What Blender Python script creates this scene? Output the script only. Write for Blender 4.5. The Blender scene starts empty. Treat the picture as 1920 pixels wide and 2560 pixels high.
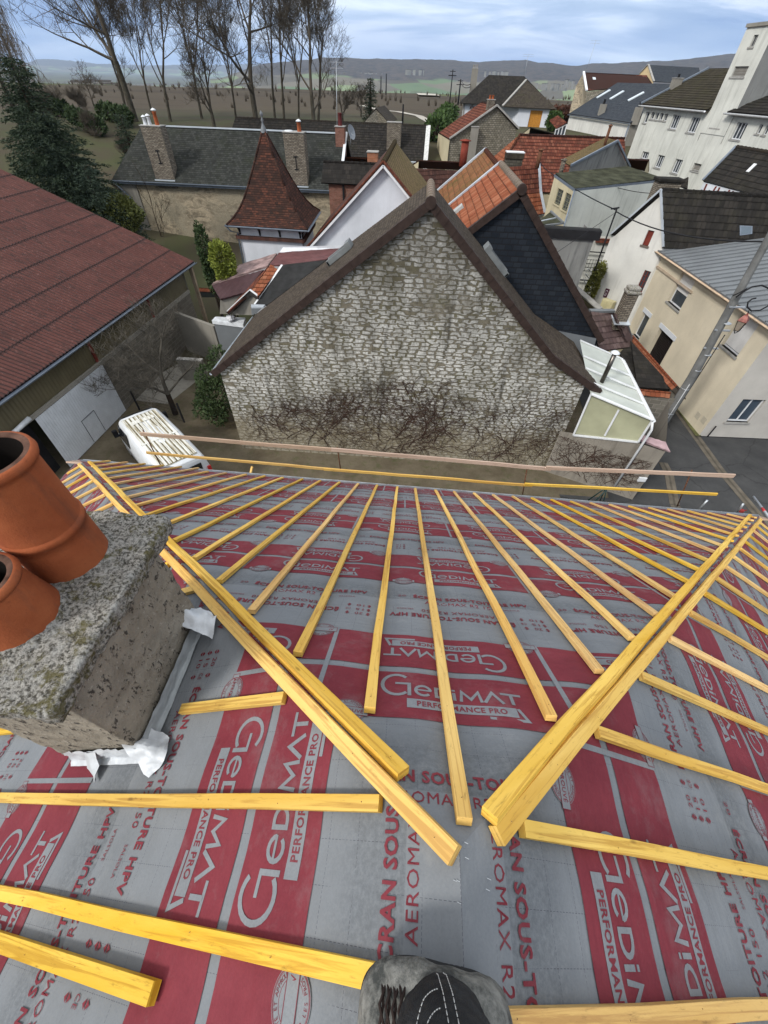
import bpy, bmesh, math, random
from mathutils import Vector, Matrix, noise as mnoise
random.seed(7)
PI=math.pi
scene=bpy.context.scene
COL=scene.collection
# ------------------------------------------------------------------ camera
CAMH=12.0
RC=Matrix(((0.99667668,0.07771147,0.02442398),(-0.07373153,0.73315584,0.6760519),(0.0346304,-0.67560598,0.73644911)))
FPX=996.25
cd=bpy.data.cameras.new('camera'); cam=bpy.data.objects.new('camera',cd); COL.objects.link(cam)
cam.matrix_world=Matrix.Translation((0,0,CAMH))@RC.transposed().to_4x4()
cd.sensor_fit='VERTICAL'; cd.sensor_height=36.0; cd.lens=36.0*FPX/2560.0
cd.clip_start=0.02; cd.clip_end=30000
scene.camera=cam
# ------------------------------------------------------------------ world, sun, exposure
SUN_EL=math.radians(38); SUN_ROT=math.radians(226)
w=bpy.data.worlds.new('World'); scene.world=w; w.use_nodes=True
nt=w.node_tree; nt.nodes.clear()
def wn(t,**k):
    n=nt.nodes.new(t)
    for a,b in k.items(): setattr(n,a,b)
    return n
out=wn('ShaderNodeOutputWorld'); bg=wn('ShaderNodeBackground')
sky=wn('ShaderNodeTexSky',sky_type='NISHITA'); sky.sun_disc=False; sky.sun_elevation=SUN_EL; sky.sun_rotation=SUN_ROT; sky.air_density=1.6; sky.dust_density=2.0
tc=wn('ShaderNodeTexCoord'); sep=wn('ShaderNodeSeparateXYZ'); nt.links.new(tc.outputs['Generated'],sep.inputs[0])
# cloud layer: project direction on a plane so clouds flatten toward the horizon
mx=wn('ShaderNodeMath',operation='MAXIMUM'); nt.links.new(sep.outputs[2],mx.inputs[0]); mx.inputs[1].default_value=0.0
ad=wn('ShaderNodeMath',operation='ADD'); nt.links.new(mx.outputs[0],ad.inputs[0]); ad.inputs[1].default_value=0.16
dvx=wn('ShaderNodeMath',operation='DIVIDE'); nt.links.new(sep.outputs[0],dvx.inputs[0]); nt.links.new(ad.outputs[0],dvx.inputs[1])
dvy=wn('ShaderNodeMath',operation='DIVIDE'); nt.links.new(sep.outputs[1],dvy.inputs[0]); nt.links.new(ad.outputs[0],dvy.inputs[1])
cmb=wn('ShaderNodeCombineXYZ'); nt.links.new(dvx.outputs[0],cmb.inputs[0]); nt.links.new(dvy.outputs[0],cmb.inputs[1])
n1=wn('ShaderNodeTexNoise'); n1.inputs['Scale'].default_value=0.85; n1.inputs['Detail'].default_value=6; n1.inputs['Roughness'].default_value=.55; n1.inputs['Distortion'].default_value=.5
mp=wn('ShaderNodeMapping'); mp.inputs['Location'].default_value=(3.7,1.15,0.4); mp.inputs['Scale'].default_value=(.8,1.5,1)
nt.links.new(cmb.outputs[0],mp.inputs[0]); nt.links.new(mp.outputs[0],n1.inputs['Vector'])
cr=wn('ShaderNodeValToRGB'); el=cr.color_ramp.elements
el[0].position=.40; el[0].color=(1.3,1.95,3.1,1); el[1].position=.60; el[1].color=(5.9,6.2,6.6,1)
e2=el.new(.5); e2.color=(2.7,3.35,4.4,1)
nt.links.new(n1.outputs['Fac'],cr.inputs[0])
mixs=wn('ShaderNodeMix',data_type='RGBA'); mixs.inputs[0].default_value=.93
nt.links.new(sky.outputs[0],mixs.inputs[6]); nt.links.new(cr.outputs[0],mixs.inputs[7])
lowb=wn('ShaderNodeMapRange'); nt.links.new(sep.outputs[2],lowb.inputs[0]); lowb.inputs[1].default_value=.0; lowb.inputs[2].default_value=.20; lowb.inputs[3].default_value=.9; lowb.inputs[4].default_value=0.0
n2=wn('ShaderNodeTexNoise'); n2.inputs['Scale'].default_value=2.2; n2.inputs['Detail'].default_value=5; mp2=wn('ShaderNodeMapping'); mp2.inputs['Scale'].default_value=(1,1,9); nt.links.new(tc.outputs['Generated'],mp2.inputs[0]); nt.links.new(mp2.outputs[0],n2.inputs['Vector'])
lr=wn('ShaderNodeValToRGB'); lr.color_ramp.elements[0].position=.40; lr.color_ramp.elements[0].color=(1.05,1.75,3.3,1); lr.color_ramp.elements[1].position=.66; lr.color_ramp.elements[1].color=(2.9,3.6,4.7,1); nt.links.new(n2.outputs['Fac'],lr.inputs[0])
mx3=wn('ShaderNodeMix',data_type='RGBA'); nt.links.new(lowb.outputs[0],mx3.inputs[0]); nt.links.new(mixs.outputs[2],mx3.inputs[6]); nt.links.new(lr.outputs[0],mx3.inputs[7])
hib=wn('ShaderNodeMapRange'); nt.links.new(sep.outputs[2],hib.inputs[0]); hib.inputs[1].default_value=.28; hib.inputs[2].default_value=.6; hib.inputs[4].default_value=.85
mx4=wn('ShaderNodeMix',data_type='RGBA'); nt.links.new(hib.outputs[0],mx4.inputs[0]); nt.links.new(mx3.outputs[2],mx4.inputs[6]); mx4.inputs[7].default_value=(6.6,6.7,6.8,1)
nt.links.new(mx4.outputs[2],bg.inputs[0]); bg.inputs[1].default_value=0.12
nt.links.new(bg.outputs[0],out.inputs[0])
sd=bpy.data.lights.new('sun','SUN'); sd.energy=1.5; sd.angle=math.radians(11); sd.color=(1,.97,.92)
so=bpy.data.objects.new('sun',sd); COL.objects.link(so)
sv=Vector((math.sin(SUN_ROT)*math.cos(SUN_EL),math.cos(SUN_ROT)*math.cos(SUN_EL),math.sin(SUN_EL)))
so.rotation_euler=sv.to_track_quat('Z','Y').to_euler(); so.location=(0,0,60)
vs=scene.view_settings; scene.display_settings.display_device='sRGB'
vs.view_transform='Standard'; vs.look='None'; vs.gamma=1; vs.use_curve_mapping=False; vs.exposure=0.98
scene.cycles.use_denoising=True
scene.cycles.max_bounces=6; scene.cycles.volume_bounces=0

# ------------------------------------------------------------------ helpers: measuring
def mk(x0,y0,s): return lambda x,y:(x0+x/s,y0+y/s)
A=mk(1060,160,3.95);B=mk(1480,40,3.770);C=mk(1050,340,3.95);D=mk(500,580,3.95);E=mk(1320,520,3.95);F=mk(1500,760,3.95)
T1=mk(0,0,1.728);T2=mk(960,0,1.728);T3=mk(0,400,2.592);T4=mk(500,250,2.765);T5=mk(1050,250,1.907);T6=mk(1250,600,2.476);T7=mk(500,450,1.58)
def dsp(x,y): return (x*1.15732,y*1.15732)
RT=RC.transposed()
def ray(p): return RT@Vector(((p[0]-960)/FPX,-(p[1]-1280)/FPX,-1.0))
CO=Vector((0,0,CAMH))
def pz(p,z): r=ray(p); return r*((z-CAMH)/r.z)+CO
def py(p,Y): r=ray(p); return r*(Y/r.y)+CO
def pv(p,a,b):
    n=Vector((-(b[1]-a[1]),b[0]-a[0])); r=ray(p); k=(a[0]*n.x+a[1]*n.y)/(r.x*n.x+r.y*n.y); return r*k+CO
def pat(p,xy):      # height over a ground point along a vertical
    r=ray(p); k=(xy[0]**2+xy[1]**2)/(r.x*xy[0]+r.y*xy[1]); return r*k+CO
class Frame:
    """upright local frame: x to the right, y away, z up"""
    def __init__(s,o,deg=0.0):
        s.o=Vector((o[0],o[1],0)); s.a=math.radians(deg); s.M=Matrix.Translation(s.o)@Matrix.Rotation(s.a,4,'Z'); s.I=s.M.inverted()
    def loc(s,v): return s.I@Vector(v)
    def _r(s,p): return s.I@CO, s.I.to_3x3()@ray(p)
    def aty(s,p,y=0.0): o,r=s._r(p); k=(y-o.y)/r.y; return o+r*k
    def atx(s,p,x): o,r=s._r(p); k=(x-o.x)/r.x; return o+r*k
    def atz(s,p,z): o,r=s._r(p); k=(z-o.z)/r.z; return o+r*k
# ------------------------------------------------------------------ helpers: objects
def empty(name,label,cat,group=None,fr=None,loc=None,rz=0):
    o=bpy.data.objects.new(name,None); COL.objects.link(o); o.empty_display_size=.3
    if fr: o.location=fr.o; o.rotation_euler=(0,0,fr.a)
    if loc is not None: o.location=loc; o.rotation_euler=(0,0,rz)
    o['label']=label; o['category']=cat
    if group: o['group']=group
    return o
def tag(o,label=None,cat=None,group=None,kind=None):
    if label: o['label']=label
    if cat: o['category']=cat
    if group: o['group']=group
    if kind: o['kind']=kind
    return o
class MB:
    """mesh builder collecting verts, faces, uvs and material slots"""
    def __init__(s): s.v=[];s.f=[];s.uv=[];s.m=[];s.sm=[]
    def face(s,pts,uvs=None,m=0,smooth=False):
        b=len(s.v); s.v+= [tuple(p) for p in pts]; s.f.append(tuple(range(b,b+len(pts))))
        s.uv.append(uvs or [(0,0)]*len(pts)); s.m.append(m); s.sm.append(smooth)
    def add(s,vs,fs,uvs=None,m=0,smooth=False):
        b=len(s.v); s.v+=[tuple(p) for p in vs]
        for i,f in enumerate(fs):
            s.f.append(tuple(b+j for j in f)); s.uv.append(uvs[i] if uvs else [(0,0)]*len(f)); s.m.append(m); s.sm.append(smooth)
    def box(s,x0,y0,z0,x1,y1,z1,m=0):
        P=[(x0,y0,z0),(x1,y0,z0),(x1,y1,z0),(x0,y1,z0),(x0,y0,z1),(x1,y0,z1),(x1,y1,z1),(x0,y1,z1)]
        dx,dy,dz=abs(x1-x0),abs(y1-y0),abs(z1-z0)
        for f,(a,b) in (((0,1,5,4),(dx,dz)),((1,2,6,5),(dy,dz)),((2,3,7,6),(dx,dz)),((3,0,4,7),(dy,dz)),((4,5,6,7),(dx,dy)),((3,2,1,0),(dx,dy))):
            s.face([P[i] for i in f],[(0,0),(a,0),(a,b),(0,b)],m)
    def bar(s,p,q,w,h,up=(0,0,1),m=0,ext=0.0,bev=0.0,j=0.0):
        """rectangular bar p->q, width w, height h (centred), UV u along the length"""
        p=Vector(p);q=Vector(q);d=(q-p);L=d.length
        if L<1e-6: return
        d/=L; p=p-d*ext;q=q+d*ext;L+=2*ext
        up=Vector(up); sdv=d.cross(up)
        if sdv.length<1e-4: sdv=d.cross(Vector((1,0,0)))
        sdv.normalize(); u2=sdv.cross(d).normalized()
        u0=random.random()*50; v0=random.random()*9
        sec=[(-w/2,-h/2),(w/2,-h/2),(w/2,h/2),(-w/2,h/2)]
        n=max(1,int(L/.5)) if j else 1
        rings=[]
        for i in range(n+1):
            t=i/n; c=p+d*(L*t)
            if j: c=c+sdv*(random.uniform(-j,j))+u2*(random.uniform(-j,j)*.5)
            rings.append([c+sdv*a+u2*b for a,b in sec])
        per=[0,w,w+h,2*w+h,2*w+2*h]
        for i in range(n):
            ua=u0+L*i/n; ub=u0+L*(i+1)/n
            for k in range(4):
                k2=(k+1)%4
                s.face([rings[i][k],rings[i][k2],rings[i+1][k2],rings[i+1][k]][::-1],[(ua,v0+per[k]),(ua,v0+per[k+1]),(ub,v0+per[k+1]),(ub,v0+per[k])][::-1],m)
        s.face(rings[0],[(u0+a*3,v0+b) for a,b in sec],m); s.face(rings[-1][::-1],[(u0+a*3,v0+b) for a,b in sec],m)
    def tube(s,pts,rad,n=8,m=0,cap=True,smooth=True):
        pts=[Vector(p) for p in pts]; R_=rad if isinstance(rad,(list,tuple)) else [rad]*len(pts)
        prev=None; rings=[]
        for i,p in enumerate(pts):
            d=(pts[min(i+1,len(pts)-1)]-pts[max(i-1,0)])
            if d.length<1e-7: d=Vector((0,0,1))
            d.normalize()
            a=prev if prev is not None else (Vector((1,0,0)) if abs(d.x)<.8 else Vector((0,1,0)))
            a=(a-d*a.dot(d)); a.normalize(); b=d.cross(a); prev=a
            rings.append([p+(a*math.cos(2*PI*k/n)+b*math.sin(2*PI*k/n))*R_[i] for k in range(n)])
        b0=len(s.v)
        for r in rings: s.v+=[tuple(q) for q in r]
        L=0
        for i in range(len(pts)-1):
            l2=(pts[i+1]-pts[i]).length
            for k in range(n):
                k2=(k+1)%n
                s.f.append((b0+i*n+k,b0+i*n+k2,b0+(i+1)*n+k2,b0+(i+1)*n+k)); s.uv.append([(k/n,L),((k+1)/n,L),((k+1)/n,L+l2),(k/n,L+l2)]); s.m.append(m); s.sm.append(smooth)
            L+=l2
        if cap:
            s.f.append(tuple(b0+k for k in range(n))[::-1]); s.uv.append([(0,0)]*n); s.m.append(m); s.sm.append(False)
            s.f.append(tuple(b0+(len(pts)-1)*n+k for k in range(n))); s.uv.append([(0,0)]*n); s.m.append(m); s.sm.append(False)
    def lathe(s,prof,c=(0,0,0),n=32,m=0,smooth=True,axis=None):
        """prof list of (r,z) around vertical axis through c"""
        c=Vector(c); b0=len(s.v)
        for r,z in prof:
            for k in range(n): s.v.append(tuple(c+Vector((r*math.cos(2*PI*k/n),r*math.sin(2*PI*k/n),z))))
        for i in range(len(prof)-1):
            for k in range(n):
                k2=(k+1)%n
                s.f.append((b0+i*n+k,b0+i*n+k2,b0+(i+1)*n+k2,b0+(i+1)*n+k)); s.uv.append([(k/n,prof[i][1]),((k+1)/n,prof[i][1]),((k+1)/n,prof[i+1][1]),(k/n,prof[i+1][1])]); s.m.append(m); s.sm.append(smooth)
    def poly(s,pts,m=0,uvd=None):
        """planar polygon with uv in metres: u along horizontal direction, v up the plane"""
        pts=[Vector(p) for p in pts]; n=Vector((0,0,0))
        for i in range(len(pts)):
            a=pts[i];b=pts[(i+1)%len(pts)]; n+=a.cross(b)
        n.normalize(); h=Vector((0,0,1)).cross(n)
        if h.length<1e-3: h=Vector((1,0,0))
        h.normalize(); v=n.cross(h)
        s.face(pts,[(p.dot(h),p.dot(v)) for p in pts],m)
    def slab(s,pts,t,m=0,me=None):
        """planar polygon thickened downward along its normal by t"""
        pts=[Vector(p) for p in pts]; n=Vector((0,0,0))
        for i in range(len(pts)): n+=pts[i].cross(pts[(i+1)%len(pts)])
        n.normalize()
        if n.z<0: pts=pts[::-1]; n=-n
        lo=[p-n*t for p in pts]; s.poly(pts,m); s.poly(lo[::-1],m if me is None else me)
        for i in range(len(pts)):
            k=(i+1)%len(pts); s.poly([pts[i],lo[i],lo[k],pts[k]],m if me is None else me)
    def build(s,name,mats,parent=None,label=None,bevel=0):
        me=bpy.data.meshes.new(name); me.from_pydata(s.v,[],s.f)
        if not isinstance(mats,(list,tuple)): mats=[mats]
        for mm in mats: me.materials.append(mm)
        uvl=me.uv_layers.new(name='UVMap'); flat=[]
        for u in s.uv:
            for q in u: flat+=[q[0],q[1]]
        uvl.data.foreach_set('uv',flat)
        me.polygons.foreach_set('material_index',s.m); me.polygons.foreach_set('use_smooth',s.sm)
        me.update()
        o=bpy.data.objects.new(name,me); COL.objects.link(o)
        if parent is not None: o.parent=parent
        if label: o['label']=label
        if bevel:
            bm=bmesh.new(); bm.from_mesh(me); bmesh.ops.remove_doubles(bm,verts=bm.verts,dist=1e-5)
            bmesh.ops.bevel(bm,geom=[e for e in bm.edges if len(e.link_faces)==2 and e.calc_face_angle(0)>.5],offset=bevel,segments=2,affect='EDGES',profile=.5)
            bm.to_mesh(me); bm.free()
        return o
# ------------------------------------------------------------------ helpers: materials
MATS={}
class NT:
    def __init__(s,name,rough=.8,spec=.3):
        s.m=bpy.data.materials.new(name); s.m.use_nodes=True; s.t=s.m.node_tree; s.t.nodes.clear()
        s.o=s.t.nodes.new('ShaderNodeOutputMaterial'); s.b=s.t.nodes.new('ShaderNodeBsdfPrincipled')
        s.t.links.new(s.b.outputs[0],s.o.inputs[0]); s.b.inputs['Roughness'].default_value=rough; s.b.inputs['Specular IOR Level'].default_value=spec
        MATS[name]=s.m; s._tc=None
    def n(s,t,ins=None,**k):
        x=s.t.nodes.new(t)
        for a,b in k.items(): setattr(x,a,b)
        for a,b in (ins or {}).items(): s.set(x.inputs[a],b)
        return x
    def set(s,inp,b):
        if isinstance(b,bpy.types.NodeSocket): s.t.links.new(b,inp)
        else:
            if isinstance(b,(tuple,list)) and len(b)==3 and inp.type=='RGBA': b=(*b,1)
            inp.default_value=b
    def uv(s): return s.n('ShaderNodeUVMap').outputs[0]
    def pos(s): return s.n('ShaderNodeNewGeometry').outputs['Position']
    def obj(s): return s.n('ShaderNodeTexCoord').outputs['Object']
    def map(s,v,sc=(1,1,1),loc=(0,0,0),rot=(0,0,0)): return s.n('ShaderNodeMapping',{'Vector':v,'Scale':sc,'Location':loc,'Rotation':rot}).outputs[0]
    def noise(s,v,sc=1,det=4,ro=.55,dist=0): return s.n('ShaderNodeTexNoise',{'Vector':v,'Scale':sc,'Detail':det,'Roughness':ro,'Distortion':dist}).outputs['Fac']
    def noisec(s,v,sc=1,det=2): return s.n('ShaderNodeTexNoise',{'Vector':v,'Scale':sc,'Detail':det}).outputs['Color']
    def ramp(s,f,stops,interp='LINEAR'):
        r=s.n('ShaderNodeValToRGB',{0:f}); r.color_ramp.interpolation=interp; e=r.color_ramp.elements
        while len(e)<len(stops): e.new(.5)
        for i,(p,c) in enumerate(stops):
            e[i].position=p; e[i].color=(c,c,c,1) if isinstance(c,(int,float)) else (*c,1)
        return r.outputs[0]
    def mix(s,f,a,b,mode='MIX'):
        x=s.n('ShaderNodeMix',data_type='RGBA',blend_type=mode); s.set(x.inputs[0],f); s.set(x.inputs[6],a); s.set(x.inputs[7],b); return x.outputs[2]
    def math(s,op,a,b=0.0,c=None):
        x=s.n('ShaderNodeMath',operation=op); s.set(x.inputs[0],a); s.set(x.inputs[1],b)
        if c is not None: s.set(x.inputs[2],c)
        return x.outputs[0]
    def sep(s,v): return s.n('ShaderNodeSeparateXYZ',{0:v}).outputs
    def rnd(s): return s.n('ShaderNodeObjectInfo').outputs['Random']
    def bump(s,h,st=.3,d=.02): 
        x=s.n('ShaderNodeBump',{'Height':h,'Strength':st,'Distance':d}); s.t.links.new(x.outputs[0],s.b.inputs['Normal'])
    def col(s,c): s.set(s.b.inputs['Base Color'],c); return s
def mul(c,k): return tuple(x*k for x in c)
def m_flat(name,c,rough=.6,spec=.3,metal=0,var=.25,vs=3.0,bump=0.0,bs=40):
    t=NT(name,rough,spec*(.35 if rough>.55 else 1)); v=t.obj(); f=t.noise(v,vs,5)
    t.col(t.mix(t.ramp(f,[(.3,0),(.7,1)]),mul(c,1-var),mul(c,1+var*.5))); t.b.inputs['Metallic'].default_value=metal
    if bump: t.bump(t.noise(v,bs,3),bump,.01)
    return t.m
def m_stucco(name,c,grime=(.12,.11,.09),amt=.5,bump=.5,vs=.5):
    t=NT(name,.95,.06); v=t.pos()
    big=t.noise(v,vs,6,.6); st=t.noise(t.map(v,(2.2,2.2,.22)),1.6,6,.62); fine=t.noise(v,26,4,.7)
    base=t.mix(t.ramp(big,[(.35,0),(.68,1)]),mul(c,.84),mul(c,1.06))
    base=t.mix(t.ramp(fine,[(.35,.0),(.7,.12)]),base,mul(c,.6))
    k=t.math('MULTIPLY',t.ramp(st,[(.52,0),(.78,1)]),amt)
    t.col(t.mix(k,base,grime)); t.bump(t.noise(v,45,4,.7),bump,.012); return t.m
def m_tile(name,cols,tw,th,moss=(.09,.09,.035),mossamt=.3,joint_and_shadow=.35,rough=.8,bump=.3,dark=.4):
    """roof tile colours: uv in metres, cell tw x th, each tile gets its own tone"""
    t=NT(name,max(rough,.9),.06); uv=t.uv(); br=t.n('ShaderNodeTexBrick',{'Vector':uv,'Color1':(0,0,0,1),'Color2':(1,1,1,1),'Mortar':(.5,.5,.5,1),'Scale':1.0,'Mortar Size':tw*.055,'Mortar Smooth':.2,'Bias':0.0,'Brick Width':tw,'Row Height':th})
    br.offset=.5 if dark>=0 else 0.0
    r=t.sep(br.outputs['Color'])[0]
    # extra per tile hash
    wn_=t.n('ShaderNodeTexNoise',{'Vector':uv,'Scale':1.1,'Detail':6,'Roughness':.65})
    f=t.math('ADD',t.math('MULTIPLY',r,.65),t.math('MULTIPLY',wn_.outputs['Fac'],.5))
    n=len(cols); c=t.ramp(f,[(.15+.8*i/(n-1),cols[i]) for i in range(n)])
    rw=t.math('FRACT',t.math('DIVIDE',t.sep(uv)[1],th)); c=t.mix(t.math('MULTIPLY',t.ramp(rw,[(.0,1),(.16,.25),(.3,0)]),joint_and_shadow*.7),c,mul(cols[0],.22))  # tile-edge shadow painted into the colour along the bottom of each row
    p=t.pos(); c=t.mix(t.math('MULTIPLY',t.ramp(t.noise(p,.9,7,.65),[(.5,0),(.72,1)]),mossamt),c,moss)
    c=t.mix(t.math('MULTIPLY',t.ramp(t.noise(p,14,5,.7),[(.5,0),(.75,1)]),.35),c,mul(cols[0],.5))
    if joint_and_shadow: c=t.mix(t.math('MULTIPLY',br.outputs['Fac'],joint_and_shadow),c,(.012,.01,.009))
    t.col(c); t.bump(t.math('ADD',t.noise(p,60,3),t.math('MULTIPLY',br.outputs['Fac'],-.6)),bump,.008); return t.m
def m_brick(name,c1,c2,mort,bw=.22,bh=.065,ms=.01,stain=.4,uvs=True):
    t=NT(name,.93,.06); uv=t.uv(); p=t.pos()
    w_=t.n('ShaderNodeTexNoise',{'Vector':uv,'Scale':3.0,'Detail':2}); 
    uvw=t.n('ShaderNodeVectorMath',{0:uv,1:t.n('ShaderNodeVectorMath',{0:w_.outputs['Color'],'Scale':.012},operation='SCALE').outputs[0]},operation='ADD').outputs[0]
    br=t.n('ShaderNodeTexBrick',{'Vector':uvw,'Color1':(*c1,1),'Color2':(*c2,1),'Mortar':(*mort,1),'Scale':1.0,'Mortar Size':ms,'Mortar Smooth':.4,'Brick Width':bw,'Row Height':bh})
    c=t.mix(t.math('MULTIPLY',t.ramp(t.noise(p,2.5,7,.7),[(.45,0),(.75,1)]),stain),br.outputs['Color'],(.03,.028,.02))
    t.col(c); t.bump(t.math('ADD',t.math('MULTIPLY',br.outputs['Fac'],-1),t.math('MULTIPLY',t.noise(p,40,4),.5)),.6,.01); return t.m
def m_wood(name,c1,c2,dark,rough=.65,hue=.3):
    t=NT(name,rough,.3); uv=t.uv(); r=t.rnd()
    off=t.n('ShaderNodeCombineXYZ',{0:t.math('MULTIPLY',r,37),1:t.math('MULTIPLY',r,11)}).outputs[0]
    v=t.n('ShaderNodeVectorMath',{0:uv,1:off},operation='ADD').outputs[0]
    g=t.noise(t.map(v,(1.2,38,1)),1.0,5,.6,1.4); g2=t.noise(t.map(v,(.7,5,1)),1.0,4,.6,.6)
    c=t.mix(t.ramp(g2,[(.35,0),(.7,1)]),c1,c2); c=t.mix(t.math('MULTIPLY',t.ramp(g,[(.5,0),(.60,1)]),.55),c,dark)
    vo=t.n('ShaderNodeTexVoronoi',{'Vector':t.map(v,(3,9,1)),'Scale':1.0}).outputs['Distance']
    c=t.mix(t.math('MULTIPLY',t.ramp(vo,[(.03,1),(.075,0)]),.55),c,mul(dark,.35))
    sp=t.noise(t.map(v,(6,30,1)),2.0,4,.7); c=t.mix(t.math('MULTIPLY',t.ramp(sp,[(.58,0),(.74,1)]),.55),c,mul(dark,.25))
    hs=t.n('ShaderNodeHueSaturation',{'Hue':t.math('MULTIPLY_ADD',t.math('SUBTRACT',r,.5),.014*hue/.3,.5),'Saturation':t.math('MULTIPLY_ADD',r,.25,.82),'Value':t.math('MULTIPLY_ADD',t.math('FRACT',t.math('MULTIPLY',r,7.3)),.32,.78),'Color':c}).outputs[0]
    t.col(hs); t.bump(t.math('ADD',g,t.noise(t.map(v,(30,90,1)),2,3)),.25,.003); return t.m
def m_leaf(name,c1,c2,c3=None):
    t=NT(name,.7,.2); p=t.pos(); f=t.noise(p,5,3); r=t.n('ShaderNodeTexWhiteNoise',{0:t.n('ShaderNodeVectorMath',{0:t.n('ShaderNodeVectorMath',{0:p,'Scale':9.0},operation='SCALE').outputs[0]},operation='FLOOR').outputs[0]}).outputs['Value']
    t.col(t.mix(t.math('MULTIPLY_ADD',r,.6,t.math('MULTIPLY',f,.4)),c1,c2)); return t.m
def m_glass(name,c=(.03,.04,.05),rough=.12):
    t=NT(name,rough,.6); v=t.pos(); t.col(t.mix(t.noise(v,1.3,3),mul(c,.5),mul(c,1.8))); return t.m
# ================================================================== materials for the near roof
def m_underlay():
    t=NT('underlay',.75,.25); uv=t.uv(); s=t.sep(uv); p=t.pos()
    f=t.noise(p,2.2,6,.6); fine=t.noise(p,160,3,.7); gr=t.noise(p,55,5,.8)
    c=t.mix(f,(.135,.145,.155),(.205,.215,.225))
    c=t.mix(t.math('MULTIPLY',t.ramp(fine,[(.4,0),(.7,1)]),.22),c,(.09,.1,.115))
    # where two courses overlap the felt reads darker and speckled with dirt
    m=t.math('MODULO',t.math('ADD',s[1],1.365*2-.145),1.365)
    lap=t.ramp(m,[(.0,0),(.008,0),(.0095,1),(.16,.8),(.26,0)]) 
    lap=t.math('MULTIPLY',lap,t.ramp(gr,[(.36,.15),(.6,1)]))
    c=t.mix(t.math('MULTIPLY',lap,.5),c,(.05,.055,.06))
    d=t.ramp(t.noise(t.map(p,(1,1,1)),1.3,7,.75),[(.5,0),(.75,1)]); c=t.mix(t.math('MULTIPLY',d,.35),c,(.085,.085,.08)); c=t.mix(t.math('MULTIPLY',t.ramp(t.noise(p,3.1,8,.8),[(.56,0),(.74,1)]),.35),c,(.30,.30,.29))
    # printed measuring grid: dashed lines every 10 cm and every 20 cm
    def line(a,b,per,w_,dash):
        l=t.math('LESS_THAN',t.math('FRACT',t.math('DIVIDE',a,per)),w_/per); q=t.math('LESS_THAN',t.math('FRACT',t.math('DIVIDE',b,dash)),.62); return t.math('MULTIPLY',l,q)
    g=t.math('MAXIMUM',line(s[0],s[1],.1043,.0013,.013),line(s[1],s[0],.105,.0012,.010))
    g=t.math('MULTIPLY',g,t.ramp(t.noise(uv,3,2),[(.42,.0),(.5,1)]))
    c=t.mix(t.math('MULTIPLY',g,.75),c,(.03,.025,.04)); t.col(c)
    w_=t.noise(t.map(uv,(1.1,3.0,1)),1.6,4,.55); t.bump(t.math('ADD',t.math('MULTIPLY',w_,1.0),t.math('MULTIPLY',fine,.02)),.55,.03)
    return t.m
def m_print(name,c1,c2):
    t=NT(name,.7,.25); uv=t.uv(); p=t.pos()
    c=t.mix(t.ramp(t.noise(p,5,7,.72),[(.3,0),(.72,1)]),c1,c2); c=t.mix(t.math('MULTIPLY',t.ramp(t.noise(p,150,3,.7),[(.42,0),(.7,1)]),.2),c,mul(c1,.4)); 
    c=t.mix(t.math('MULTIPLY',t.ramp(t.noise(p,2.1,8,.78),[(.54,0),(.7,1)]),.3),c,(.2,.17,.17)); t.col(c)
    w_=t.noise(t.map(uv,(1.1,3.0,1)),1.6,4,.55); t.bump(w_,.55,.03); return t.m
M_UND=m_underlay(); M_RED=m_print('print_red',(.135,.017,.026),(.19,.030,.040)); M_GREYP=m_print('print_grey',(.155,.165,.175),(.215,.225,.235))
M_YEL=m_wood('batten_wood',(.60,.335,.045),(.78,.51,.13),(.34,.145,.02))
M_YEL2=m_wood('batten_wood_fresh',(.58,.33,.06),(.70,.45,.12),(.34,.14,.035))
M_PLANK=m_wood('old_plank',(.42,.29,.20),(.52,.37,.27),(.26,.17,.11),.8)
M_RUST=m_flat('rusty_iron',(.13,.06,.035),.85,var=.5,vs=30)
M_GALV=m_flat('galvanised',(.42,.44,.46),.45,.5,.6,.15,20)
def m_terracotta():
    t=NT('terracotta',.85,.2); p=t.pos(); f=t.noise(p,5,7,.65); c=t.mix(t.ramp(f,[(.3,0),(.7,1)]),(.22,.052,.018),(.33,.095,.035))
    sp=t.noise(p,90,4,.7); c=t.mix(t.math('MULTIPLY',t.ramp(sp,[(.6,0),(.75,1)]),.5),c,(.12,.03,.015)); 
    st=t.noise(t.map(p,(6,6,1.2)),2,6,.7); c=t.mix(t.math('MULTIPLY',t.ramp(st,[(.50,0),(.72,1)]),.55),c,(.10,.045,.03)); t.col(c); t.bump(t.math('ADD',t.noise(p,120,4,.7),t.noise(p,9,2)),.35,.006); return t.m
M_TC=m_terracotta(); M_SOOT=m_flat('soot',(.012,.010,.009),.95,.1,var=.3)
M_TCRIM=m_flat('pot_rim_dark',(.10,.055,.04),.9,.2,var=.6,vs=25,bump=.4,bs=90)
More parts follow.
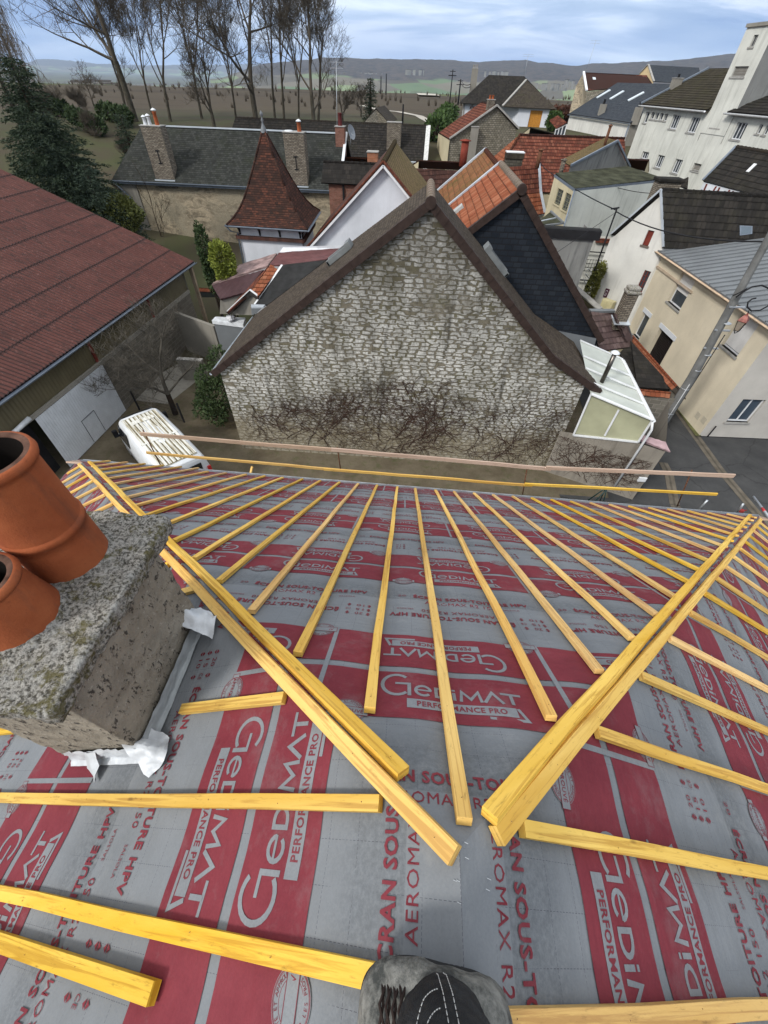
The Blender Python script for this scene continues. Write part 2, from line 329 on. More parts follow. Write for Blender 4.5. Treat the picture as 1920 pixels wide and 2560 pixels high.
def m_cap():
    t=NT('lichen_concrete',.95,.15); p=t.pos()
    a=t.noise(p,75,5,.72); b=t.noise(p,12,8,.78); m=t.noise(p,11,6,.75); y=t.noise(p,7,4,.65)
    c=t.mix(t.ramp(a,[(.42,0),(.56,1)]),(.075,.068,.055),(.40,.38,.34))
    c=t.mix(t.ramp(b,[(.50,0),(.66,.8)]),c,(.46,.45,.42))
    c=t.mix(t.math('MULTIPLY',t.ramp(m,[(.52,0),(.60,1)]),.8),c,(.11,.095,.028))
    c=t.mix(t.math('MULTIPLY',t.ramp(t.noise(p,60,3,.7),[(.55,0),(.68,1)]),.75),c,(.03,.03,.028))
    vo=t.n('ShaderNodeTexVoronoi',{'Vector':p,'Scale':4.3}).outputs['Distance']; c=t.mix(t.ramp(t.math('ADD',vo,t.math('MULTIPLY',t.noise(p,30,3),.08)),[(.105,1),(.13,0)]),c,(.42,.19,.02))
    t.col(c); t.bump(t.math('ADD',a,t.math('MULTIPLY',b,.8)),1.0,.02); return t.m
def m_stack():
    t=NT('chimney_render',.95,.15); p=t.pos(); a=t.noise(p,6,7,.65); c=t.mix(t.ramp(a,[(.3,0),(.7,1)]),(.17,.15,.12),(.29,.26,.21))
    s=t.noise(t.map(p,(1,1,.55)),34,4,.75); c=t.mix(t.ramp(s,[(.56,0),(.62,.9)]),c,(.035,.03,.027))
    w_=t.noise(p,70,3,.6); c=t.mix(t.math('MULTIPLY',t.ramp(w_,[(.62,0),(.7,1)]),.5),c,(.42,.40,.36)); t.col(c); t.bump(t.math('ADD',s,a),.8,.015); return t.m
M_CAP=m_cap(); M_STACK=m_stack()
M_TAPE=m_flat('flashing_tape',(.50,.52,.54),.45,.5,.0,.25,12,bump=.5,bs=25)
# ================================================================== near house
APEX=Vector((.2247,.0766,CAMH-1.3528))
class Face:
    def __init__(s,P,Dn): s.p=Vector(P).normalized(); s.d=Vector(Dn).normalized(); s.n=s.p.cross(s.d).normalized()
    def __call__(s,p,q,h=0.0): return APEX+s.p*p+s.d*q+s.n*h
HIP=Face((.9999,0,-.01436),(0,.81299,-.58228)); LF=Face((0,1,0),(-.86161,0,-.50756)); RF=Face((0,-1,0),(.85215,0,-.52329))
# (face, clip lines as (a,b,c): keep a*p+b*q<=c)
QE=6.74
CL_H=[(-1,-.9646,0),(1,-.9714,0),(0,1,QE)]
CL_L=[(1,-.7254,0),(-1,0,3.6),(0,1,7.6)]
CL_R=[(-1,-.7135,0),(1,0,3.6),(0,1,7.6)]
def sag(p,q,k):
    """gentle sagging of the felt between rafters plus the step at each course"""
    m=(q+1.365*2-.145)%1.365
    st=.0035*max(0,1-m/.30) if m<.30 else 0.0
    edge=min(1,max(0,q/.4))
    return edge*(-.008*(.5-.5*math.cos(2*PI*(p+k)/.351)))+st+.004*mnoise.noise(Vector((p*1.3+k*9,q*2.1,k*5)))*edge
house=empty('house_under_reroofing','house being re-roofed in the foreground, grey and red printed underlay under yellow battens','house',loc=(0,0,0))
def und(F_,cl,prng,qrng,k):
    bm=bmesh.new(); uvl=bm.loops.layers.uv.new('UVMap'); n=int((prng[1]-prng[0])/.058); m=int((qrng[1]-qrng[0])/.075)
    V=[[bm.verts.new((prng[0]+(prng[1]-prng[0])*i/n,qrng[0]+(qrng[1]-qrng[0])*j/m,0)) for j in range(m+1)] for i in range(n+1)]
    for i in range(n):
        for j in range(m): bm.faces.new((V[i][j],V[i+1][j],V[i+1][j+1],V[i][j+1])).smooth=True
    for a,b,c in cl: bmesh.ops.bisect_plane(bm,geom=bm.verts[:]+bm.edges[:]+bm.faces[:],plane_co=(a*c/(a*a+b*b),b*c/(a*a+b*b),0),plane_no=(a,b,0),clear_outer=True)
    for f in bm.faces:
        for l in f.loops: l[uvl].uv=(l.vert.co.x,l.vert.co.y)
    for v in bm.verts: v.co=F_(v.co.x,v.co.y,sag(v.co.x,v.co.y,k))
    me=bpy.data.meshes.new('roof_underlay'); bm.normal_update(); bm.to_mesh(me); bm.free(); me.materials.append(M_UND)
    o=bpy.data.objects.new('roof_underlay',me); COL.objects.link(o); o.parent=house; return o
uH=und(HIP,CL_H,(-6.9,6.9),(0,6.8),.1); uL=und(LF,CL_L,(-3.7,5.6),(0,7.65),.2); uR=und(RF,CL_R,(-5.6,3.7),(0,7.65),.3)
uH['label']='hipped end slope of the printed underlay facing the stone gable'; uL['label']='left slope of the printed underlay with the chimney'; uR['label']='right slope of the printed underlay towards the street'
# ---- printing on the felt -------------------------------------------------------------
TXT={}
def textmesh(s,h,width=None,bold=0.0):
    key=(s,h,width,bold)
    if key in TXT: return TXT[key]
    cu=bpy.data.curves.new('t','FONT'); cu.body=s; cu.size=1.0; cu.resolution_u=2; cu.offset=bold; cu.space_character=1.08
    o=bpy.data.objects.new('t',cu); COL.objects.link(o); dg=bpy.context.evaluated_depsgraph_get(); me=bpy.data.meshes.new_from_object(o.evaluated_get(dg))
    vs_=[(v.co.x,v.co.y) for v in me.vertices]; fs=[tuple(p.vertices) for p in me.polygons]
    bpy.data.objects.remove(o); bpy.data.curves.remove(cu); bpy.data.meshes.remove(me)
    if not vs_: TXT[key]=([],[],0); return TXT[key]
    x0=min(v[0] for v in vs_);x1=max(v[0] for v in vs_); sy=h/.72; sx=(width/(x1-x0)) if width else sy
    TXT[key]=([((x-x0)*sx,y*sy) for x,y in vs_],fs,(x1-x0)*sx); return TXT[key]
def stroke(pts,w_,closed=False):
    """flat polyline of width w_ -> quads"""
    P=[Vector((a,b)) for a,b in pts]; out=[];n=len(P)
    L=[];R_=[]
    for i in range(n):
        a=P[i-1] if i>0 else P[i]; b=P[i+1] if i<n-1 else P[i]
        d1=(P[i]-a).normalized() if (P[i]-a).length>1e-9 else None; d2=(b-P[i]).normalized() if (b-P[i]).length>1e-9 else None
        d1=d1 or d2; d2=d2 or d1; n1=Vector((-d1.y,d1.x)); n2=Vector((-d2.y,d2.x)); m=(n1+n2)
        if m.length<.2: m=n1*1
        m.normalize(); k=min(2.2,1/max(.35,m.dot(n1))); L.append(P[i]+m*(w_/2*k)); R_.append(P[i]-m*(w_/2*k))
    return [[L[i],R_[i],R_[i+1],L[i+1]] for i in range(n-1)]
def arc(cx,cy,rx,ry,a0,a1,n): return [(cx+rx*math.cos(math.radians(a0+(a1-a0)*i/n)),cy+ry*math.sin(math.radians(a0+(a1-a0)*i/n))) for i in range(n+1)]
def logo_polys():
    g=[];s=.0155
    g+=stroke(arc(.068,.064,.060,.066,48,312,16),s); g+=stroke([(.062,.072),(.128,.072)],s*.85); g+=stroke([(.1205,.078),(.1205,-.004)],s)
    g+=stroke(arc(.178,.034,.031,.030,5,320,14),s*.85); g+=stroke([(.149,.037),(.212,.037)],s*.6)
    g+=stroke([(.232,0),(.232,.067)],s*.9); g+=stroke([(.232,.0605)]+arc(.250,.0335,.034,.0275,90,-90,8)+[(.232,.0065)],s*.85)
    g+=stroke([(.306,0),(.306,.048)],s*.9); g+=stroke([(.306,.057),(.306,.068)],s*.9)
    g+=stroke([(.332,-.002),(.340,.060),(.374,.014),(.408,.060),(.416,-.002)],s*.85)
    g+=stroke([(.428,-.002),(.466,.062),(.504,-.002)],s*.9)
    g+=stroke([(.500,.0605),(.585,.0605)],s*.85); g+=stroke([(.5425,.06),(.5425,-.002)],s*.95)
    return [[(v.x,v.y) for v in q] for q in g]
LOGO=logo_polys()
class Print:
    def __init__(s,F_,cl,k): s.F=F_; s.cl=cl; s.k=k; s.v=[];s.f=[];s.m=[]
    def poly(s,pts,h,m): b=len(s.v); s.v+=[(x,y,h) for x,y in pts]; s.f.append(tuple(range(b,b+len(pts)))); s.m.append(m)
    def tf(s,x0,q0,fl): return (lambda x,y:(x0+x,q0+y)) if fl>0 else (lambda x,y:(x0-x,q0-y))
    def grid(s,x0,x1,y0,y1,h,m,step=.058):
        n=max(1,int(abs(x1-x0)/step)); r=max(1,int(abs(y1-y0)/.075))
        b=len(s.v)
        for i in range(n+1):
            for j in range(r+1): s.v.append((x0+(x1-x0)*i/n,y0+(y1-y0)*j/r,h))
        for i in range(n):
            for j in range(r): s.f.append((b+i*(r+1)+j,b+(i+1)*(r+1)+j,b+(i+1)*(r+1)+j+1,b+i*(r+1)+j+1)); s.m.append(m)
    def text(s,t,h,wd,tf,x,y,hh,m,bold=0):
        vs_,fs,_=textmesh(t,h,wd,bold); b=len(s.v)
        s.v+=[(*tf(x+a,y+c),hh) for a,c in vs_]; s.f+=[tuple(b+i for i in f) for f in fs]; s.m+=[m]*len(fs)
    def logo(s,g,base,fl,near):
        tf=s.tf(g,base,fl)
        for q in LOGO: s.poly([tf(*c) for c in q],.0034,1)
        for i in range(8): s.poly([tf(*c) for c in ((.11+i*.0545,-.075),(.11+(i+1)*.0545,-.075),(.11+(i+1)*.0545,-.022),(.11+i*.0545,-.022))],.0034,1)
        for q in stroke([(.553,-.024),(.578,-.088),(.43,-.088)],.014): s.poly([tf(v.x,v.y) for v in q],.0034,1)
        s.text('PERFORMANCE PRO',.029,.355,tf,.150,-.0625,.0045,0,.022)
        # round seal on the edge of the band
        cx,cy=-.115,-.118; r=.066
        s.poly([tf(cx+r*math.cos(a*PI/12),cy+r*.95*math.sin(a*PI/12)) for a in range(24)],.0030,1)
        for rr,ww in ((.063,.0022),(.060,.0012),(.042,.0014)):
            for q in stroke(arc(cx,cy,rr,rr*.95,0,360,24),ww): s.poly([tf(v.x,v.y) for v in q],.0036,0)
        s.poly([tf(cx+a,cy+b) for a,b in ((-.078,-.020),(.078,-.020),(.078,.020),(-.078,.020))],.0042,1)
        for q in stroke([(cx-.078,cy-.020),(cx+.078,cy-.020),(cx+.078,cy+.020),(cx-.078,cy+.020),(cx-.078,cy-.020)],.0022): s.poly([tf(v.x,v.y) for v in q],.0048,0)
        s.text('APPROUVÉ',.019,.118,tf,cx-.059,cy-.0095,.0052,0,.01)
        if near:
            for word,a0,a1,sg in (('TESTÉ ET APPROUVÉ',165,15,1),('PAR LES PROS',215,325,-1)):
                n=len(word)
                for i,ch in enumerate(word):
                    if ch==' ': continue
                    a=math.radians(a0+(a1-a0)*i/(n-1)); vs_,fs,wd=textmesh(ch,.010,None,.0); rot=a-PI/2*sg; rad=.0465 if sg>0 else .0555
                    ox,oy=cx+rad*math.cos(a),cy+rad*.95*math.sin(a); c_,s_=math.cos(rot),math.sin(rot); b=len(s.v)
                    s.v+=[(*tf(ox+(x-wd/2)*c_-y*s_,oy+(x-wd/2)*s_+y*c_),.0042) for x,y in vs_]; s.f+=[tuple(b+q for q in f) for f in fs]; s.m+=[0]*len(fs)
    def course(s,c,p0,p1,g0,near=False,eshift=0.0,bottom=True,top=True):
        for a,b in ((c-.308,c-.021),(c+.021,c+.308)): s.grid(p0,p1,a,b,.0018,0)
        g=g0-1.03*math.ceil((g0-p0)/1.03)-1.03
        while g<p1+1:
            s.grid(g-.262,g-.240,c-.31,c+.31,.0030,1)
            s.logo(g,c-.176,1,near); s.logo(g+.585,c+.176,-1,near)
            tf=s.tf(g-.05,c-.582,1); s.text('ÉCRAN SOUS-TOITURE HPV',.043,.73,tf,0,0,.0022,0,.03)
            tf=s.tf(g+.16+.585+.0,c+.568,-1); s.text('ÉCRAN SOUS-TOITURE HPV',.043,.73,tf,0,0,.0022,0,.03)
            tf=s.tf(g-.02+.585+.08,c+.635,-1); s.text('AEROMAX R2 150',.035,.44,tf,0,0,.0022,0); s.text('SALSOLA',.018,.10,tf,.49,.004,.0022,0)
            if near and top: tf=s.tf(g+.02,c-.648,1); s.text('AEROMAX R2 150',.035,.44,tf,0,0,.0022,0); s.text('SALSOLA',.018,.10,tf,.49,.004,.0022,0)
            tf=s.tf(g-.08,c+.52,-1)
            for i,nn in enumerate(('20','15','10')):
                s.text(nn,.028,.045,tf,.06,-.0-.052*i,.0022,0)
                for xx in ((.03,.15) if i!=1 else (.03,)): 
                    s.poly([tf(xx,-.006-.052*i),tf(xx+.012,.008-.052*i),tf(xx-.012,.008-.052*i)],.0022,0); s.poly([tf(xx-.012,.014-.052*i),tf(xx+.012,.014-.052*i),tf(xx,.03-.052*i)],.0022,0)
            s.text('CE',.024,.032,tf,.135,-.052,.0022,0)
            tf=s.tf(g-.15,c-.575,1); s.text('20',.028,.05,tf,.0,0,.0022,0)
            g+=1.03
    def build(s,parent):
        me=bpy.data.meshes.new('printed_lettering'); me.from_pydata(s.v,[],s.f); me.polygons.foreach_set('material_index',s.m)
        bm=bmesh.new(); bm.from_mesh(me)
        for a,b,c in s.cl: bmesh.ops.bisect_plane(bm,geom=bm.verts[:]+bm.edges[:]+bm.faces[:],plane_co=(a*c/(a*a+b*b),b*c/(a*a+b*b),0),plane_no=(a,b,0),clear_outer=True)
        uvl=bm.loops.layers.uv.new('UVMap')
        for f in bm.faces:
            f.smooth=False
            for l in f.loops: l[uvl].uv=(l.vert.co.x,l.vert.co.y)
        for v in bm.verts: v.co=s.F(v.co.x,v.co.y,v.co.z+sag(v.co.x,v.co.y,s.k)+.0012)
        bmesh.ops.recalc_face_normals
        for f in bm.faces:
            f.normal_update()
            if f.normal.dot(s.F.n)<0: f.normal_flip()
        bm.to_mesh(me); bm.free(); me.materials.append(M_RED); me.materials.append(M_GREYP)
        o=bpy.data.objects.new('printed_lettering',me); COL.objects.link(o); o.parent=parent; return o
P_=Print(HIP,CL_H,.1)
for i,g in enumerate((-.244,-.034,-.43,.12,-.25)):
    c=.763+1.365*i; P_.course(c,-.98*(c+.75),.99*(c+.75),g,near=i<2)
P_.build(uH)
P_=Print(LF,CL_L,.2)
for i,g in enumerate((-.21,-.62,.3,-.1,.4,0)):
    c=.763+1.365*i; P_.course(c,-2.2,.74*(c+.75),g,near=i<2)
P_.build(uL)
P_=Print(RF,CL_R,.3)
for i,g in enumerate((-.10,-1.18,.2,-.3,.1,-.2)):
    c=.763+1.365*i; P_.course(c,-.74*(c+.75),2.0,g,near=i<2)
P_.build(uR)
# ---- battens ---------------------------------------------------------------------------
BW,BH=.043,.027
def batten(F_,a,b,mat=M_YEL,w_=BW,h_=BH,j=.004,lift=0.0,label=None):
    m=MB(); A_3=F_(*a,h_/2+.003+lift); B_3=F_(*b,h_/2+.003+lift); m.bar(A_3,B_3,w_,h_,up=F_.n,j=j)
    L_3=(B_3-A_3).length; s_3=.06
    while s_3<min(L_3,4.5):   # nail heads
        c=A_3.lerp(B_3,s_3/L_3)+F_.n*(h_/2-.001)+(F_.n.cross(B_3-A_3).normalized())*random.uniform(-.009,.009); m.tube([c,c+F_.n*.0018],.0032,6,m=1); s_3+=.35+random.uniform(-.05,.05)
    o=m.build('roof_batten',[mat,M_RUST],house,label,bevel=.0012); return o
uA=5.8945
for k in range(35):
    p=.351*k-uA; qe=6.395 if k>=6 else 6.395+.348
    if p<0: qs=abs(p)*1.03+.135
    else: qs=abs(p)*1.02+.08
    if k==16: qs=.46
    if k==17: qs=.058
    if k==0: qs=6.25
    if qs>qe-.12: qs=qe-.25
    batten(HIP,(p if k!=17 else .020,qs),(p+random.uniform(-.012,.012),qe),M_YEL2 if k in (12,15,3,8) else M_YEL)
batten(LF,(.085,.235),(.085,2.9)); 
batten(LF,(-.245,.15),(-.25,3.4),w_=.046)
batten(LF,(-.37,.95),(-.372,3.4),w_=.05,h_=.03)
batten(LF,(.43,.715),(.43,1.34)); batten(LF,(.43,2.62),(.43,7.35))
batten(LF,(1.165,1.66),(1.165,1.8)); batten(LF,(1.165,2.4),(1.165,7.35))
for i in range(2,14):
    y=.43+.348*i
    if i==2: continue
    q=y/.7254+.11
    if q>7.2: break
    batten(LF,(y,q),(y,7.35))
for y in (.78,-.6,-.95,-1.3,-1.65,-2.0): batten(LF,(y,2.55 if y>0 else .12),(y,7.35))
for i in range(-1,16):
    y=.065+.349*i; q=max(y,0)/.7135+.13
    if i==-1: q=.06; y=-.285
    if q>7.2: break
    batten(RF,(-y,q),(-y,7.35),M_YEL)
for y in (-.63,-.98,-1.33,-1.68): batten(RF,(-y,.1),(-y,7.35))
# pairs of timbers that follow the two hips
def hipb(F_,a,b,w_=.05,h_=.03,**k): batten(F_,a,b,w_=w_,h_=h_,lift=.001,**k)
hipb(HIP,(-.150,.19),(-6.02,6.38),label='hip batten on the end slope side of the left hip'); hipb(LF,(-.022,.008),(5.10,7.13),label='hip batten on the left slope side of the left hip')
hipb(HIP,(.088,.078),(6.17,6.50),label='hip batten on the end slope side of the right hip'); hipb(RF,(-.035,.118),(-5.18,7.35),label='hip batten on the right slope side of the right hip')
# staples near the top of the hip
m=MB()
G=[(1105,2146),(1120,2150),(1135,2140),(1160,2143),(1135,2200),(1142,2200),(1215,2195),(1212,2222),(1145,2255),(1158,2105)]
for (x,y) in G:
    r=ray((x,y)); F_=LF if x<1150 else RF; k=((APEX-CO).dot(F_.n))/r.dot(F_.n); P0=CO+r*k+F_.n*.004; m.bar(P0,P0+Vector((.010,-.003,0)),.0012,.0012)
m.build('staples',M_GALV,house)
# small nail heads on the battens are part of the wood texture
# ---- walls and gutter of the near house (below the eaves)
LC=LF(0.7254*7.6,7.6); 
m=MB(); ez=CAMH-5.2
m.box(-5.9,-6,0,6.2,4.9,ez-.25); m.build('wall',m_stucco('near_wall',(.42,.38,.31)),house)
m=MB(); g0=HIP(-6.5,QE+.02,-.04);g1=HIP(6.6,QE+.02,-.04)
m.slab([HIP(-6.48,QE+.0,-.012),HIP(6.5,QE+.0,-.012),HIP(6.5,QE-.35,-.012),HIP(-6.48,QE-.35,-.012)],.03)
m.build('eaves_board',M_PLANK,house)
m=MB(); m.tube([g0+Vector((0,.05,-.06)),g1+Vector((0,.05,-.06))],.055,10); m.build('gutter',M_GALV,house)
# ---- chimney -----------------------------------------------------------------------------
def rough(o,amp,sc,sub=.03,seed=0):
    me=o.data; bm=bmesh.new(); bm.from_mesh(me); bmesh.ops.remove_doubles(bm,verts=bm.verts,dist=1e-5)
    for _ in range(6):
        le=[e for e in bm.edges if e.calc_length()>sub]
        if not le: break
        bmesh.ops.subdivide_edges(bm,edges=le,cuts=1,use_grid_fill=True)
    bmesh.ops.triangulate(bm,faces=bm.faces[:]); bm.normal_update()
    for v in bm.verts:
        n=v.normal; k=mnoise.fractal(v.co*sc+Vector((seed,seed,seed)),.6,2.2,5)*amp; v.co+=n*k
    for f in bm.faces: f.smooth=True
    bm.to_mesh(me); bm.free()
Z=CAMH
m=MB(); m.box(-1.62,.345,Z-2.75,-1.075,1.01,Z-1.37); ch=m.build('chimney',M_STACK,house,'rendered chimney stack with lichen covered cap and two clay pots'); rough(ch,.008,9,.025)
m=MB(); m.box(-1.72,.275,Z-1.385,-.985,1.085,Z-1.305); cp=m.build('chimney_cap',M_CAP,ch,bevel=.014); rough(cp,.010,15,.014,3)
def pot(cx,cy,z0,z1,r0,r1,ring):
    m=MB(); H_=z1-z0
    prof=[(r0,-.02),(r0,.0)]
    n=10
    for i in range(1,n): 
        t=i/n; prof.append((r0+(r1-r0)*t,H_*t))
    if ring: prof=[q for q in prof if abs(q[1]-ring)>.04]; prof+=[(r0+(r1-r0)*ring/H_+a,ring+b) for a,b in ((0,-.03),(.006,-.028),(.007,-.002),(.001,0.0),(.0,.006))]; prof.sort(key=lambda q:q[1])
    prof+=[(r1,H_-.035),(r1+.012,H_-.03),(r1+.016,H_-.017),(r1+.012,H_-.003),(r1+.002,H_)]
    m.lathe(prof,(cx,cy,z0),56); p=m.build('chimney_pot',M_TC,ch)
    m=MB(); m.lathe([(r1+.002,H_),(r1-.012,H_+.001),(r1-.018,H_-.006)],(cx,cy,z0),56); m.build('chimney_pot_rim',M_TCRIM,ch)
    m=MB(); m.lathe([(r1-.018,H_-.006),(r1-.020,H_-.2),(r0-.025,.02),(.001,.01)],(cx,cy,z0),40); m.build('flue_lining',M_SOOT,ch)
    m=MB(); m.lathe([(r0+.05,-.012),(r0+.022,.006),(r0-.004,.022)],(cx,cy,z0),40); o=m.build('mortar_collar',M_CAP,ch); rough(o,.006,25,.02,1)
pot(-1.262,.835,Z-1.31,Z-.80,.131,.124,.22)
pot(-1.288,.572,Z-1.31,Z-1.075,.134,.104,0)
# torn foil tape turned up round the foot of the stack
def crumple(pts,thick,seed,name='foil_flashing',amp=.02,mat=None):
    m=MB(); n=len(pts[0]); 
    for i in range(len(pts)-1):
        for j in range(n-1): m.face([pts[i][j],pts[i+1][j],pts[i+1][j+1],pts[i][j+1]],smooth=True)
    o=m.build(name,mat or M_TAPE,ch); me=o.data; bm=bmesh.new(); bm.from_mesh(me); bmesh.ops.remove_doubles(bm,verts=bm.verts,dist=1e-5)
    bmesh.ops.subdivide_edges(bm,edges=bm.edges[:],cuts=3,use_grid_fill=True); bm.normal_update()
    for v in bm.verts: v.co+=v.normal*mnoise.fractal(v.co*14+Vector((seed,0,0)),.5,2,4)*amp
    for f in bm.faces: f.smooth=True
    bm.to_mesh(me); bm.free(); return o
def onL(x,y,h=0): q=(APEX.x-x)/.86161; return LF(y-APEX.y,q,h)
def strip(path,hs):
    out=[]
    for (x,y,nx,ny) in path:
        row=[]
        for (d,h) in hs: row.append(onL(x+nx*d,y+ny*d,0)+Vector((0,0,h)))
        out.append(row)
    return out
crumple(strip([(-1.055,.31+i*.10,1,0) for i in range(8)],[(.0,.10),(.006,.06),(.012,.02),(.03,.008)]),.002,1,amp=.008,mat=m_flat('upstand_grey',(.30,.32,.33),.7,.2,var=.2,vs=9),name='underlay_upstand')
crumple(strip([(-1.06-i*.1,.335,0,-1) for i in range(6)],[(.0,.12),(.010,.06),(.016,.02),(.04,.008)]),.002,5,amp=.010)
crumple([[onL(-1.03,.98,.20),onL(-1.0,1.0,.11),onL(-.965,1.01,.05)],[onL(-1.00,.94,.19),onL(-.955,.96,.10),onL(-.915,.985,.045)],[onL(-.99,.88,.15),onL(-.945,.86,.07),onL(-.90,.85,.03)]],.002,9,amp=.035)
crumple([[onL(-1.06,.34,.14),onL(-1.02,.29,.08),onL(-.97,.235,.02)],[onL(-1.02,.36,.10),onL(-.955,.33,.06),onL(-.90,.30,.02)],[onL(-1.03,.43,.07),onL(-.985,.42,.03),onL(-.95,.40,.012)]],.002,13,amp=.03)
crumple([[onL(-1.36,.33,.10),onL(-1.36,.27,.012)],[onL(-1.28,.33,.09),onL(-1.29,.225,.010)]],.002,17,amp=.02)
# ---- person: one booted, trousered leg on the ridge ----------------------------------------
per=empty('person','person in dark work trousers and a dusty grey boot standing on the ridge','person',loc=(.17,-.2,CAMH-1.36))
M_TROU=(lambda t:(t.col(t.mix(t.ramp(t.noise(t.pos(),11,6,.7),[(.35,0),(.7,1)]),(.012,.0125,.014),(.042,.043,.044))),t.bump(t.math('ADD',t.noise(t.pos(),330,2),t.math('MULTIPLY',t.noise(t.map(t.pos(),(1,1,.35)),16,4,.6,1.5),6)),.5,.004),t.m)[-1])(NT('trouser_cloth',.9,.15))
M_BOOT=(lambda t:(t.col(t.mix(t.ramp(t.noise(t.pos(),16,8,.74),[(.40,0),(.62,1)]),(.038,.040,.037),(.21,.205,.185))),t.bump(t.math('ADD',t.noise(t.pos(),45,5,.7),t.noise(t.map(t.pos(),(1,.5,1)),18,4,.6,2)),.7,.006),t.m)[-1])(NT('dusty_leather',.75,.3))
M_SOLE=m_flat('boot_sole',(.03,.03,.03),.9,.2); M_LACE=m_flat('boot_lace',(.035,.025,.022),.9,.1); M_STITCH=m_flat('white_stitching',(.55,.55,.53),.9,.1)
def loft(rings,n=28,mat=None,name='x',parent=None,amp=0,sc=12,seed=0):
    m=MB(); vs_=[]
    for (c,a,b,rot,ta) in rings:   # centre, half axes vectors a,b given as Vectors
        for k in range(n):
            t=2*PI*k/n; ct,st=math.cos(t),math.sin(t); e=ta
            x=math.copysign(abs(ct)**e,ct); y=math.copysign(abs(st)**e,st)
            vs_.append(Vector(c)+a*x+b*y)
    fs=[]; 
    for i in range(len(rings)-1):
        for k in range(n): fs.append((i*n+k,i*n+(k+1)%n,(i+1)*n+(k+1)%n,(i+1)*n+k))
    fs.append(tuple(range(n))[::-1]); fs.append(tuple((len(rings)-1)*n+k for k in range(n)))
    m.add(vs_,fs,smooth=True); o=m.build(name,mat,parent); 
    md=o.modifiers.new('s','SUBSURF'); md.levels=2; md.render_levels=2
    if parent: o.matrix_parent_inverse=Matrix.Translation(parent.location).inverted()
    if amp:
        tx=bpy.data.textures.new('cl','CLOUDS'); tx.noise_scale=.045; d=o.modifiers.new('d','DISPLACE'); d.texture=tx; d.strength=amp; d.texture_coords='LOCAL'
    return o
V=Vector
def bo(x): # droop of the boot over the ridge
    return CAMH-1.352-.9*max(0,abs(x-.20)-.05)**1.6
bx=[(.153+(x_-.165)*.86,h1_*.96,h2_) for x_,h1_,h2_ in [(-.020,.030,.012),(-.010,.062,.030),(.025,.082,.046),(.075,.090,.056),(.125,.090,.070),(.165,.085,.085),(.215,.080,.095),(.265,.080,.088),(.305,.074,.080),(.330,.055,.062),(.342,.028,.03)]]
loft([(V((x,-.215+.01*math.sin(x*9),bo(x)+.022+h/1.15)),V((0,hw*1.05,0)),V((0,0,h/1.15)),0,.82) for x,hw,h in bx],28,M_BOOT,'boot',per,.012)
loft([(V((x,-.218+.01*math.sin(x*9),bo(x)+.010)),V((0,hw*1.03,0)),V((0,0,.012)),0,.6) for x,hw,h in bx],28,M_SOLE,'boot_sole',per)
# ankle collar
loft([(V((.19,-.205,CAMH-1.30)),V((.085,0,0)),V((0,.068,0)),0,.95),(V((.19,-.208,CAMH-1.24)),V((.078,0,0)),V((0,.066,0)),0,1),(V((.185,-.212,CAMH-1.185)),V((.076,0,0)),V((0,.066,0)),0,1)],24,M_BOOT,'boot_collar',per,.01)
lg=[((.160,-.208,-1.235),.076,.068),((.154,-.205,-1.19),.084,.078),((.146,-.205,-1.10),.086,.086),((.138,-.215,-1.0),.086,.088),((.135,-.255,-.88),.085,.082),((.15,-.31,-.76),.095,.09),((.12,-.42,-.66),.112,.11),((.10,-.58,-.60),.125,.12),((.08,-.74,-.56),.135,.13)]
loft([(V((c[0],c[1],CAMH+c[2])),V((a,0,0)),(V((0,b,0)) if i<5 else V((0,b*.5,b*.85))),0,1) for i,(c,a,b) in enumerate(lg)],28,M_TROU,'trouser_leg',per,.014)
m=MB()
for i in range(4):
    x=.040+i*.012; zt=bo(x)+.112+.010*i
    m.tube([V((x,-.155,zt-.03)),V((x+.004,-.185,zt+.004)),V((x-.002,-.21,zt+.010)),V((x+.006,-.24,zt+.004))],.0028,6)
    m.tube([V((x+.014,-.150,zt-.03)),V((x-.004,-.185,zt+.010)),V((x+.012,-.225,zt+.012)),V((x-.004,-.25,zt+.002))],.0028,6)
o=m.build('boot_lace',M_LACE,per); o.matrix_parent_inverse=Matrix.Translation(per.location).inverted()
m=MB()
def onleg(t,z,off=.003): # point on the front of the leg
    best=min(range(len(lg)),key=lambda i:abs(lg[i][0][2]-z)); 
    for i in range(len(lg)-1):
        if (lg[i][0][2]-z)*(lg[i+1][0][2]-z)<=0:
            f=(z-lg[i][0][2])/(lg[i+1][0][2]-lg[i][0][2]+1e-9); c=[lg[i][0][k]*(1-f)+lg[i+1][0][k]*f for k in range(3)]; a=lg[i][1]*(1-f)+lg[i+1][1]*f; b=lg[i][2]*(1-f)+lg[i+1][2]*f
            return V((c[0]+(a*.97+off)*math.cos(t),c[1]+(b*.97+off)*math.sin(t),CAMH+z))
    c,a,b=lg[best]; return V((c[0]+a*math.cos(t),c[1]+b*math.sin(t),CAMH+c[2]))
for t0 in (1.50,1.68):
    for i in range(34): z=-1.2+.013*i; m.tube([onleg(t0+.05*math.sin(z*9),z),onleg(t0+.05*math.sin((z+.009)*9),z+.009)],.0008,4)
for t0,za in ((1.75,-1.02),(1.75,-.97)):
    for i in range(22): m.tube([onleg(t0+.045*i,za+.0005*i*i),onleg(t0+.045*i+.03,za+.0005*(i+.7)**2)],.0008,4)
o=m.build('stitching',M_STITCH,per); o.matrix_parent_inverse=Matrix.Translation(per.location).inverted()
